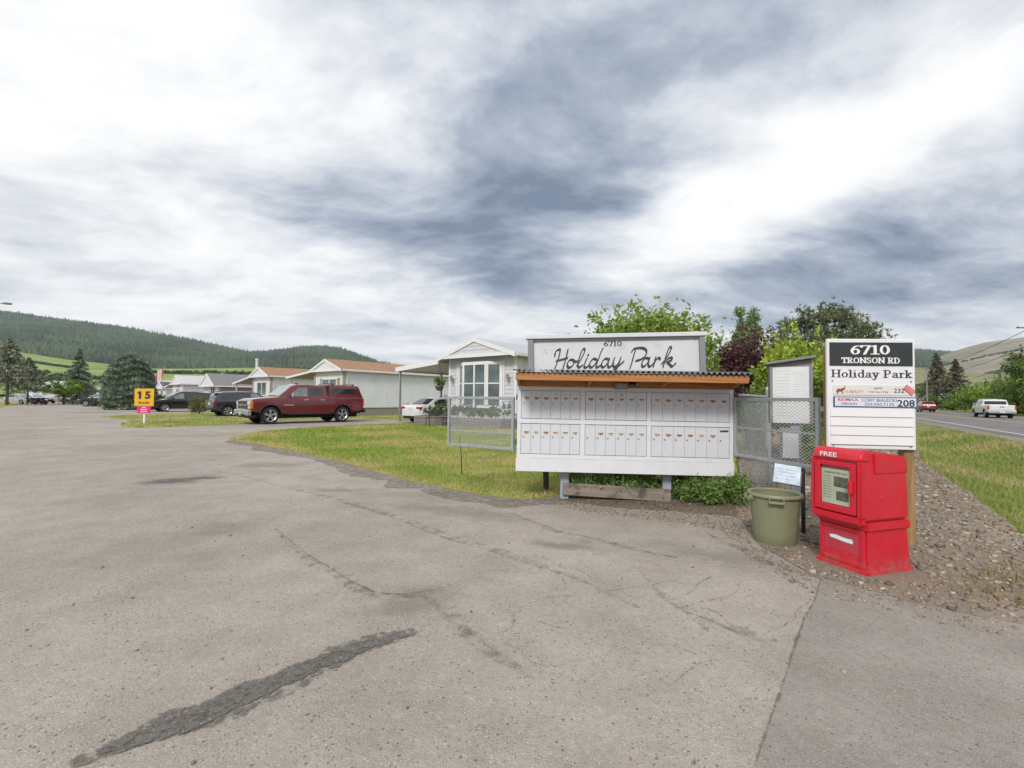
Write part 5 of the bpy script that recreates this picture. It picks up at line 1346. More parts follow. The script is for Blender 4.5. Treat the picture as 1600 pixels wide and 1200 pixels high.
MB().prism([(-0.27, hz - 0.08), (-0.15, hz - 0.08), (-0.15, hz + 0.30), (-0.235, hz + 0.30), (-0.33, hz + 0.25), (-0.33, hz + 0.16), (-0.27, hz + 0.18)], -0.0135, -0.0125).build('figure', 'sign_black', ss)
txt('5', 0.15, hz + 0.11, 0.27, 0.38, 'figure', 'sign_black', ss, -0.013, 0.05)
txt('Km/h', -0.01, hz - 0.26, 0.50, 0.13, 'unit_lettering', 'sign_black', ss, -0.013, 0.03)
hp = (661 - 640) * s15
BX((0.0, -0.018, hp), (0.64, 0.012, 0.36), 'pink_placard', 'sign_magenta', ss, 0.002)
for k, (n, w_) in enumerate(((3, 0.16), (6, 0.30), (6, 0.32))): bars(0.01, hp + 0.105 - k * 0.105, w_, 0.06, n, rg, 'placard_print', 'letter_white', ss, -0.026, 0.15)
p = P(254, 612, 66)
fl = thing('flag_pole', 'thin white flagpole with a red and white flag above the far homes', 'flagpole', (p.x, p.y, 0))
MB().cyl((0, 0, 0), (0, 0, 5.6), 0.05, 0.035, 8).build('pole', 'pole_grey', fl)
def flagpiece(x0, x1, m):
    vs_ = []; fs = []
    n = 5
    for i in range(n + 1):
        x = x0 + (x1 - x0) * i / n
        for z in (5.45, 4.0):
            drop = -0.75 * (x / 1.7) ** 1.2
            vs_.append((-x * 0.62, 0.12 * math.sin(x * 5.0 + z), z + drop * (1.0 if z > 5 else 1.25)))
    fs = [(2 * i, 2 * i + 1, 2 * i + 3, 2 * i + 2) for i in range(n)]
    return MB().add(vs_, fs).build('flag_panel', m, fl)
flagpiece(0.03, 0.48, 'flag_red'); flagpiece(0.48, 1.25, 'flag_white'); flagpiece(1.25, 1.7, 'flag_red')
lm = MB().prism([(-0.42, 4.05), (-0.32, 4.5), (-0.5, 4.55), (-0.52, 4.85), (-0.66, 4.5), (-0.75, 4.1)], 0.10, 0.13).build('maple_leaf', 'flag_red', fl)
def street_lamp():
    q = P(10, 474.5, 40)
    t = thing('street_lamp', 'curved arm street lamp reaching in at the left edge of the picture', 'street lamp', (q.x - 2.6, q.y, 0))
    MB().cyl((0, 0, 0), (0, 0, q.z - 0.35), 0.10, 0.06, 10).build('pole', 'pole_grey', t, smooth=True)
    MB().tube(crom([(0, 0, q.z - 0.4), (0.5, 0, q.z - 0.08), (1.4, 0, q.z + 0.03), (2.4, 0, q.z)], 6), 0.035, 6).build('arm', 'pole_grey', t, smooth=True)
    MB().prism([(2.3, q.z - 0.05), (3.05, q.z - 0.03), (3.0, q.z + 0.06), (2.75, q.z + 0.11), (2.35, q.z + 0.07)], -0.14, 0.14).build('lamp_head', 'fixture_grey', t, bevel=0.02)
    BX((2.75, 0, q.z - 0.065), (0.45, 0.2, 0.04), 'lens', 'lens_grey', t, 0.01)
street_lamp()
def utility_pole(name, label, base, h, r=0.16, m='pole_wood', arm=None, can=None, az=0.0):
    t = thing(name, label, 'utility pole', base, az)
    MB().cyl((0, 0, -0.3), (0, 0, h), r, r * 0.66, 10).build('pole', m, t, smooth=True)
    for (z, l) in (arm or []):
        a_ = BX((0, -0.14, z), (l, 0.10, 0.12), 'crossarm', m, t)
        for k in (-0.45, -0.18, 0.18, 0.45):
            MB().lathe([(0.02, 0.05), (0.05, 0.09), (0.05, 0.15), (0.02, 0.2)], 8, (k * l, -0.14, z)).build('insulator', 'fixture_grey', a_)
    if can:
        MB().cyl((0.42, 0, can - 0.45), (0.42, 0, can + 0.45), 0.26, n=14).build('transformer', 'pole_grey', t, smooth=True)
        BX((0.2, 0, can), (0.3, 0.1, 0.1), 'bracket', 'fixture_grey', t)
    return t
up0 = P(458, 546, 62); utility_pole('utility_pole', 'dark wooden pole standing behind the orange roofed homes', (up0.x, up0.y, 0), up0.z, 0.17)
up1 = P(1447.5, 574, 102); utility_pole('utility_pole', 'pale utility pole with a small transformer across the main road', (up1.x, up1.y, 0), up1.z, 0.17, 'pole_wood_pale', [(up1.z - 0.3, 2.0)], up1.z - 1.9, R(200))
up2 = P(1616, 500, 46); utility_pole('utility_pole', 'utility pole with a crossarm at the right edge of the picture', (up2.x, up2.y, 0), up2.z, 0.17, 'pole_wood', [(up2.z - 0.75, 2.9)], up2.z - 2.2, R(170))
def cable(a, b, sag, label, r=0.018):
    a = Vector(a); b = Vector(b); pts = []
    for k in range(17):
        t_ = k / 16; q = a.lerp(b, t_); q.z -= sag * 4 * t_ * (1 - t_); pts.append(q)
    tag(MB().tube(pts, r, 4).build('overhead_cable', 'black_metal'), label, 'cable')
for k, (dz, dz2, lab) in enumerate(((-0.2, -0.6, 'topmost overhead cable between the two poles by the main road'), (-1.6, -2.3, 'middle overhead cable between the two poles by the main road'), (-3.2, -3.6, 'lowest overhead cable between the two poles by the main road'))):
    cable((up1.x, up1.y, up1.z + dz), (up2.x, up2.y, up2.z + dz2), 0.7 + 0.25 * k, lab, 0.03)
cable((up1.x, up1.y, up1.z - 1.0), (up1.x - 14, up1.y + 45, up1.z - 0.5), 0.5, 'overhead cable running on behind the address board', 0.03)
# ================================================================== VEHICLES
def paint(name, col, rough=0.22, metal=0.25):
    m = mat(name, col, rough, 0.05, 3, metal=metal, coat=1.0, dirt=(tuple(c * 0.8 + 0.02 for c in col), 0.3, 2))
    return m
paint('paint_maroon', (0.150, 0.014, 0.021)); paint('paint_black', (0.010, 0.010, 0.013)); paint('paint_charcoal', (0.028, 0.030, 0.036))
paint('paint_white', (0.66, 0.67, 0.68), 0.25, 0.0); paint('paint_red', (0.26, 0.03, 0.03)); paint('paint_silver', (0.42, 0.46, 0.47), 0.3, 0.4); paint('paint_beige', (0.40, 0.37, 0.34), 0.3, 0.3)
mat('car_glass', (0.02, 0.026, 0.03), 0.05, 0.4, 2, spec=0.8); mat('car_glass_pale', (0.16, 0.20, 0.205), 0.05, 0.35, 2, spec=0.9)
mat('windshield_glass', (0.24, 0.28, 0.29), 0.05, 0.25, 2, spec=0.9)
mat('chrome', (0.62, 0.63, 0.65), 0.16, 0.05, 5, metal=1.0); mat('bumper_silver', (0.48, 0.48, 0.48), 0.25, 0.05, 5, metal=0.7)
mat('tyre', (0.018, 0.018, 0.019), 0.85, 0.2, 20, bump=0.2, bscale=60); mat('rim_alloy', (0.50, 0.50, 0.50), 0.3, 0.06, 10, metal=0.7); mat('rim_hollow', (0.012, 0.012, 0.013), 0.6, 0.2, 10)
mat('trim_black', (0.014, 0.014, 0.015), 0.5, 0.2, 10); mat('underbody_shade', (0.008, 0.008, 0.008), 0.9, 0.1, 10)
mat('lamp_clear', (0.55, 0.58, 0.62), 0.08, 0.2, 10, spec=0.9); mat('lamp_red', (0.42, 0.012, 0.018), 0.12, 0.12, 10, spec=0.8); mat('lamp_amber', (0.55, 0.20, 0.03), 0.15, 0.1, 10)
mat('plate_white', (0.6, 0.6, 0.62), 0.5, 0.15, 30)
def shell_mb(xs, top, low, yfun, crown=0.02, ns=9, nt_=5, edge=0.05, arches=()):
    """loft of cross sections along x"""
    xs = sorted(set([round(x, 4) for x in xs] + [round(c + s_ * (r - e), 4) for (c, z, r) in arches for s_ in (-1, 1) for e in (-0.004, 0.004)] +
                    [round(c + r * math.cos(math.pi * k / 14), 4) for (c, z, r) in arches for k in range(1, 14)]))
    vs_ = []; fs = []
    m_ = None
    for x in xs:
        zt = top(x); zl = low(x)
        for (c, zc, r) in arches:
            if abs(x - c) < r: zl = max(zl, zc + math.sqrt(max(r * r - (x - c) ** 2, 0)))
        zl = min(zl, zt - 0.04)
        e = min(edge, (zt - zl) * 0.4)
        sec = []
        for j in range(ns):
            z = zl + (zt - e - zl) * j / (ns - 1); sec.append((yfun(x, z), z))
        yb = yfun(x, zt - e)
        for k in (1, 2, 3):
            a = math.pi / 2 * k / 3; sec.append((yb - e * 0.9 * (1 - math.cos(a)), zt - e + e * math.sin(a)))
        ye = sec[-1][0]
        for k in range(1, nt_): 
            y = ye * (1 - k / (nt_ - 1)); sec.append((y, zt + crown * (1 - (y / max(ye, 1e-6)) ** 2)))
        full = [(y, z) for (y, z) in sec] + [(-y, z) for (y, z) in reversed(sec[:-1])]
        m_ = len(full)
        vs_ += [(x, y, z) for (y, z) in full]
    for i in range(len(xs) - 1):
        for k in range(m_ - 1):
            a = i * m_ + k; fs.append((a, a + 1, a + m_ + 1, a + m_))
    fs.append(tuple(range(m_))); fs.append(tuple(range((len(xs) - 1) * m_, len(xs) * m_)))
    return MB().add(vs_, fs)
def interp(pts):
    px_ = [p[0] for p in pts]; pz = [p[1] for p in pts]
    return lambda x: float(np.interp(x, px_, pz))
def wheel(parent, x, y, r, wd, spokes, side, z=None):
    w_ = bpy.data.objects.new('wheel', None); COL.objects.link(w_); w_.parent = parent; w_.location = (x, y, r if z is None else z); w_.empty_display_size = 0.1
    ro = r * 0.70; h = wd / 2
    MB().lathe([(ro, -h), (r * 0.93, -h), (r, -h * 0.7), (r, h * 0.7), (r * 0.93, h), (ro, h), (ro * 0.97, h * 0.6), (ro * 0.97, -h * 0.6), (ro, -h)], 28, axis='y').build('tyre', 'tyre', w_, smooth=True)
    s_ = side
    MB().cyl((0, s_ * h * 0.25, 0), (0, s_ * h * 0.30, 0), ro * 0.97, n=24).build('rim_back', 'rim_hollow', w_)
    rb = MB().lathe([(ro * 0.88, s_ * h * 0.70), (ro * 0.99, s_ * h * 0.95), (ro * 1.0, s_ * h * 0.5), (ro * 0.88, s_ * h * 0.4), (ro * 0.88, s_ * h * 0.70)], 28, axis='y')
    for k in range(spokes):
        a = 2 * math.pi * k / spokes + 0.3
        for da in (-0.13, 0.13):
            p0 = Vector((math.cos(a) * ro * 0.15, s_ * h * 0.72, math.sin(a) * ro * 0.15)); p1 = Vector((math.cos(a + da) * ro * 0.92, s_ * h * 0.72, math.sin(a + da) * ro * 0.92))
            rb.bar(p0, p1, ro * 0.17, 0.03, up=(0, 1, 0))
    rb.cyl((0, s_ * h * 0.5, 0), (0, s_ * h * 0.86, 0), ro * 0.24, ro * 0.18, 12)
    rb.build('rim', 'rim_alloy', w_)
    return w_
def car(name, label, cat, spec, loc, heading, group=None):
    """spec in metres, x forward, origin on the ground mid-wheelbase; heading = direction of the front (radians from +X)"""
    S_ = spec
    t = thing(name, label, cat, loc, heading, group)
    pm = S_['paint']; hw = S_['hw']
    top = interp(S_['top']); low = interp(S_['low']); plan = interp(S_['plan'])
    zmid = S_.get('zmid', 0.75)
    def yf(x, z):
        k = 1.0 - 0.055 * max(0, (zmid - z) / zmid) ** 2 - 0.05 * max(0, (z - zmid) / 0.6) ** 2
        return hw * plan(x) * k
    wr = S_['wr']; ax = S_['axles']; arches = [(a, wr * 0.98, S_.get('ar', wr * 1.17)) for a in ax]
    x0, x1 = S_['low'][0][0], S_['low'][-1][0]
    xs = list(np.linspace(x0, x1, 46)) + [p[0] for p in S_['top']] + [p[0] for p in S_['plan']]
    xs = [x for x in xs if x0 <= x <= x1]
    body = shell_mb(xs, top, low, yf, 0.025, arches=arches).build('body', pm, t, smooth=True)
    MB().box(((x0 + x1) / 2, 0, (0.26 + S_['belt']) / 2 - 0.02), (x1 - x0 - 0.5, 2 * (hw - 0.30), S_['belt'] - 0.30)).build('underbody_shade', 'underbody_shade', t)  # underbody block, coloured near-black to fill the wheel arches with shade
    for a in ax:
        for sd in (-1, 1): wheel(t, a, sd * (hw - S_['tw'] / 2 - 0.02), wr, S_['tw'], S_.get('spokes', 5), sd)
    # greenhouses
    for gi, g in enumerate(S_['gh']):
        gt = interp(g['top']); gz0 = S_['belt'] - 0.05; gzr = max(p[1] for p in g['top'])
        wb, wt = g['wb'], g['wt']
        def gy(x, z, wb=wb, wt=wt, gz0=gz0, gzr=gzr): return wb + (wt - wb) * (z - gz0) / (gzr - gz0)
        gx0, gx1 = g['top'][0][0], g['top'][-1][0]
        gxs = list(np.linspace(gx0, gx1, 26)) + [p[0] for p in g['top']]
        shell_mb(gxs, gt, lambda x: gz0, gy, 0.03, ns=5, edge=0.07).build(g.get('name', 'cab'), g.get('paint', pm), t, smooth=True)
        for poly, gm in g.get('side', []):
            for sd in (-1, 1):
                vs_ = [(p[0], sd * (gy(p[0], p[1]) + 0.006), p[1]) for p in poly]
                o = [(p[0], sd * (gy(p[0], p[1]) - 0.02), p[1]) for p in poly]; n = len(poly)
                MB().add(vs_ + o, [tuple(range(n))] + [(i, (i + 1) % n, n + (i + 1) % n, n + i) for i in range(n)]).build('window', gm, t)
        for (xa, za, xb, zb, gm, nm) in g.get('cross', []):
            # sloping screen between two points of the profile
            nrm = Vector((zb - za, 0, -(xb - xa))).normalized()
            if nrm.z < 0: nrm = -nrm
            off = nrm * 0.012
            vs_ = []
            for (x, z) in ((xa, za), (xb, zb)):
                hy = gy(x, z) - 0.07
                for k in range(7):
                    y = -hy + 2 * hy * k / 6; vs_.append((x + off.x, y, z + off.z + 0.03 * (1 - (y / hy) ** 2)))
            MB().add(vs_, [(k, k + 1, k + 8, k + 7) for k in range(6)]).build(nm, gm, t, smooth=True)
    for (c, size, nm, m, bv) in S_.get('boxes', []):
        MB().box(c, size).build(nm, m, t, bevel=bv)
    for (c, size, nm, m, bv) in S_.get('pairs', []):
        for sd in (-1, 1): MB().box((c[0], sd * c[1], c[2]), size).build(nm, m, t, bevel=bv)
    # seams
    for (xa, za, zb) in S_.get('seams', []):
        for sd in (-1, 1):
            zs = np.linspace(za, zb, 6); vs_ = []
            for z in zs:
                y = sd * (yf(xa, z) + 0.003); vs_ += [(xa - 0.007, y, z), (xa + 0.007, y, z)]
            MB().add(vs_, [(2 * k, 2 * k + 1, 2 * k + 3, 2 * k + 2) for k in range(5)]).build('door_seam', 'trim_black', t)
    # arch lips
    if S_.get('lip'):
        for a in ax:
            for sd in (-1, 1):
                r_ = S_.get('ar', wr * 1.17); pts = []
                for k in range(13):
                    an = math.pi * k / 12; x = a + r_ * math.cos(an); z = wr * 0.98 + r_ * math.sin(an); pts.append((x, sd * (yf(x, z) + 0.0), z))
                MB().tube(pts, S_.get('lipr', 0.022), 6).build('wheel_arch', S_['lip'], t, smooth=True)
    return t, yf

# ---- maroon pickup with a canopy
PK = dict(paint='paint_maroon', hw=1.00, wr=0.405, tw=0.27, ar=0.50, axles=(1.86, -1.79), belt=1.22, zmid=0.85, spokes=5,
    top=[(-3.02, 1.20), (-2.96, 1.25), (-0.98, 1.25), (1.35, 1.26), (1.6, 1.245), (2.55, 1.165), (2.70, 1.10), (2.76, 1.02)],
    low=[(-3.02, 0.62), (-2.6, 0.52), (-1.3, 0.47), (1.2, 0.47), (2.45, 0.55), (2.76, 0.62)],
    plan=[(-3.02, 0.95), (-2.9, 1.0), (2.3, 1.0), (2.6, 0.975), (2.76, 0.93)],
    gh=[dict(name='cab', top=[(-0.98, 1.70), (-0.90, 1.80), (0.0, 1.875), (0.55, 1.865), (0.80, 1.80), (1.50, 1.24)], wb=0.965, wt=0.80,
             side=[([(1.02, 1.30), (0.52, 1.70), (0.10, 1.72), (0.10, 1.30)], 'car_glass_pale'), ([(-0.02, 1.32), (-0.02, 1.72), (-0.62, 1.70), (-0.72, 1.62), (-0.74, 1.34)], 'car_glass')],
             cross=[(1.44, 1.30, 0.86, 1.755, 'windshield_glass', 'windshield')]),
        dict(name='canopy', top=[(-3.0, 1.25), (-2.78, 1.80), (-2.70, 1.87), (-1.05, 1.90), (-1.0, 1.86)], wb=0.955, wt=0.85,
             side=[([(-1.22, 1.42), (-1.25, 1.72), (-2.55, 1.70), (-2.68, 1.44)], 'car_glass')],
             cross=[(-2.95, 1.38, -2.80, 1.75, 'car_glass', 'rear_window')])],
    boxes=[((2.79, 0, 0.88), (0.07, 1.30, 0.36), 'grille', 'trim_black', 0.01), ((2.83, 0, 0.87), (0.04, 1.34, 0.05), 'grille_bar', 'chrome', 0.01),
           ((2.83, 0, 1.065), (0.04, 1.34, 0.035), 'grille_surround', 'chrome', 0.008), ((2.83, 0, 0.70), (0.04, 1.34, 0.035), 'grille_surround', 'chrome', 0.008),
           ((2.83, 0, 0.965), (0.03, 1.28, 0.015), 'grille_slat', 'chrome', 0.0), ((2.83, 0, 0.785), (0.03, 1.28, 0.015), 'grille_slat', 'chrome', 0.0),
           ((2.86, 0, 0.875), (0.02, 0.28, 0.07), 'badge', 'lamp_amber', 0.01),
           ((2.80, 0, 0.545), (0.22, 1.96, 0.26), 'front_bumper', 'bumper_silver', 0.04), ((2.86, 0, 0.44), (0.14, 1.0, 0.10), 'bumper_intake', 'trim_black', 0.01),
           ((2.92, 0, 0.47), (0.02, 0.32, 0.15), 'front_plate', 'plate_white', 0.004), ((2.62, 0, 0.37), (0.30, 1.7, 0.12), 'air_dam', 'trim_black', 0.02),
           ((-3.08, 0, 0.58), (0.16, 1.92, 0.20), 'rear_bumper', 'trim_black', 0.03), ((-3.22, 0, 0.45), (0.25, 0.08, 0.08), 'tow_hitch', 'trim_black', 0.01),
           ((-0.99, 0, 1.50), (0.07, 1.85, 0.72), 'canopy_gap', 'trim_black', 0.0), ((-1.30, 0, 1.955), (0.05, 1.75, 0.035), 'roof_rack_bar', 'trim_black', 0.005), ((-2.45, 0, 1.935), (0.05, 1.75, 0.035), 'roof_rack_bar', 'trim_black', 0.005),
           ((0.3, 0.0, 1.925), (0.18, 0.07, 0.045), 'roof_antenna', 'trim_black', 0.015)],
    pairs=[((2.74, 0.80, 0.955), (0.14, 0.27, 0.19), 'headlight', 'lamp_clear', 0.02), ((2.72, 0.80, 0.775), (0.14, 0.27, 0.14), 'headlight', 'lamp_clear', 0.02), ((2.70, 0.93, 0.87), (0.14, 0.10, 0.30), 'turn_signal', 'lamp_amber', 0.02),
           ((-3.0, 0.93, 1.02), (0.10, 0.12, 0.40), 'tail_light', 'lamp_red', 0.02), ((0.93, 1.13, 1.35), (0.12, 0.24, 0.20), 'mirror', 'chrome', 0.04), ((0.93, 1.05, 1.27), (0.09, 0.12, 0.05), 'mirror_arm', 'trim_black', 0.01),
           ((0.16, 0.995, 1.13), (0.24, 0.04, 0.04), 'door_handle', 'chrome', 0.01), ((-0.68, 0.995, 1.13), (0.24, 0.04, 0.04), 'door_handle', 'chrome', 0.01),
           ((1.02, 1.000, 0.88), (0.46, 0.01, 0.045), 'door_badge', 'chrome', 0.002), ((-1.30, 0.78, 1.925), (0.09, 0.06, 0.06), 'rack_foot', 'trim_black', 0.005), ((-2.45, 0.78, 1.91), (0.09, 0.06, 0.06), 'rack_foot', 'trim_black', 0.005),
           ((0.0, 0.985, 0.455), (2.2, 0.05, 0.06), 'rocker_trim', 'trim_black', 0.01)],
    seams=[(1.12, 0.52, 1.20), (0.04, 0.52, 1.20), (-0.80, 0.52, 1.20), (-1.0, 0.5, 1.22)], lip='trim_black', lipr=0.018)
TS = 1.03
wf = G(421.5, 663.0); hd = R(180 + 47)
pickup, _ = car('pickup_truck', 'maroon pickup truck with matching canopy and alloy wheels parked on the driveway', 'pickup truck', PK, (0, 0, 0), hd)
fw = Vector((math.cos(hd), math.sin(hd), 0)); lf_ = Vector((-fw.y, fw.x, 0))
pickup.scale = (TS, TS, TS * 1.06); pickup.location = wf - fw * 1.86 * TS - lf_ * 0.90 * TS

# ---- SUVs
def suv_spec(p, L=4.85, H=1.74, hw=0.95, rear_glass='car_glass'):
    f = L / 2
    return dict(paint=p, hw=hw, wr=0.37, tw=0.235, ar=0.44, axles=(1.43, -1.43), belt=1.10, zmid=0.78, spokes=6,
        top=[(-f, 0.98), (-f + 0.10, 1.09), (1.0, 1.10), (1.25, 1.10), (f - 0.45, 0.98), (f - 0.12, 0.86), (f, 0.70)],
        low=[(-f, 0.46), (-f + 0.5, 0.34), (1.0, 0.32), (f - 0.4, 0.36), (f, 0.44)],
        plan=[(-f, 0.84), (-f + 0.16, 0.94), (-f + 0.6, 1.0), (f - 0.8, 1.0), (f - 0.25, 0.93), (f, 0.74)],
        gh=[dict(name='cab', top=[(-f + 0.02, 1.06), (-f + 0.28, 1.52), (-f + 0.55, 1.66), (-0.8, H), (0.15, H), (0.45, H - 0.06), (1.30, 1.07)], wb=0.905, wt=0.70,
                 side=[([(1.0, 1.15), (0.42, 1.58), (0.05, 1.60), (0.05, 1.14)], 'car_glass_pale'), ([(-0.05, 1.14), (-0.05, 1.60), (-0.88, 1.60), (-0.95, 1.15)], 'car_glass'), ([(-1.05, 1.16), (-1.0, 1.59), (-1.60, 1.55), (-1.86, 1.32), (-1.80, 1.2)], 'car_glass')],
                 cross=[(1.22, 1.13, 0.52, 1.63, 'windshield_glass', 'windshield'), (-f + 0.06, 1.14, -f + 0.30, 1.52, rear_glass, 'rear_window')])],
        boxes=[((f - 0.02, 0, 0.72), (0.10, 0.95, 0.20), 'grille', 'trim_black', 0.02), ((f - 0.02, 0, 0.72), (0.12, 0.95, 0.03), 'grille_bar', 'chrome', 0.005), ((f - 0.10, 0, 0.44), (0.16, 1.45, 0.14), 'lower_bumper', 'trim_black', 0.03),
               ((-f - 0.01, 0, 0.52), (0.10, 1.55, 0.20), 'rear_bumper', 'trim_black', 0.03), ((-f - 0.01, 0, 0.86), (0.04, 0.34, 0.16), 'rear_plate', 'plate_white', 0.005), ((-f + 0.26, 0, 1.68), (0.34, 1.30, 0.04), 'spoiler', 'trim_black', 0.012)],
        pairs=[((f - 0.22, 0.70, 0.80), (0.34, 0.26, 0.15), 'headlight', 'lamp_clear', 0.03), ((-f + 0.10, 0.74, 0.97), (0.22, 0.34, 0.15), 'tail_light', 'lamp_red', 0.03), ((0.86, 1.02, 1.16), (0.12, 0.20, 0.15), 'mirror', p, 0.04),
               ((0.15, 0.935, 0.98), (0.22, 0.04, 0.035), 'door_handle', 'chrome', 0.008), ((-0.80, 0.935, 0.98), (0.22, 0.04, 0.035), 'door_handle', 'chrome', 0.008), ((0, 0.905, 0.36), (2.0, 0.05, 0.05), 'rocker_trim', 'bumper_silver', 0.01),
               ((-0.55, 0.66, H + 0.04), (1.7, 0.04, 0.035), 'roof_rail', 'chrome', 0.008)],
        seams=[(1.03, 0.40, 1.06), (0.0, 0.38, 1.06), (-1.0, 0.50, 1.06)], lip='trim_black', lipr=0.02)
def on_ground(pa, pb, hwn):
    """two wheel contact points of the side that faces us -> heading and centre"""
    a = G(*pa); b = G(*pb); hd_ = math.atan2(a.y - b.y, a.x - b.x); m_ = (a + b) / 2
    return hd_, m_
h2 = R(-180 + 50)
q = G(257, 643.5); 
suv1, _ = car('suv', 'black SUV parked nose out beside the yellow speed sign', 'SUV', suv_spec('paint_black', 5.0, 1.76, 0.97), (0, 0, 0), h2)
fw = Vector((math.cos(h2), math.sin(h2), 0)); lf_ = Vector((-fw.y, fw.x, 0))
suv1.location = q - fw * 1.43 - lf_ * 0.84
h3 = R(48)
q = G(355, 650.5)
suv2, _ = car('suv', 'dark grey hatchback SUV seen from behind next to the maroon pickup', 'SUV', suv_spec('paint_charcoal', 4.6, 1.70, 0.93), (0, 0, 0), h3)
fw = Vector((math.cos(h3), math.sin(h3), 0)); rt_ = Vector((fw.y, -fw.x, 0))
suv2.location = q + fw * 1.43 - rt_ * 0.80

# ---- sedans
def sedan_spec(p):
    f = 2.25
    return dict(paint=p, hw=0.875, wr=0.32, tw=0.205, ar=0.375, axles=(1.33, -1.33), belt=0.93, zmid=0.62, spokes=7,
        top=[(-f, 0.84), (-f + 0.08, 0.985), (-1.55, 1.0), (-1.2, 0.97), (0.9, 0.92), (1.3, 0.90), (f - 0.35, 0.76), (f - 0.08, 0.66), (f, 0.54)],
        low=[(-f, 0.40), (-f + 0.45, 0.27), (1.0, 0.22), (f - 0.35, 0.26), (f, 0.34)],
        plan=[(-f, 0.80), (-f + 0.18, 0.93), (-f + 0.6, 1.0), (f - 0.9, 1.0), (f - 0.3, 0.90), (f, 0.66)],
        gh=[dict(name='cab', top=[(-1.72, 0.96), (-1.02, 1.34), (-0.6, 1.425), (0.05, 1.435), (0.35, 1.38), (1.28, 0.89)], wb=0.80, wt=0.60,
                 side=[([(0.92, 0.97), (0.32, 1.30), (-0.12, 1.34), (-0.12, 0.96)], 'car_glass_pale'), ([(-0.2, 0.96), (-0.2, 1.34), (-0.72, 1.32), (-1.12, 1.16), (-1.15, 1.0)], 'car_glass')],
                 cross=[(1.18, 0.96, 0.42, 1.36, 'windshield_glass', 'windshield'), (-1.62, 1.03, -1.05, 1.335, 'car_glass', 'rear_window')])],
        boxes=[((f - 0.04, 0, 0.55), (0.08, 0.8, 0.12), 'grille', 'trim_black', 0.02), ((-f - 0.005, 0, 0.80), (0.03, 0.34, 0.15), 'rear_plate', 'plate_white', 0.004), ((-f + 0.02, 0, 0.31), (0.10, 1.2, 0.10), 'rear_valance', 'trim_black', 0.02)],
        pairs=[((f - 0.25, 0.62, 0.63), (0.32, 0.26, 0.12), 'headlight', 'lamp_clear', 0.03), ((-f + 0.09, 0.63, 0.84), (0.20, 0.36, 0.15), 'tail_light', 'lamp_red', 0.035), ((0.72, 0.93, 0.99), (0.11, 0.18, 0.12), 'mirror', p, 0.03),
               ((0.0, 0.86, 0.84), (0.18, 0.03, 0.03), 'door_handle', p, 0.008)],
        seams=[(0.98, 0.35, 0.88), (-0.16, 0.32, 0.90)])
h4 = R(52)
q = G(642, 660.5)
sed, _ = car('sedan', 'white sedan parked tail out under the carport', 'car', sedan_spec('paint_white'), (0, 0, 0), h4)
fw = Vector((math.cos(h4), math.sin(h4), 0)); rt_ = Vector((fw.y, -fw.x, 0))
sed.location = q + fw * 1.95 + rt_ * 0.30
def at_base_car(px, Y):
    p_ = P(px, 640, Y); return (p_.x, Y, 0.0)
car('sedan', 'pale silver sedan parked under the spruce at the far left', 'car', sedan_spec('paint_silver'), at_base_car(33, 64), R(-12))
car('sedan', 'beige sedan half hidden behind the bright green tree', 'car', sedan_spec('paint_beige'), at_base_car(102, 72), R(-8))
car('sedan', 'white sedan showing its nose behind the silver sedan', 'car', sedan_spec('paint_white'), at_base_car(52, 70), R(-10))
car('suv', 'dark SUV mostly hidden left of the domed conifer', 'SUV', suv_spec('paint_black', 4.7, 1.7), at_base_car(163, 56), R(195))

# ---- white pickup and red van on the main road
PW = dict(PK); PW = {**PK, 'paint': 'paint_white', 'gh': [PK['gh'][0]], 'seams': PK['seams'][:3]}
PW['boxes'] = [b for b in PK['boxes'] if b[2] not in ('canopy_gap', 'roof_rack_bar', 'front_plate', 'badge', 'rear_bumper')] + [
    ((-3.06, 0, 0.58), (0.16, 1.92, 0.22), 'rear_bumper', 'bumper_silver', 0.03), ((-3.15, 0, 0.60), (0.02, 0.34, 0.15), 'rear_plate', 'plate_white', 0.003), ((-3.04, 0, 1.0), (0.03, 1.50, 0.42), 'tailgate', 'paint_white', 0.01),
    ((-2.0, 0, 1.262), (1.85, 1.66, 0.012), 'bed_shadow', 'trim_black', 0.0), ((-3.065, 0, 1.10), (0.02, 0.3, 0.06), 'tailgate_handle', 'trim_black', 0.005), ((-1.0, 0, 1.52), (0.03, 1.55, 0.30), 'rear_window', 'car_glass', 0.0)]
PW['pairs'] = [b for b in PK['pairs'] if b[2] != 'rack_foot' and b[2] != 'door_badge']
hr = math.atan2(RD.y, RD.x)
# px 1545 on the far lane
def on_lane(px, n):
    # point of the lane n seen in column px
    lo_, hi_ = 5.0, 400.0
    for _ in range(60):
        m_ = (lo_ + hi_) / 2; p_ = NS(n, m_)
        if 800 + FPX * p_.x / p_.y > px: lo_ = m_
        else: hi_ = m_
    return NS(n, lo_)
q = on_lane(1550, 14.9); car('pickup_truck', 'white crew cab pickup driving away on the main road', 'pickup truck', PW, q, hr)
q = on_lane(1446, 14.6)
VAN = suv_spec('paint_red', 4.7, 1.72, 0.93); car('minivan', 'red minivan driving away on the main road beyond the address board', 'van', VAN, q, hr)
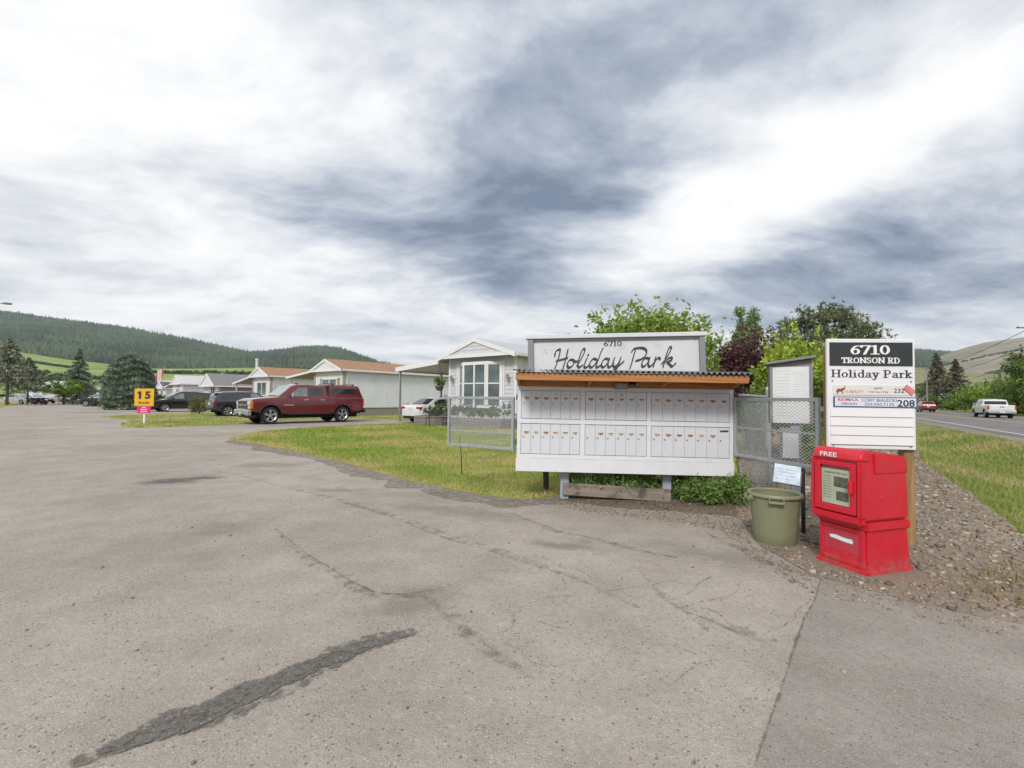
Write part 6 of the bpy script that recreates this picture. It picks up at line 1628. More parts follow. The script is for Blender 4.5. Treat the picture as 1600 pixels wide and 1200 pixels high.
# ================================================================== PLANTS
leaf_mat('foliage', 0.30, 0.55); leaf_mat('needles', 0.12, 0.65)
wood_mat('bark', (0.055, 0.042, 0.032), (0.15, 0.12, 0.095), 'z', 0.5); wood_mat('bark_grey', (0.10, 0.09, 0.08), (0.22, 0.20, 0.18), 'z', 0.5)
def unit(v): return v / np.maximum(np.linalg.norm(v, axis=-1, keepdims=True), 1e-9)
def leaf_quads(c, size, rng, asp=0.55, out=None, droop=0.0):
    """rhombic leaves at points c; out = preferred direction of the long axis"""
    n = len(c)
    u = unit(rng.normal(0, 1, (n, 3)) + (0 if out is None else out * 1.4) + np.array([0, 0, -droop]))
    r = unit(rng.normal(0, 1, (n, 3))); v = unit(np.cross(u, r))
    s = np.asarray(size).reshape(-1, 1)
    U = u * s * 0.5; V = v * s * 0.5 * asp
    q = np.stack([c + U, c + V, c - U, c - V], 1).reshape(-1, 3)
    return q, np.arange(4 * n).reshape(-1, 4)
def crown_obj(parent, c, size, cols, rng, m='foliage', asp=0.55, out=None, droop=0.0, name='crown'):
    v, f = leaf_quads(c, size, rng, asp, out, droop)
    o = np_mesh(name, v, f, m, parent, np.repeat(cols, 4, 0)); kind(o, 'stuff'); return o
def ellipsoid_clumps(n, rx, ry, rz, cz, rng, hollow=0.45):
    p = unit(rng.normal(0, 1, (n, 3))) * (hollow + (1 - hollow) * rng.random((n, 1)) ** 0.5)
    p *= np.array([rx, ry, rz]); p[:, 2] += cz
    return p
def broadleaf(name, label, cat, base, h, rx, crown_lo, n_clump, leaves, leaf, light, dark, seed, group=None, ry=None, clump_r=None, trunk_r=0.07, stems=1, asp=0.6, droop=0.2, sprigs=0, bark='bark', limbs=True):
    rng = np.random.default_rng(seed)
    t = thing(name, label, cat, base, 0, group)
    ry = rx if ry is None else ry
    cz = (h + crown_lo) / 2; rz = (h - crown_lo) / 2
    cr = clump_r or 0.30 * min(rx, rz)
    cl = ellipsoid_clumps(n_clump, rx - cr * 0.6, ry - cr * 0.6, rz - cr * 0.6, cz, rng)
    mb = MB()
    for s_ in range(stems):
        off = Vector((rng.normal(0, 0.1), rng.normal(0, 0.1), 0)) * (0 if stems == 1 else 1)
        mb.tube([off, off * 1.6 + Vector((0.02, 0.01, crown_lo * 0.7)), off * 2.4 + Vector((0.03, 0, cz))], [trunk_r, trunk_r * 0.8, trunk_r * 0.4], 7)
    if limbs:
        for p in cl:
            z0 = crown_lo * 0.6 + (p[2] - crown_lo * 0.6) * 0.35
            a = Vector((0.02, 0.01, max(0.1, min(z0, cz)))); b = Vector(p)
            mid = a.lerp(b, 0.5) + Vector((0, 0, -0.05 * (b - a).length))
            mb.tube([a, mid, b], [trunk_r * 0.38, trunk_r * 0.24, trunk_r * 0.08], 4)
    mb.build('trunk', bark, t)
    k = rng.integers(0, n_clump, leaves)
    pts = cl[k] + rng.normal(0, 1, (leaves, 3)) * cr * np.array([0.55, 0.55, 0.45])
    out = unit(pts - np.array([0, 0, cz]))
    if sprigs:
        # shoots that stick out of the crown
        d = unit(rng.normal(0, 1, (sprigs, 3)) + np.array([0, 0, 0.9])); st = np.array([0, 0, cz]) + d * np.array([rx, ry, rz]) * 0.8
        ks = rng.integers(0, sprigs, sprigs * 22); tt = rng.random((sprigs * 22, 1))
        sp = st[ks] + (d[ks] * 0.6 + np.array([0, 0, 0.5])) * tt * rz * 0.42 + rng.normal(0, 0.02 * rx, (sprigs * 22, 3))
        pts = np.concatenate([pts, sp]); out = np.concatenate([out, d[ks]]); k = np.concatenate([k, rng.integers(0, n_clump, sprigs * 22)])
    ok = pts[:, 2] > 0.03
    pts, out, k = pts[ok], out[ok], k[ok]; n = len(pts)
    tone = np.clip(rng.normal(0.5, 0.28, (n, 1)) + rng.normal(0, 0.16, n_clump)[k][:, None], 0, 1)
    cols = np.array(dark) * (1 - tone) + np.array(light) * tone
    crown_obj(t, pts, leaf * rng.uniform(0.6, 1.3, n), cols, rng, 'foliage', asp, out * 0.5, droop)
    return t
def spruce(name, label, base, h, r, seed, light, dark, low=0.06, nb=170, per=26, group=None, size=0.30, taper=0.85, droop=0.35):
    rng = np.random.default_rng(seed)
    t = thing(name, label, 'tree', base, 0, group)
    mb = MB(); mb.tube([(0, 0, -0.1), (0.03, 0, h * 0.5), (0, 0.02, h * 0.97)], [h * 0.020, h * 0.012, h * 0.002], 7)
    P_, C_, O_ = [], [], []
    for i in range(nb):
        f = (i + rng.random()) / nb; z = h * (low + (1 - low) * f ** 0.9)
        L = r * (1 - (z - h * low) / (h * (1 - low))) ** taper * rng.uniform(0.72, 1.15) + 0.05
        a = rng.uniform(0, 2 * math.pi); d = np.array([math.cos(a), math.sin(a), 0])
        rise = rng.uniform(-0.05, 0.25) + 0.35 * f
        tt = rng.random(per) ** 0.7
        pos = d * (L * tt)[:, None]
        pos[:, 2] = z + rise * L * tt - droop * L * tt ** 2
        side = np.array([-d[1], d[0], 0]); wv = L * 0.20 * (1.15 - tt)
        pos += side * (rng.normal(0, 1, per) * wv)[:, None]; pos[:, 2] += rng.normal(0, 0.05 * L, per) - np.abs(rng.normal(0, 0.06 * L, per))
        P_.append(pos); O_.append(np.repeat((d + np.array([0, 0, -0.25]))[None], per, 0))
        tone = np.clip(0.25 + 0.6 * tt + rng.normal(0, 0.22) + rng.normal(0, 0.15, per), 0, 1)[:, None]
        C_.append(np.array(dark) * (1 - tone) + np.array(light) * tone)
        if i % 3 == 0: mb.tube([(0, 0, z), tuple(d * L * 0.5 + np.array([0, 0, z + rise * L * 0.5 - droop * L * 0.25])), tuple(d * L * 0.9 + np.array([0, 0, z + rise * L * 0.9 - droop * L * 0.81]))], [h * 0.004, h * 0.003, h * 0.001], 3)
    mb.build('trunk', 'bark', t)
    P_ = np.concatenate(P_); C_ = np.concatenate(C_); O_ = np.concatenate(O_)
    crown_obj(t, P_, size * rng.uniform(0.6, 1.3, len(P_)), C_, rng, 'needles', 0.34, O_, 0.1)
    return t
def at_base(px, Y): # ground point in column px at depth Y
    p = P(px, 640, Y); return Vector((p.x, Y, 0.0))

# ---- behind the mailboxes
broadleaf('apple_tree', 'leafy light green apple tree rising behind the mailbox cabinet', 'tree', at_base(1010, 10.2), 3.42, 1.68, 0.9, 64, 15000, 0.115, (0.36, 0.46, 0.10), (0.12, 0.21, 0.038), 101, trunk_r=0.06, sprigs=46, ry=1.3, asp=0.5)
broadleaf('plum_tree', 'dark purple leaved plum tree right of the apple tree', 'tree', at_base(1166, 13.0), 3.35, 1.10, 0.4, 80, 22000, 0.09, (0.185, 0.085, 0.085), (0.06, 0.026, 0.030), 102, trunk_r=0.06, sprigs=24)
pop = at_base(1160, 46)
for i, (px, h, lab) in enumerate(((1157, 11.2, 'left of the two slim poplars beyond the plum tree'), (1178, 11.5, 'right of the two slim poplars beyond the plum tree'))):
    broadleaf('poplar_tree', lab, 'tree', at_base(px, 46 + i), h, 0.78, 1.2, 60, 6500, 0.26, (0.32, 0.42, 0.18), (0.13, 0.20, 0.08), 110 + i, group='poplars', clump_r=0.42, trunk_r=0.14, limbs=False)
def pine(base, h, rx, crown_lo, seed):
    rng = np.random.default_rng(seed)
    t = thing('pine_tree', 'broad rounded dark pine behind the address board', 'tree', base)
    n = 100; cz = (h + crown_lo) / 2; rz = (h - crown_lo) / 2
    cl = ellipsoid_clumps(n, rx * 0.92, rx * 0.8, rz * 0.93, cz, rng, 0.5)
    mb = MB(); mb.tube([(0, 0, 0), (0.1, 0, h * 0.45), (0, 0.1, h * 0.85)], [0.2, 0.14, 0.05], 8)
    for p in cl[::1]:
        a = Vector((0.05, 0, max(1.0, p[2] * 0.62))); b = Vector(p); mb.tube([a, a.lerp(b, 0.55) + Vector((0, 0, -0.12)), b], [0.035, 0.022, 0.010], 4)
    mb.build('trunk', 'bark', t)
    # tufts of needles
    per = 36; tc = np.repeat(cl, per, 0) + rng.normal(0, 0.27, (n * per, 3)) * np.array([1, 1, 0.75])
    nn = 9; c = np.repeat(tc, nn, 0); d = unit(rng.normal(0, 1, (len(c), 3)) + np.array([0, 0, 0.5]) + unit(c - np.array([0, 0, cz])) * 0.7)
    L = rng.uniform(0.14, 0.28, (len(c), 1)); sd = unit(np.cross(d, rng.normal(0, 1, (len(c), 3)))) * 0.028
    v = np.stack([c - sd, c + sd, c + d * L], 1).reshape(-1, 3)
    tone = np.clip(rng.normal(0.5, 0.25, (len(tc), 1)), 0, 1); cols = np.array((0.07, 0.10, 0.05)) * (1 - tone) + np.array((0.26, 0.30, 0.16)) * tone
    o = np_mesh('crown', v, np.arange(len(v)).reshape(-1, 3), 'needles', t, np.repeat(cols, nn * 3, 0)); kind(o, 'stuff')
pine(at_base(1292, 26.0), 6.95, 3.05, 2.6, 120)
broadleaf('pine_sapling', 'small dark tree top poking out just right of the rounded pine', 'tree', at_base(1362, 27.5), 5.3, 0.9, 2.0, 16, 1500, 0.16, (0.15, 0.12, 0.10), (0.05, 0.045, 0.035), 121, sprigs=8)
broadleaf('maple_tree', 'bright yellow green young maple behind the notice board', 'tree', at_base(1246, 11.2), 3.02, 0.95, 0.25, 46, 9500, 0.105, (0.52, 0.60, 0.09), (0.17, 0.28, 0.035), 122, trunk_r=0.05, sprigs=34)
broadleaf('maple_tree', 'lower bright green shrub between the notice board and the address board', 'shrub', at_base(1278, 9.6), 2.25, 0.62, 0.2, 24, 3600, 0.095, (0.32, 0.42, 0.07), (0.10, 0.18, 0.03), 123, trunk_r=0.03, sprigs=12)
broadleaf('yellow_shrub', 'small yellow green shrub in the gravel left of the address board', 'shrub', at_base(1288, 8.2), 0.80, 0.34, 0.05, 16, 1200, 0.06, (0.34, 0.40, 0.04), (0.11, 0.16, 0.02), 124, trunk_r=0.015, sprigs=8)
broadleaf('low_shrub', 'low green shrub under the plum tree behind the chain link fence', 'shrub', at_base(1180, 10.5), 1.75, 0.62, 0.1, 18, 1800, 0.085, (0.19, 0.27, 0.05), (0.06, 0.11, 0.02), 125, trunk_r=0.02, sprigs=6)

# ---- far left
SPL, SPD = (0.34, 0.37, 0.26), (0.085, 0.11, 0.07)
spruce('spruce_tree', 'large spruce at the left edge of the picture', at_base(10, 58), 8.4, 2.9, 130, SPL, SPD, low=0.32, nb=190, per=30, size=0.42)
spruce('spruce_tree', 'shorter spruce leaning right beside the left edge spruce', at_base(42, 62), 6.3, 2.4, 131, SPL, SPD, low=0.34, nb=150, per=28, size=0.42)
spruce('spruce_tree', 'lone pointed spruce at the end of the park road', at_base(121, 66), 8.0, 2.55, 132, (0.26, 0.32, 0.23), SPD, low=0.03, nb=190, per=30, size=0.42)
def dome_conifer(base, h, r, seed):
    rng = np.random.default_rng(seed)
    t = thing('domed_conifer', 'big dense blue green domed conifer behind the speed sign', 'tree', base)
    MB().tube([(0, 0, 0), (0, 0, h * 0.8)], [0.18, 0.05], 7).build('trunk', 'bark', t)
    n = 15000
    a = rng.uniform(0, 2 * np.pi, n); z = rng.random(n) ** 0.9
    prof = np.interp(z, [0, 0.1, 0.3, 0.55, 0.75, 0.9, 1.0], [0.88, 0.98, 1.0, 0.93, 0.77, 0.50, 0.10])
    rows = 0.045 * np.sin(z * 52 + 2.0 * np.sin(a * 3)) + 0.05 * fnoise(a * 4, z * 9)
    d = (prof + rows) * (1 - 0.28 * rng.random(n) ** 2.0) * r
    p = np.stack([np.cos(a) * d, np.sin(a) * d, 0.02 + z * (h - 0.02)], 1)
    out = np.stack([np.cos(a), np.sin(a), 0.25 + z], 1)
    tone = np.clip(0.42 + 4.5 * rows + rng.normal(0, 0.22, n), 0, 1)[:, None]
    cols = np.array((0.07, 0.105, 0.075)) * (1 - tone) + np.array((0.32, 0.41, 0.29)) * tone
    crown_obj(t, p, 0.27 * rng.uniform(0.6, 1.3, n), cols, rng, 'needles', 0.36, out, 0.0)
dome_conifer(at_base(201, 44), 5.3, 2.08, 133)
broadleaf('small_tree', 'bright green layered small tree in front of the far white building', 'tree', at_base(98, 64), 3.4, 2.4, 1.2, 26, 2600, 0.26, (0.34, 0.48, 0.06), (0.11, 0.22, 0.03), 134, ry=2.0, sprigs=8)
broadleaf('red_shrub', 'low rounded dark red shrub between the far parked cars', 'shrub', at_base(64, 60), 1.0, 1.3, 0.1, 20, 1700, 0.16, (0.12, 0.055, 0.045), (0.045, 0.02, 0.02), 135)
broadleaf('green_shrub', 'low green shrub on the verge at the far end of the road', 'shrub', at_base(138, 58), 0.9, 1.0, 0.05, 14, 1000, 0.16, (0.17, 0.25, 0.06), (0.05, 0.09, 0.02), 136)
broadleaf('brown_shrub', 'low brownish shrub just left of the domed conifer', 'shrub', at_base(160, 47), 0.95, 1.1, 0.05, 16, 1300, 0.13, (0.20, 0.17, 0.11), (0.06, 0.06, 0.04), 137)
for i, (px, Y, h, rx, lab, lt_, dk) in enumerate(((150, 92, 3.6, 2.6, 'yellow green bush beyond the lone spruce', (0.30, 0.34, 0.05), (0.1, 0.14, 0.03)), (78, 110, 4.6, 5.0, 'wide pale green bush line behind the small bright tree', (0.2, 0.28, 0.07), (0.07, 0.12, 0.03)),
                                       (30, 120, 5.5, 5.0, 'dull green bushes behind the left edge spruces', (0.15, 0.2, 0.08), (0.05, 0.08, 0.03)), (258, 95, 4.6, 2.6, 'round green bush behind the flagpole', (0.10, 0.16, 0.045), (0.03, 0.055, 0.015)),
                                       (62, 160, 6.5, 4.0, 'dark round tree in the far fields at the left', (0.05, 0.065, 0.05), (0.018, 0.025, 0.02)), (158, 170, 7.0, 4.5, 'dark tree clump in the far fields behind the domed conifer', (0.06, 0.08, 0.06), (0.02, 0.03, 0.022)),
                                       (238, 58, 2.0, 1.0, 'narrow dark green bush between the domed conifer and the first far home', (0.06, 0.10, 0.03), (0.02, 0.035, 0.012)), (261, 56, 1.5, 0.9, 'small round green bush in front of the arched window home', (0.10, 0.18, 0.04), (0.03, 0.06, 0.015)))):
    broadleaf('far_bush', lab, 'bush', at_base(px, Y), h, rx, 0.1, 26, 1900, 0.11 * h ** 0.5 * 1.3, lt_, dk, 140 + i, limbs=False)
broadleaf('round_shrub', 'rounded olive green shrub between the two dark SUVs', 'shrub', at_base(311, 35.0), 1.28, 0.80, 0.05, 26, 3200, 0.10, (0.30, 0.33, 0.12), (0.09, 0.11, 0.04), 150, sprigs=10)

ORD = ('leftmost', 'second', 'third', 'fourth', 'fifth', 'sixth', 'seventh', 'eighth', 'ninth', 'tenth', 'eleventh')
# ---- the nearest home: planter plants and hanging basket
for i in range(11):
    x = -0.2 + i * 0.5; rr = random.Random(160 + i)
    b = near.matrix_basis @ Vector((x, -1.1 + rr.uniform(-0.25, 0.2), 0.42))
    broadleaf('planter_plant', ORD[i] + ' leafy plant from the left in the raised planter below the bay window', 'plant', b, 0.42 + rr.uniform(0, 0.42), 0.30, 0.05, 9, 330, 0.10, (0.24, 0.32, 0.08), (0.07, 0.12, 0.03), 170 + i, group='leafy plants in the raised planter', trunk_r=0.012, stems=3, sprigs=5)
b = near.matrix_basis @ Vector((-0.45, -0.35, 2.05))
hb2 = broadleaf('hanging_basket', 'hanging flower basket with red blooms in the carport opening', 'flower basket', b, 0.55, 0.34, -0.12, 14, 700, 0.08, (0.24, 0.32, 0.07), (0.07, 0.12, 0.03), 190, trunk_r=0.01, limbs=False)
MB().lathe([(0.02, -0.26), (0.16, -0.22), (0.24, -0.05), (0.25, 0.0)], 14).build('basket', 'bark', hb2, smooth=True)
for a in (0, 2.1, 4.2): MB().tube([(0.22 * math.cos(a), 0.22 * math.sin(a), 0), (0, 0, 1.20)], 0.006, 4).build('chain', 'black_metal', hb2)
rngf = np.random.default_rng(191); crown_obj(hb2, ellipsoid_clumps(60, 0.30, 0.30, 0.2, 0.12, rngf), np.full(60, 0.07), np.tile(np.array([[0.5, 0.05, 0.06]]), (60, 1)), rngf, name='blooms')

# ---- garden under the mailboxes
def iris(base, n, h, seed, label, group):
    rng = np.random.default_rng(seed); t = thing('iris_clump', label, 'plant', base, 0, group)
    mb_v, mb_f, cols = [], [], []
    for i in range(n):
        a = rng.uniform(0, 6.28); ln = h * rng.uniform(0.6, 1.1); lean = rng.uniform(0.05, 0.5); w_ = rng.uniform(0.016, 0.028)
        d = np.array([math.cos(a), math.sin(a), 0]); s = np.array([-d[1], d[0], 0]); b0 = d * rng.uniform(0, 0.07)
        o = len(mb_v) * 1
        for k in range(5):
            t_ = k / 4; p = b0 + d * lean * ln * t_ ** 1.8 + np.array([0, 0, ln * t_ * (1 - 0.25 * lean * t_)]); ww = w_ * (1 - t_ ** 2 * 0.95)
            mb_v += [p - s * ww, p + s * ww]
        mb_f += [[o + 2 * k, o + 2 * k + 1, o + 2 * k + 3, o + 2 * k + 2] for k in range(4)]
        cols += [np.array((0.19, 0.30, 0.16)) * rng.uniform(0.6, 1.25)] * 10
    kind(np_mesh('leaves', np.array(mb_v), np.array(mb_f), 'foliage', t, np.array(cols)), 'stuff')
def cab_pt(x, y): return cab.matrix_basis @ Vector((x, y, 0.0)) * 1.0
for i, (x, y, n, h) in enumerate(((-0.44, 0.22, 30, 0.42), (-0.10, 0.20, 26, 0.42), (-0.62, 0.22, 16, 0.40), (0.04, 0.22, 20, 0.42))):
    b = cab_pt(x, y); b.z = 0.03; iris(b, n, h, 200 + i, ('second', 'third', 'leftmost', 'rightmost')[i] + ' clump of sword leaved irises under the mailbox cabinet', 'iris clumps under the mailboxes')
def ferny(base, h, r, n, seed, label, group):
    rng = np.random.default_rng(seed); t = thing('feathery_plant', label, 'plant', base, 0, group)
    ns = 14; mb = MB(); pts = []; out = []
    for k in range(ns):
        a = rng.uniform(0, 6.28); l = rng.uniform(0.1, 1.0) * r; tip = Vector((math.cos(a) * l, math.sin(a) * l, h * rng.uniform(0.55, 1.0)))
        mb.tube([(0, 0, 0), (tip.x * 0.3, tip.y * 0.3, tip.z * 0.6), tip], [0.006, 0.005, 0.002], 4)
        tt = rng.random(n // ns) ** 0.6
        q = np.stack([tip.x * tt ** 1.5, tip.y * tt ** 1.5, tip.z * tt], 1) + rng.normal(0, 0.05, (len(tt), 3)); pts.append(q); out.append(np.tile(np.array([tip.x, tip.y, 0.1]), (len(tt), 1)))
    mb.build('stems', 'bark', t)
    pts = np.concatenate(pts); out = np.concatenate(out); ok = pts[:, 2] > 0.01; pts = pts[ok]; out = out[ok]
    tone = np.clip(rng.normal(0.5, 0.3, (len(pts), 1)), 0, 1)
    crown_obj(t, pts, rng.uniform(0.03, 0.075, len(pts)), np.array((0.11, 0.20, 0.05)) * (1 - tone) + np.array((0.29, 0.43, 0.11)) * tone, rng, 'foliage', 0.30, out * 2, 0.0, 'leaves')
for i, (x, y, h, r) in enumerate(((-0.60, 0.26, 0.38, 0.16), (-0.28, 0.24, 0.38, 0.18), (0.16, 0.22, 0.38, 0.2), (0.40, 0.26, 0.38, 0.16), (-0.04, 0.26, 0.38, 0.18))):
    b = cab_pt(x, y); b.z = 0.03; ferny(b, h, r, 900, 220 + i, ('leftmost', 'second', 'fourth', 'rightmost', 'middle')[i] + ' feathery green plant between the legs of the mailbox cabinet', 'feathery plants between the cabinet legs')
for i, (x, y, h, r) in enumerate(((0.78, 0.30, 0.36, 0.18), (0.90, 0.10, 0.34, 0.2), (1.08, 0.28, 0.38, 0.22), (1.24, 0.04, 0.36, 0.22), (1.42, 0.14, 0.40, 0.2), (1.52, -0.06, 0.40, 0.18), (1.12, -0.06, 0.28, 0.17))):
    b = cab_pt(x, y); b.z = 0.02; ferny(b, h, r, 1300, 230 + i, ('leftmost', 'second', 'third', 'fifth', 'sixth', 'rightmost', 'lowest')[i] + ' bushy feathery plant right of the cabinet legs at the road edge', 'bushy plants at the right end of the cabinet')
b = cab_pt(0.46, 0.45); b.z = 0.03
fw_ = broadleaf('white_flowers', 'small white flowering plant beside the right cabinet leg', 'plant', b, 0.36, 0.20, 0.03, 10, 320, 0.05, (0.2, 0.28, 0.08), (0.07, 0.11, 0.03), 245, trunk_r=0.006, stems=3)
rngf = np.random.default_rng(246); crown_obj(fw_, ellipsoid_clumps(140, 0.22, 0.2, 0.15, 0.22, rngf), np.full(140, 0.022), np.tile(np.array([[0.7, 0.7, 0.66]]), (140, 1)), rngf, asp=1.0, name='blooms')

# ---- across the main road
def ns_at(px, n):
    q = on_lane(px, n); return Vector((q.x, q.y, 0))
DK = (0.045, 0.085, 0.02)
BL = ['bright bush at the left front of the thicket across the main road', 'second front bush of the thicket, left of the white pickup', 'front bush of the thicket right behind the white pickup', 'front bush of the thicket just right of the white pickup', 'front bush of the thicket at the right edge of the picture', 'bush behind the left front of the thicket across the road', 'tall bush behind the middle of the thicket across the road', 'tallest bush at the back of the thicket near the right edge', 'bush of the thicket cut by the right edge of the picture', 'low bush between the spruces and the thicket', 'rearmost bush of the thicket with the far conifer above it', 'small low bush in front of the thicket by the road edge']
BUSH = [(1508, 21.0, 4.2, 2.8), (1530, 20.6, 4.0, 2.6), (1552, 21.5, 4.8, 3.0), (1578, 21.0, 5.0, 3.0), (1603, 21.4, 5.6, 3.2), (1520, 25, 5.6, 3.2), (1565, 26, 6.4, 3.8), (1600, 27, 7.2, 4.0), (1640, 22, 6.0, 3.4), (1488, 23, 3.4, 2.6), (1540, 30, 6.8, 3.6), (1585, 19.9, 2.6, 1.8)]
for i, (px, n, h, rx) in enumerate(BUSH):
    rr = random.Random(300 + i); k = rr.uniform(0.75, 1.15)
    broadleaf('roadside_bush', BL[i], 'bush', ns_at(px, n), h * rr.uniform(0.85, 1.0), rx * 0.85, 0.05, 34, 2600, 0.30, (0.33 * k, 0.45 * k, 0.085), (0.085, 0.15 * k, 0.03), 310 + i, group='thicket across the main road', sprigs=14, limbs=False)
broadleaf('roadside_tree', 'taller green tree at the right edge beside the utility pole', 'tree', ns_at(1606, 20.5), 8.0, 2.1, 3.6, 26, 2400, 0.28, (0.2, 0.3, 0.06), DK, 330, sprigs=10, trunk_r=0.12)
spruce('spruce_tree', 'taller dark spruce left of the pair across the main road', ns_at(1464, 24), 13.6, 4.4, 340, (0.19, 0.18, 0.11), (0.06, 0.065, 0.042), low=0.05, nb=210, per=30, size=0.62)
spruce('spruce_tree', 'shorter dark spruce right of the pair across the main road', ns_at(1494, 26), 11.4, 4.2, 341, (0.18, 0.17, 0.11), (0.06, 0.065, 0.042), low=0.05, nb=190, per=30, size=0.62)
spruce('spruce_tree', 'small far conifer top above the roadside thicket', ns_at(1540, 44), 8.6, 2.2, 342, (0.09, 0.09, 0.06), (0.03, 0.035, 0.024), low=0.05, nb=90, per=22, size=0.5)
broadleaf('roadside_bush', 'dark green bush at the foot of the pale utility pole', 'bush', ns_at(1458, 22), 3.2, 2.6, 0.05, 24, 1900, 0.3, (0.15, 0.22, 0.05), (0.045, 0.075, 0.02), 343, limbs=False)
broadleaf('roadside_bush', 'olive bush left of the pale utility pole', 'bush', ns_at(1434, 24), 6.6, 3.4, 0.05, 24, 1900, 0.35, (0.16, 0.21, 0.06), (0.05, 0.075, 0.02), 344, limbs=False)
q = ns_at(1484, 27.5); wb_ = home('white_cottage', 'small white cottage among the trees across the main road', (q.x + 3, q.y), 5.0, 8, 2.6, 4.2, 'metal_roof_pale', skirt='trim_white', win=(0.3, 0.7), a=R(20)); wb_['category'] = 'house'
# ================================================================== HILLS
def hill_material():
    m, nt, b = new_mat('hillside')
    at = nt.node('ShaderNodeAttribute', attribute_name='col'); gp = nt.node('ShaderNodeNewGeometry').outputs['Position']
    f = nt.noise(gp, 0.012, 7, 0.65); g = nt.noise(gp, 0.06, 5, 0.7)
    c = nt.mix(1.0, at.outputs['Color'], nt.ramp(f, [(0.3, 0.72), (0.7, 1.28)]), 'MULTIPLY')
    c = nt.mix(1.0, c, nt.ramp(g, [(0.3, 0.8), (0.7, 1.18)]), 'MULTIPLY')
    nt.link(c, b.inputs['Base Color']); b.inputs['Roughness'].default_value = 0.95; b.inputs['Specular IOR Level'].default_value = 0.05
hill_material()
def ip(tab, x): return np.interp(x, [t_[0] for t_ in tab], [t_[1] for t_ in tab])
RIDGE = [(-1000, 606), (-800, 560), (-600, 512), (-450, 490), (-300, 483), (0, 487), (50, 494), (100, 501), (150, 507), (200, 514), (250, 522), (300, 532), (340, 541), (375, 549), (395, 552), (420, 550), (450, 546), (480, 543), (510, 543), (535, 547), (560, 555), (590, 566), (615, 572), (640, 578), (700, 590), (800, 600), (1000, 602), (1100, 592), (1250, 572), (1350, 553), (1400, 548), (1440, 549), (1480, 552), (1600, 560), (2600, 560)]
FIELD = [(-1000, 606), (-800, 590), (-600, 566), (-300, 550), (30, 553), (110, 562), (180, 567), (240, 574), (300, 577), (400, 580), (500, 585), (620, 591), (700, 598), (800, 607), (1000, 609), (1100, 604), (1250, 590), (1400, 575), (1600, 580), (2600, 580)]
RIDGE_R = [(1330, 622), (1390, 598), (1420, 576), (1450, 562), (1480, 552), (1510, 543), (1540, 535), (1570, 531), (1600, 527), (1700, 520), (2000, 505), (2600, 520)]
MID_R = [(1330, 626), (1420, 606), (1480, 592), (1520, 585), (1560, 576), (1600, 566), (1700, 560), (2000, 560), (2600, 560)]
def pxz(px, py, Y):
    """vectorised P(): returns x, z"""
    m = CAM_R.to_3x3(); a = (px - 800) / FPX; b = (600 - py) / FPX
    dx = m[0][0] * a + m[0][1] * b - m[0][2]; dy = m[1][0] * a + m[1][1] * b - m[1][2]; dz = m[2][0] * a + m[2][1] * b - m[2][2]
    return dx / dy * Y, CAM_H + dz / dy * Y
def horizon(px): return 624.0 + (px - 800) * 0.010
def hill(name, px0, px1, ncol, tabs, Ys, back, colf, bump, seed):
    """rows: list of (depth, table or None for horizon)"""
    cols_px = np.linspace(px0, px1, ncol)
    V, C_ = [], []
    for r_ in range(len(Ys) - 1):
        n = 26 if r_ < len(Ys) - 2 or not back else 10
        for k in range(n if r_ < len(Ys) - 2 else n + 1):
            t_ = k / n
            Y0, T0 = Ys[r_]; Y1, T1 = Ys[r_ + 1]
            py0 = horizon(cols_px) + 0.3 if T0 is None else ip(T0, cols_px); py1 = ip(T1, cols_px) if T1 is not None else horizon(cols_px)
            Y = Y0 + (Y1 - Y0) * t_
            x0, z0 = pxz(cols_px, py0, np.full(ncol, Y0)); x1, z1 = pxz(cols_px, py1, np.full(ncol, Y1))
            sm = t_
            z = z0 + (z1 - z0) * sm; x = x0 + (x1 - x0) * t_
            z = z + bump * np.clip(min(1, 4 * t_ if r_ == 0 else 1) * (1 if r_ < len(Ys) - 2 else (1 - t_) * 1.0), 0, 1) * fnoise(x / 170, np.full(ncol, Y) / 170, seed)
            V.append(np.stack([x, np.full(ncol, Y), z], 1)); C_.append(colf(r_, t_, x, np.full(ncol, Y), cols_px))
    if back:
        x, Y, z = V[-1][:, 0], V[-1][:, 1], V[-1][:, 2]
        for k in range(1, 5):
            V.append(np.stack([x * (1 + 0.03 * k), Y * (1 + 0.03 * k), z * (1 - k / 4) - (1.0 if k == 4 else 0)], 1)); C_.append(C_[-1])
    nr = len(V); V = np.array(V).reshape(-1, 3); C_ = np.array(C_).reshape(-1, 3)
    i = np.arange(ncol - 1)[None, :] + np.arange(nr - 1)[:, None] * ncol
    f = np.stack([i, i + 1, i + ncol + 1, i + ncol], -1).reshape(-1, 4)
    o = np_mesh(name, V, f, 'hillside', None, C_, smooth=True); kind(o, 'structure')
    return V.reshape(nr, ncol, 3)
def col_left(r_, t_, x, y, px):
    n = len(x); fo = np.array([0.055, 0.08, 0.045]); fi = np.array([0.19, 0.285, 0.075]); fi2 = np.array([0.27, 0.30, 0.11])
    if r_ == 1: return np.tile(fo, (n, 1))
    k = np.clip(0.5 + 0.8 * fnoise(x / 60, y / 25, 3.0), 0, 1)[:, None]
    dry = np.clip((px - 1150) / 150, 0, 1)[:, None]
    return (fi * (1 - k) + fi2 * k) * (1 - dry) + np.array([0.23, 0.225, 0.12]) * dry
HL = hill('forested_hill', -1000, 1900, 460, None, [(260, None), (1150, FIELD), (2500, RIDGE)], True, col_left, 14, 0.3)
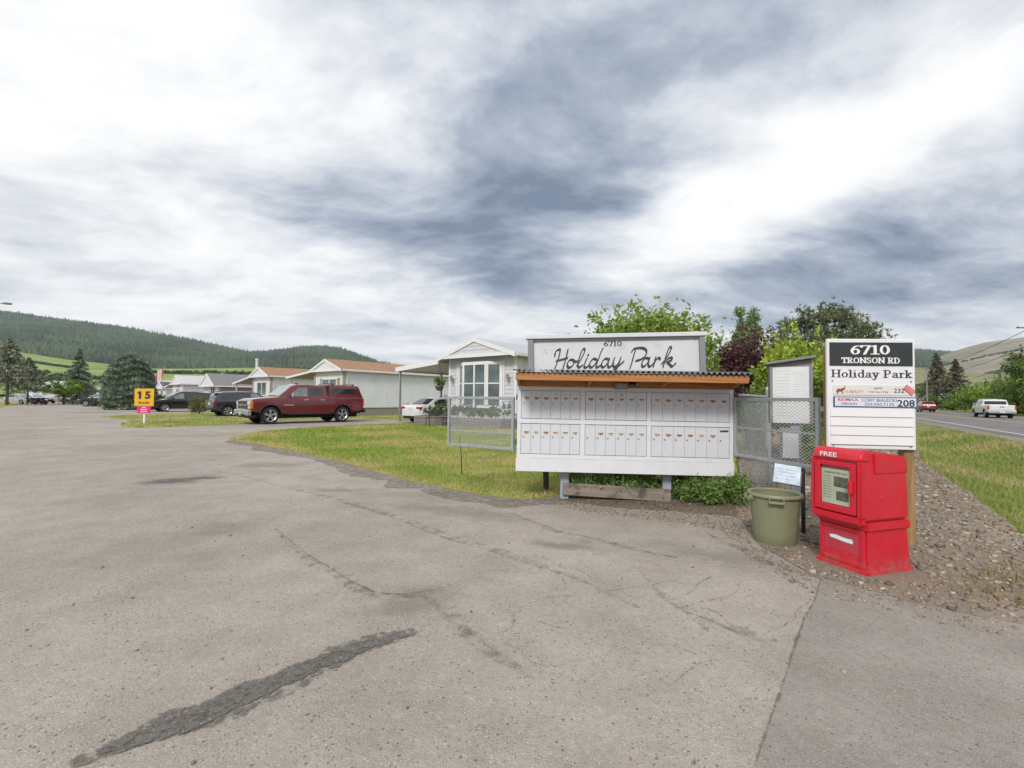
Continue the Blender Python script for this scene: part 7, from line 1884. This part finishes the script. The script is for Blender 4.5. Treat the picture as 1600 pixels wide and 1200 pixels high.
def col_right(r_, t_, x, y, px):
    a = np.array([0.20, 0.20, 0.115]); b = np.array([0.285, 0.245, 0.20]); c = np.array([0.20, 0.215, 0.11])
    k = np.clip(0.5 + 0.9 * fnoise(x / 130, y / 60, 1.0), 0, 1)[:, None]
    if r_ == 0: return c * (1 - k) + a * k
    s = np.clip(0.5 + 0.9 * np.sin(t_ * 9 + x / 300), 0, 1)[:, None]
    return (a * (1 - k) + b * k) * (1 - 0.4 * s) + b * 0.4 * s
HR = hill('bare_hill', 1330, 2150, 130, None, [(300, None), (850, MID_R), (1700, RIDGE_R)], True, col_right, 8, 2.3)
# ---- forest: narrow conifers, far too many to count
leaf_mat('far_forest', 0.0, 0.9)
def conifers(name, pts, h, r, cols, rng, label):
    n = len(pts); k = 5
    a = np.arange(k) * 2 * np.pi / k
    ring = np.stack([np.cos(a), np.sin(a), np.zeros(k)], 1)
    rot = rng.uniform(0, 6.28, n)
    ca, sa = np.cos(rot)[:, None], np.sin(rot)[:, None]
    x = ring[None, :, 0] * ca - ring[None, :, 1] * sa; y = ring[None, :, 0] * sa + ring[None, :, 1] * ca
    base = np.stack([x * r[:, None], y * r[:, None], np.zeros((n, k))], 2) + pts[:, None, :] + np.array([0, 0, 0.12]) * h[:, None, None]
    top = pts + np.stack([np.zeros(n), np.zeros(n), h], 1)
    v = np.concatenate([base, top[:, None, :]], 1).reshape(-1, 3)
    f = np.array([[i, (i + 1) % k, k] for i in range(k)])
    f = (f[None] + (np.arange(n) * (k + 1))[:, None, None]).reshape(-1, 3)
    o = np_mesh(name, v, f, 'far_forest', None, np.repeat(cols, k + 1, 0)); kind(o, 'stuff'); o['label'] = label; o['category'] = 'forest'
    return o
def sample_grid(Vg, r0, r1, n, rng, c0=0, c1=None):
    nr, nc, _ = Vg.shape; c1 = c1 or nc - 1
    r_ = rng.uniform(r0, r1 - 1.001, n); c = rng.uniform(c0, c1 - 1.001, n)
    i = r_.astype(int); j = c.astype(int); fr = (r_ - i)[:, None]; fc = (c - j)[:, None]
    return Vg[i, j] * (1 - fr) * (1 - fc) + Vg[i + 1, j] * fr * (1 - fc) + Vg[i, j + 1] * (1 - fr) * fc + Vg[i + 1, j + 1] * fr * fc
rng = np.random.default_rng(77)
colpx = np.linspace(-1000, 1900, 460)
c0, c1 = np.searchsorted(colpx, -420), np.searchsorted(colpx, 760)
pts = sample_grid(HL, 26, HL.shape[0] - 4, 66000, rng, c0, c1)
dens = 0.62 + 0.5 * fnoise(pts[:, 0] / 120, pts[:, 1] / 150, 7) + 0.25 * fnoise(pts[:, 0] / 40, pts[:, 1] / 60, 2)
pts = pts[rng.random(len(pts)) < np.clip(dens, 0.15, 1)]
n = len(pts); tone = np.clip(0.5 + 0.6 * fnoise(pts[:, 0] / 90, pts[:, 1] / 90, 4) + rng.normal(0, 0.3, n), 0, 1)[:, None]
brown = (rng.random(n) < 0.025)[:, None]
cols = np.where(brown, np.array([[0.13, 0.085, 0.06]]), np.array([0.026, 0.046, 0.026]) * (1 - tone) + np.array([0.085, 0.125, 0.06]) * tone)
conifers('hill_forest', pts, rng.uniform(8, 16, n) * rng.choice([0.8, 1.0, 1.5], n, p=[0.35, 0.45, 0.2]), rng.uniform(2.6, 5.2, n), cols, rng, 'dense conifer forest covering the long hill at the left')
c2, c3 = np.searchsorted(colpx, 1340), np.searchsorted(colpx, 1560)
pts = sample_grid(HL, 26, HL.shape[0] - 4, 7000, rng, c2, c3); n = len(pts); tone = rng.random((n, 1))
conifers('hill_forest', pts, rng.uniform(11, 20, n), rng.uniform(3, 5, n), np.array([0.03, 0.05, 0.03]) * (1 - tone) + np.array([0.08, 0.12, 0.06]) * tone, rng, 'far conifer forest on the hill behind the address board')
# ---- hedgerows and scrub in the fields
def scrub(Vg, rows, cs, n, rng, s):
    p = sample_grid(Vg, rows[0], rows[1], n, rng, *cs); return p
P_ = []
for (px0, px1, ra, rb, n) in ((35, 115, 14.6, 15.8, 55), (110, 180, 11.5, 12.6, 55), (200, 330, 13.5, 14.6, 50), (20, 180, 3.0, 6.0, 50), (230, 420, 7.0, 9.0, 60), (320, 600, 17.0, 20.0, 70), (-60, 620, 25.0, 27.6, 700)):
    P_.append(scrub(HL, (ra, rb), (np.searchsorted(colpx, px0), np.searchsorted(colpx, px1)), n, rng, 1))
pts = np.concatenate(P_); n = len(pts)
cl = np.repeat(pts, 60, 0); spread = 3.2
d = unit(rng.normal(0, 1, (len(cl), 3))) * rng.random((len(cl), 1)) ** 0.4 * np.array([spread * 1.3, spread * 1.3, spread]); d[:, 2] = np.abs(d[:, 2]) * 1.2
cl = cl + d
tone = np.clip(rng.normal(0.45, 0.25, (len(cl), 1)), 0, 1)
v, f = leaf_quads(cl, rng.uniform(1.2, 2.4, len(cl)), rng, 0.8)
o = np_mesh('field_hedgerows', v, f, 'far_forest', None, np.repeat(np.array([0.03, 0.05, 0.025]) * (1 - tone) + np.array([0.11, 0.16, 0.06]) * tone, 4, 0)); kind(o, 'stuff'); o['label'] = 'dark hedgerows and scrub lining the far green fields'; o['category'] = 'hedgerow'
cpr = np.linspace(1330, 2150, 130)
pts = np.concatenate([scrub(HR, (ra, rb), (np.searchsorted(cpr, a), np.searchsorted(cpr, b)), n, rng, 1) for (a, b, ra, rb, n) in ((1340, 1480, 4, 20, 160), (1480, 1640, 22, 27, 90), (1500, 1600, 29.5, 31, 70), (1420, 1520, 14, 22, 80))])
cl = np.repeat(pts, 50, 0); d = unit(rng.normal(0, 1, (len(cl), 3))) * rng.random((len(cl), 1)) ** 0.4 * np.array([4, 4, 3.0]); d[:, 2] = np.abs(d[:, 2]); cl = cl + d
v, f = leaf_quads(cl, rng.uniform(1.0, 2.0, len(cl)), rng, 0.8); tone = np.clip(rng.normal(0.45, 0.25, (len(cl), 1)), 0, 1)
o = np_mesh('hill_scrub', v, f, 'far_forest', None, np.repeat(np.array([0.05, 0.065, 0.03]) * (1 - tone) + np.array([0.13, 0.17, 0.07]) * tone, 4, 0)); kind(o, 'stuff'); o['label'] = 'scrub and hedge lines on the bare hill at the right'; o['category'] = 'scrub'
# ================================================================== HAZE: the air between here and the hills
def build_haze():
    g = bpy.data.objects['ground']; xs_ = [v.co.x for v in g.data.vertices]; ys_ = [v.co.y for v in g.data.vertices]
    x0, x1, y0, y1 = min(xs_) - 60, max(xs_) + 60, min(ys_) - 60, max(ys_) + 60
    m = bpy.data.materials.new('haze'); m.use_nodes = True; nt = NT(m.node_tree); m.node_tree.nodes.clear()
    out = nt.node('ShaderNodeOutputMaterial'); pv = nt.node('ShaderNodeVolumePrincipled')
    pv.inputs['Color'].default_value = (0.80, 0.90, 1.0, 1); pv.inputs['Density'].default_value = HAZE; pv.inputs['Anisotropy'].default_value = 0.0
    nt.link(pv.outputs[0], out.inputs['Volume'])
    MATS['haze'] = m
    o = MB().box(((x0 + x1) / 2, (y0 + y1) / 2, 279.0), (x1 - x0, y1 - y0, 562.0)).build('haze', 'haze'); kind(o, 'stuff')
    o['label'] = 'thin bluish haze over the far hills'; o['category'] = 'haze'
HAZE = 0.00008
build_haze()
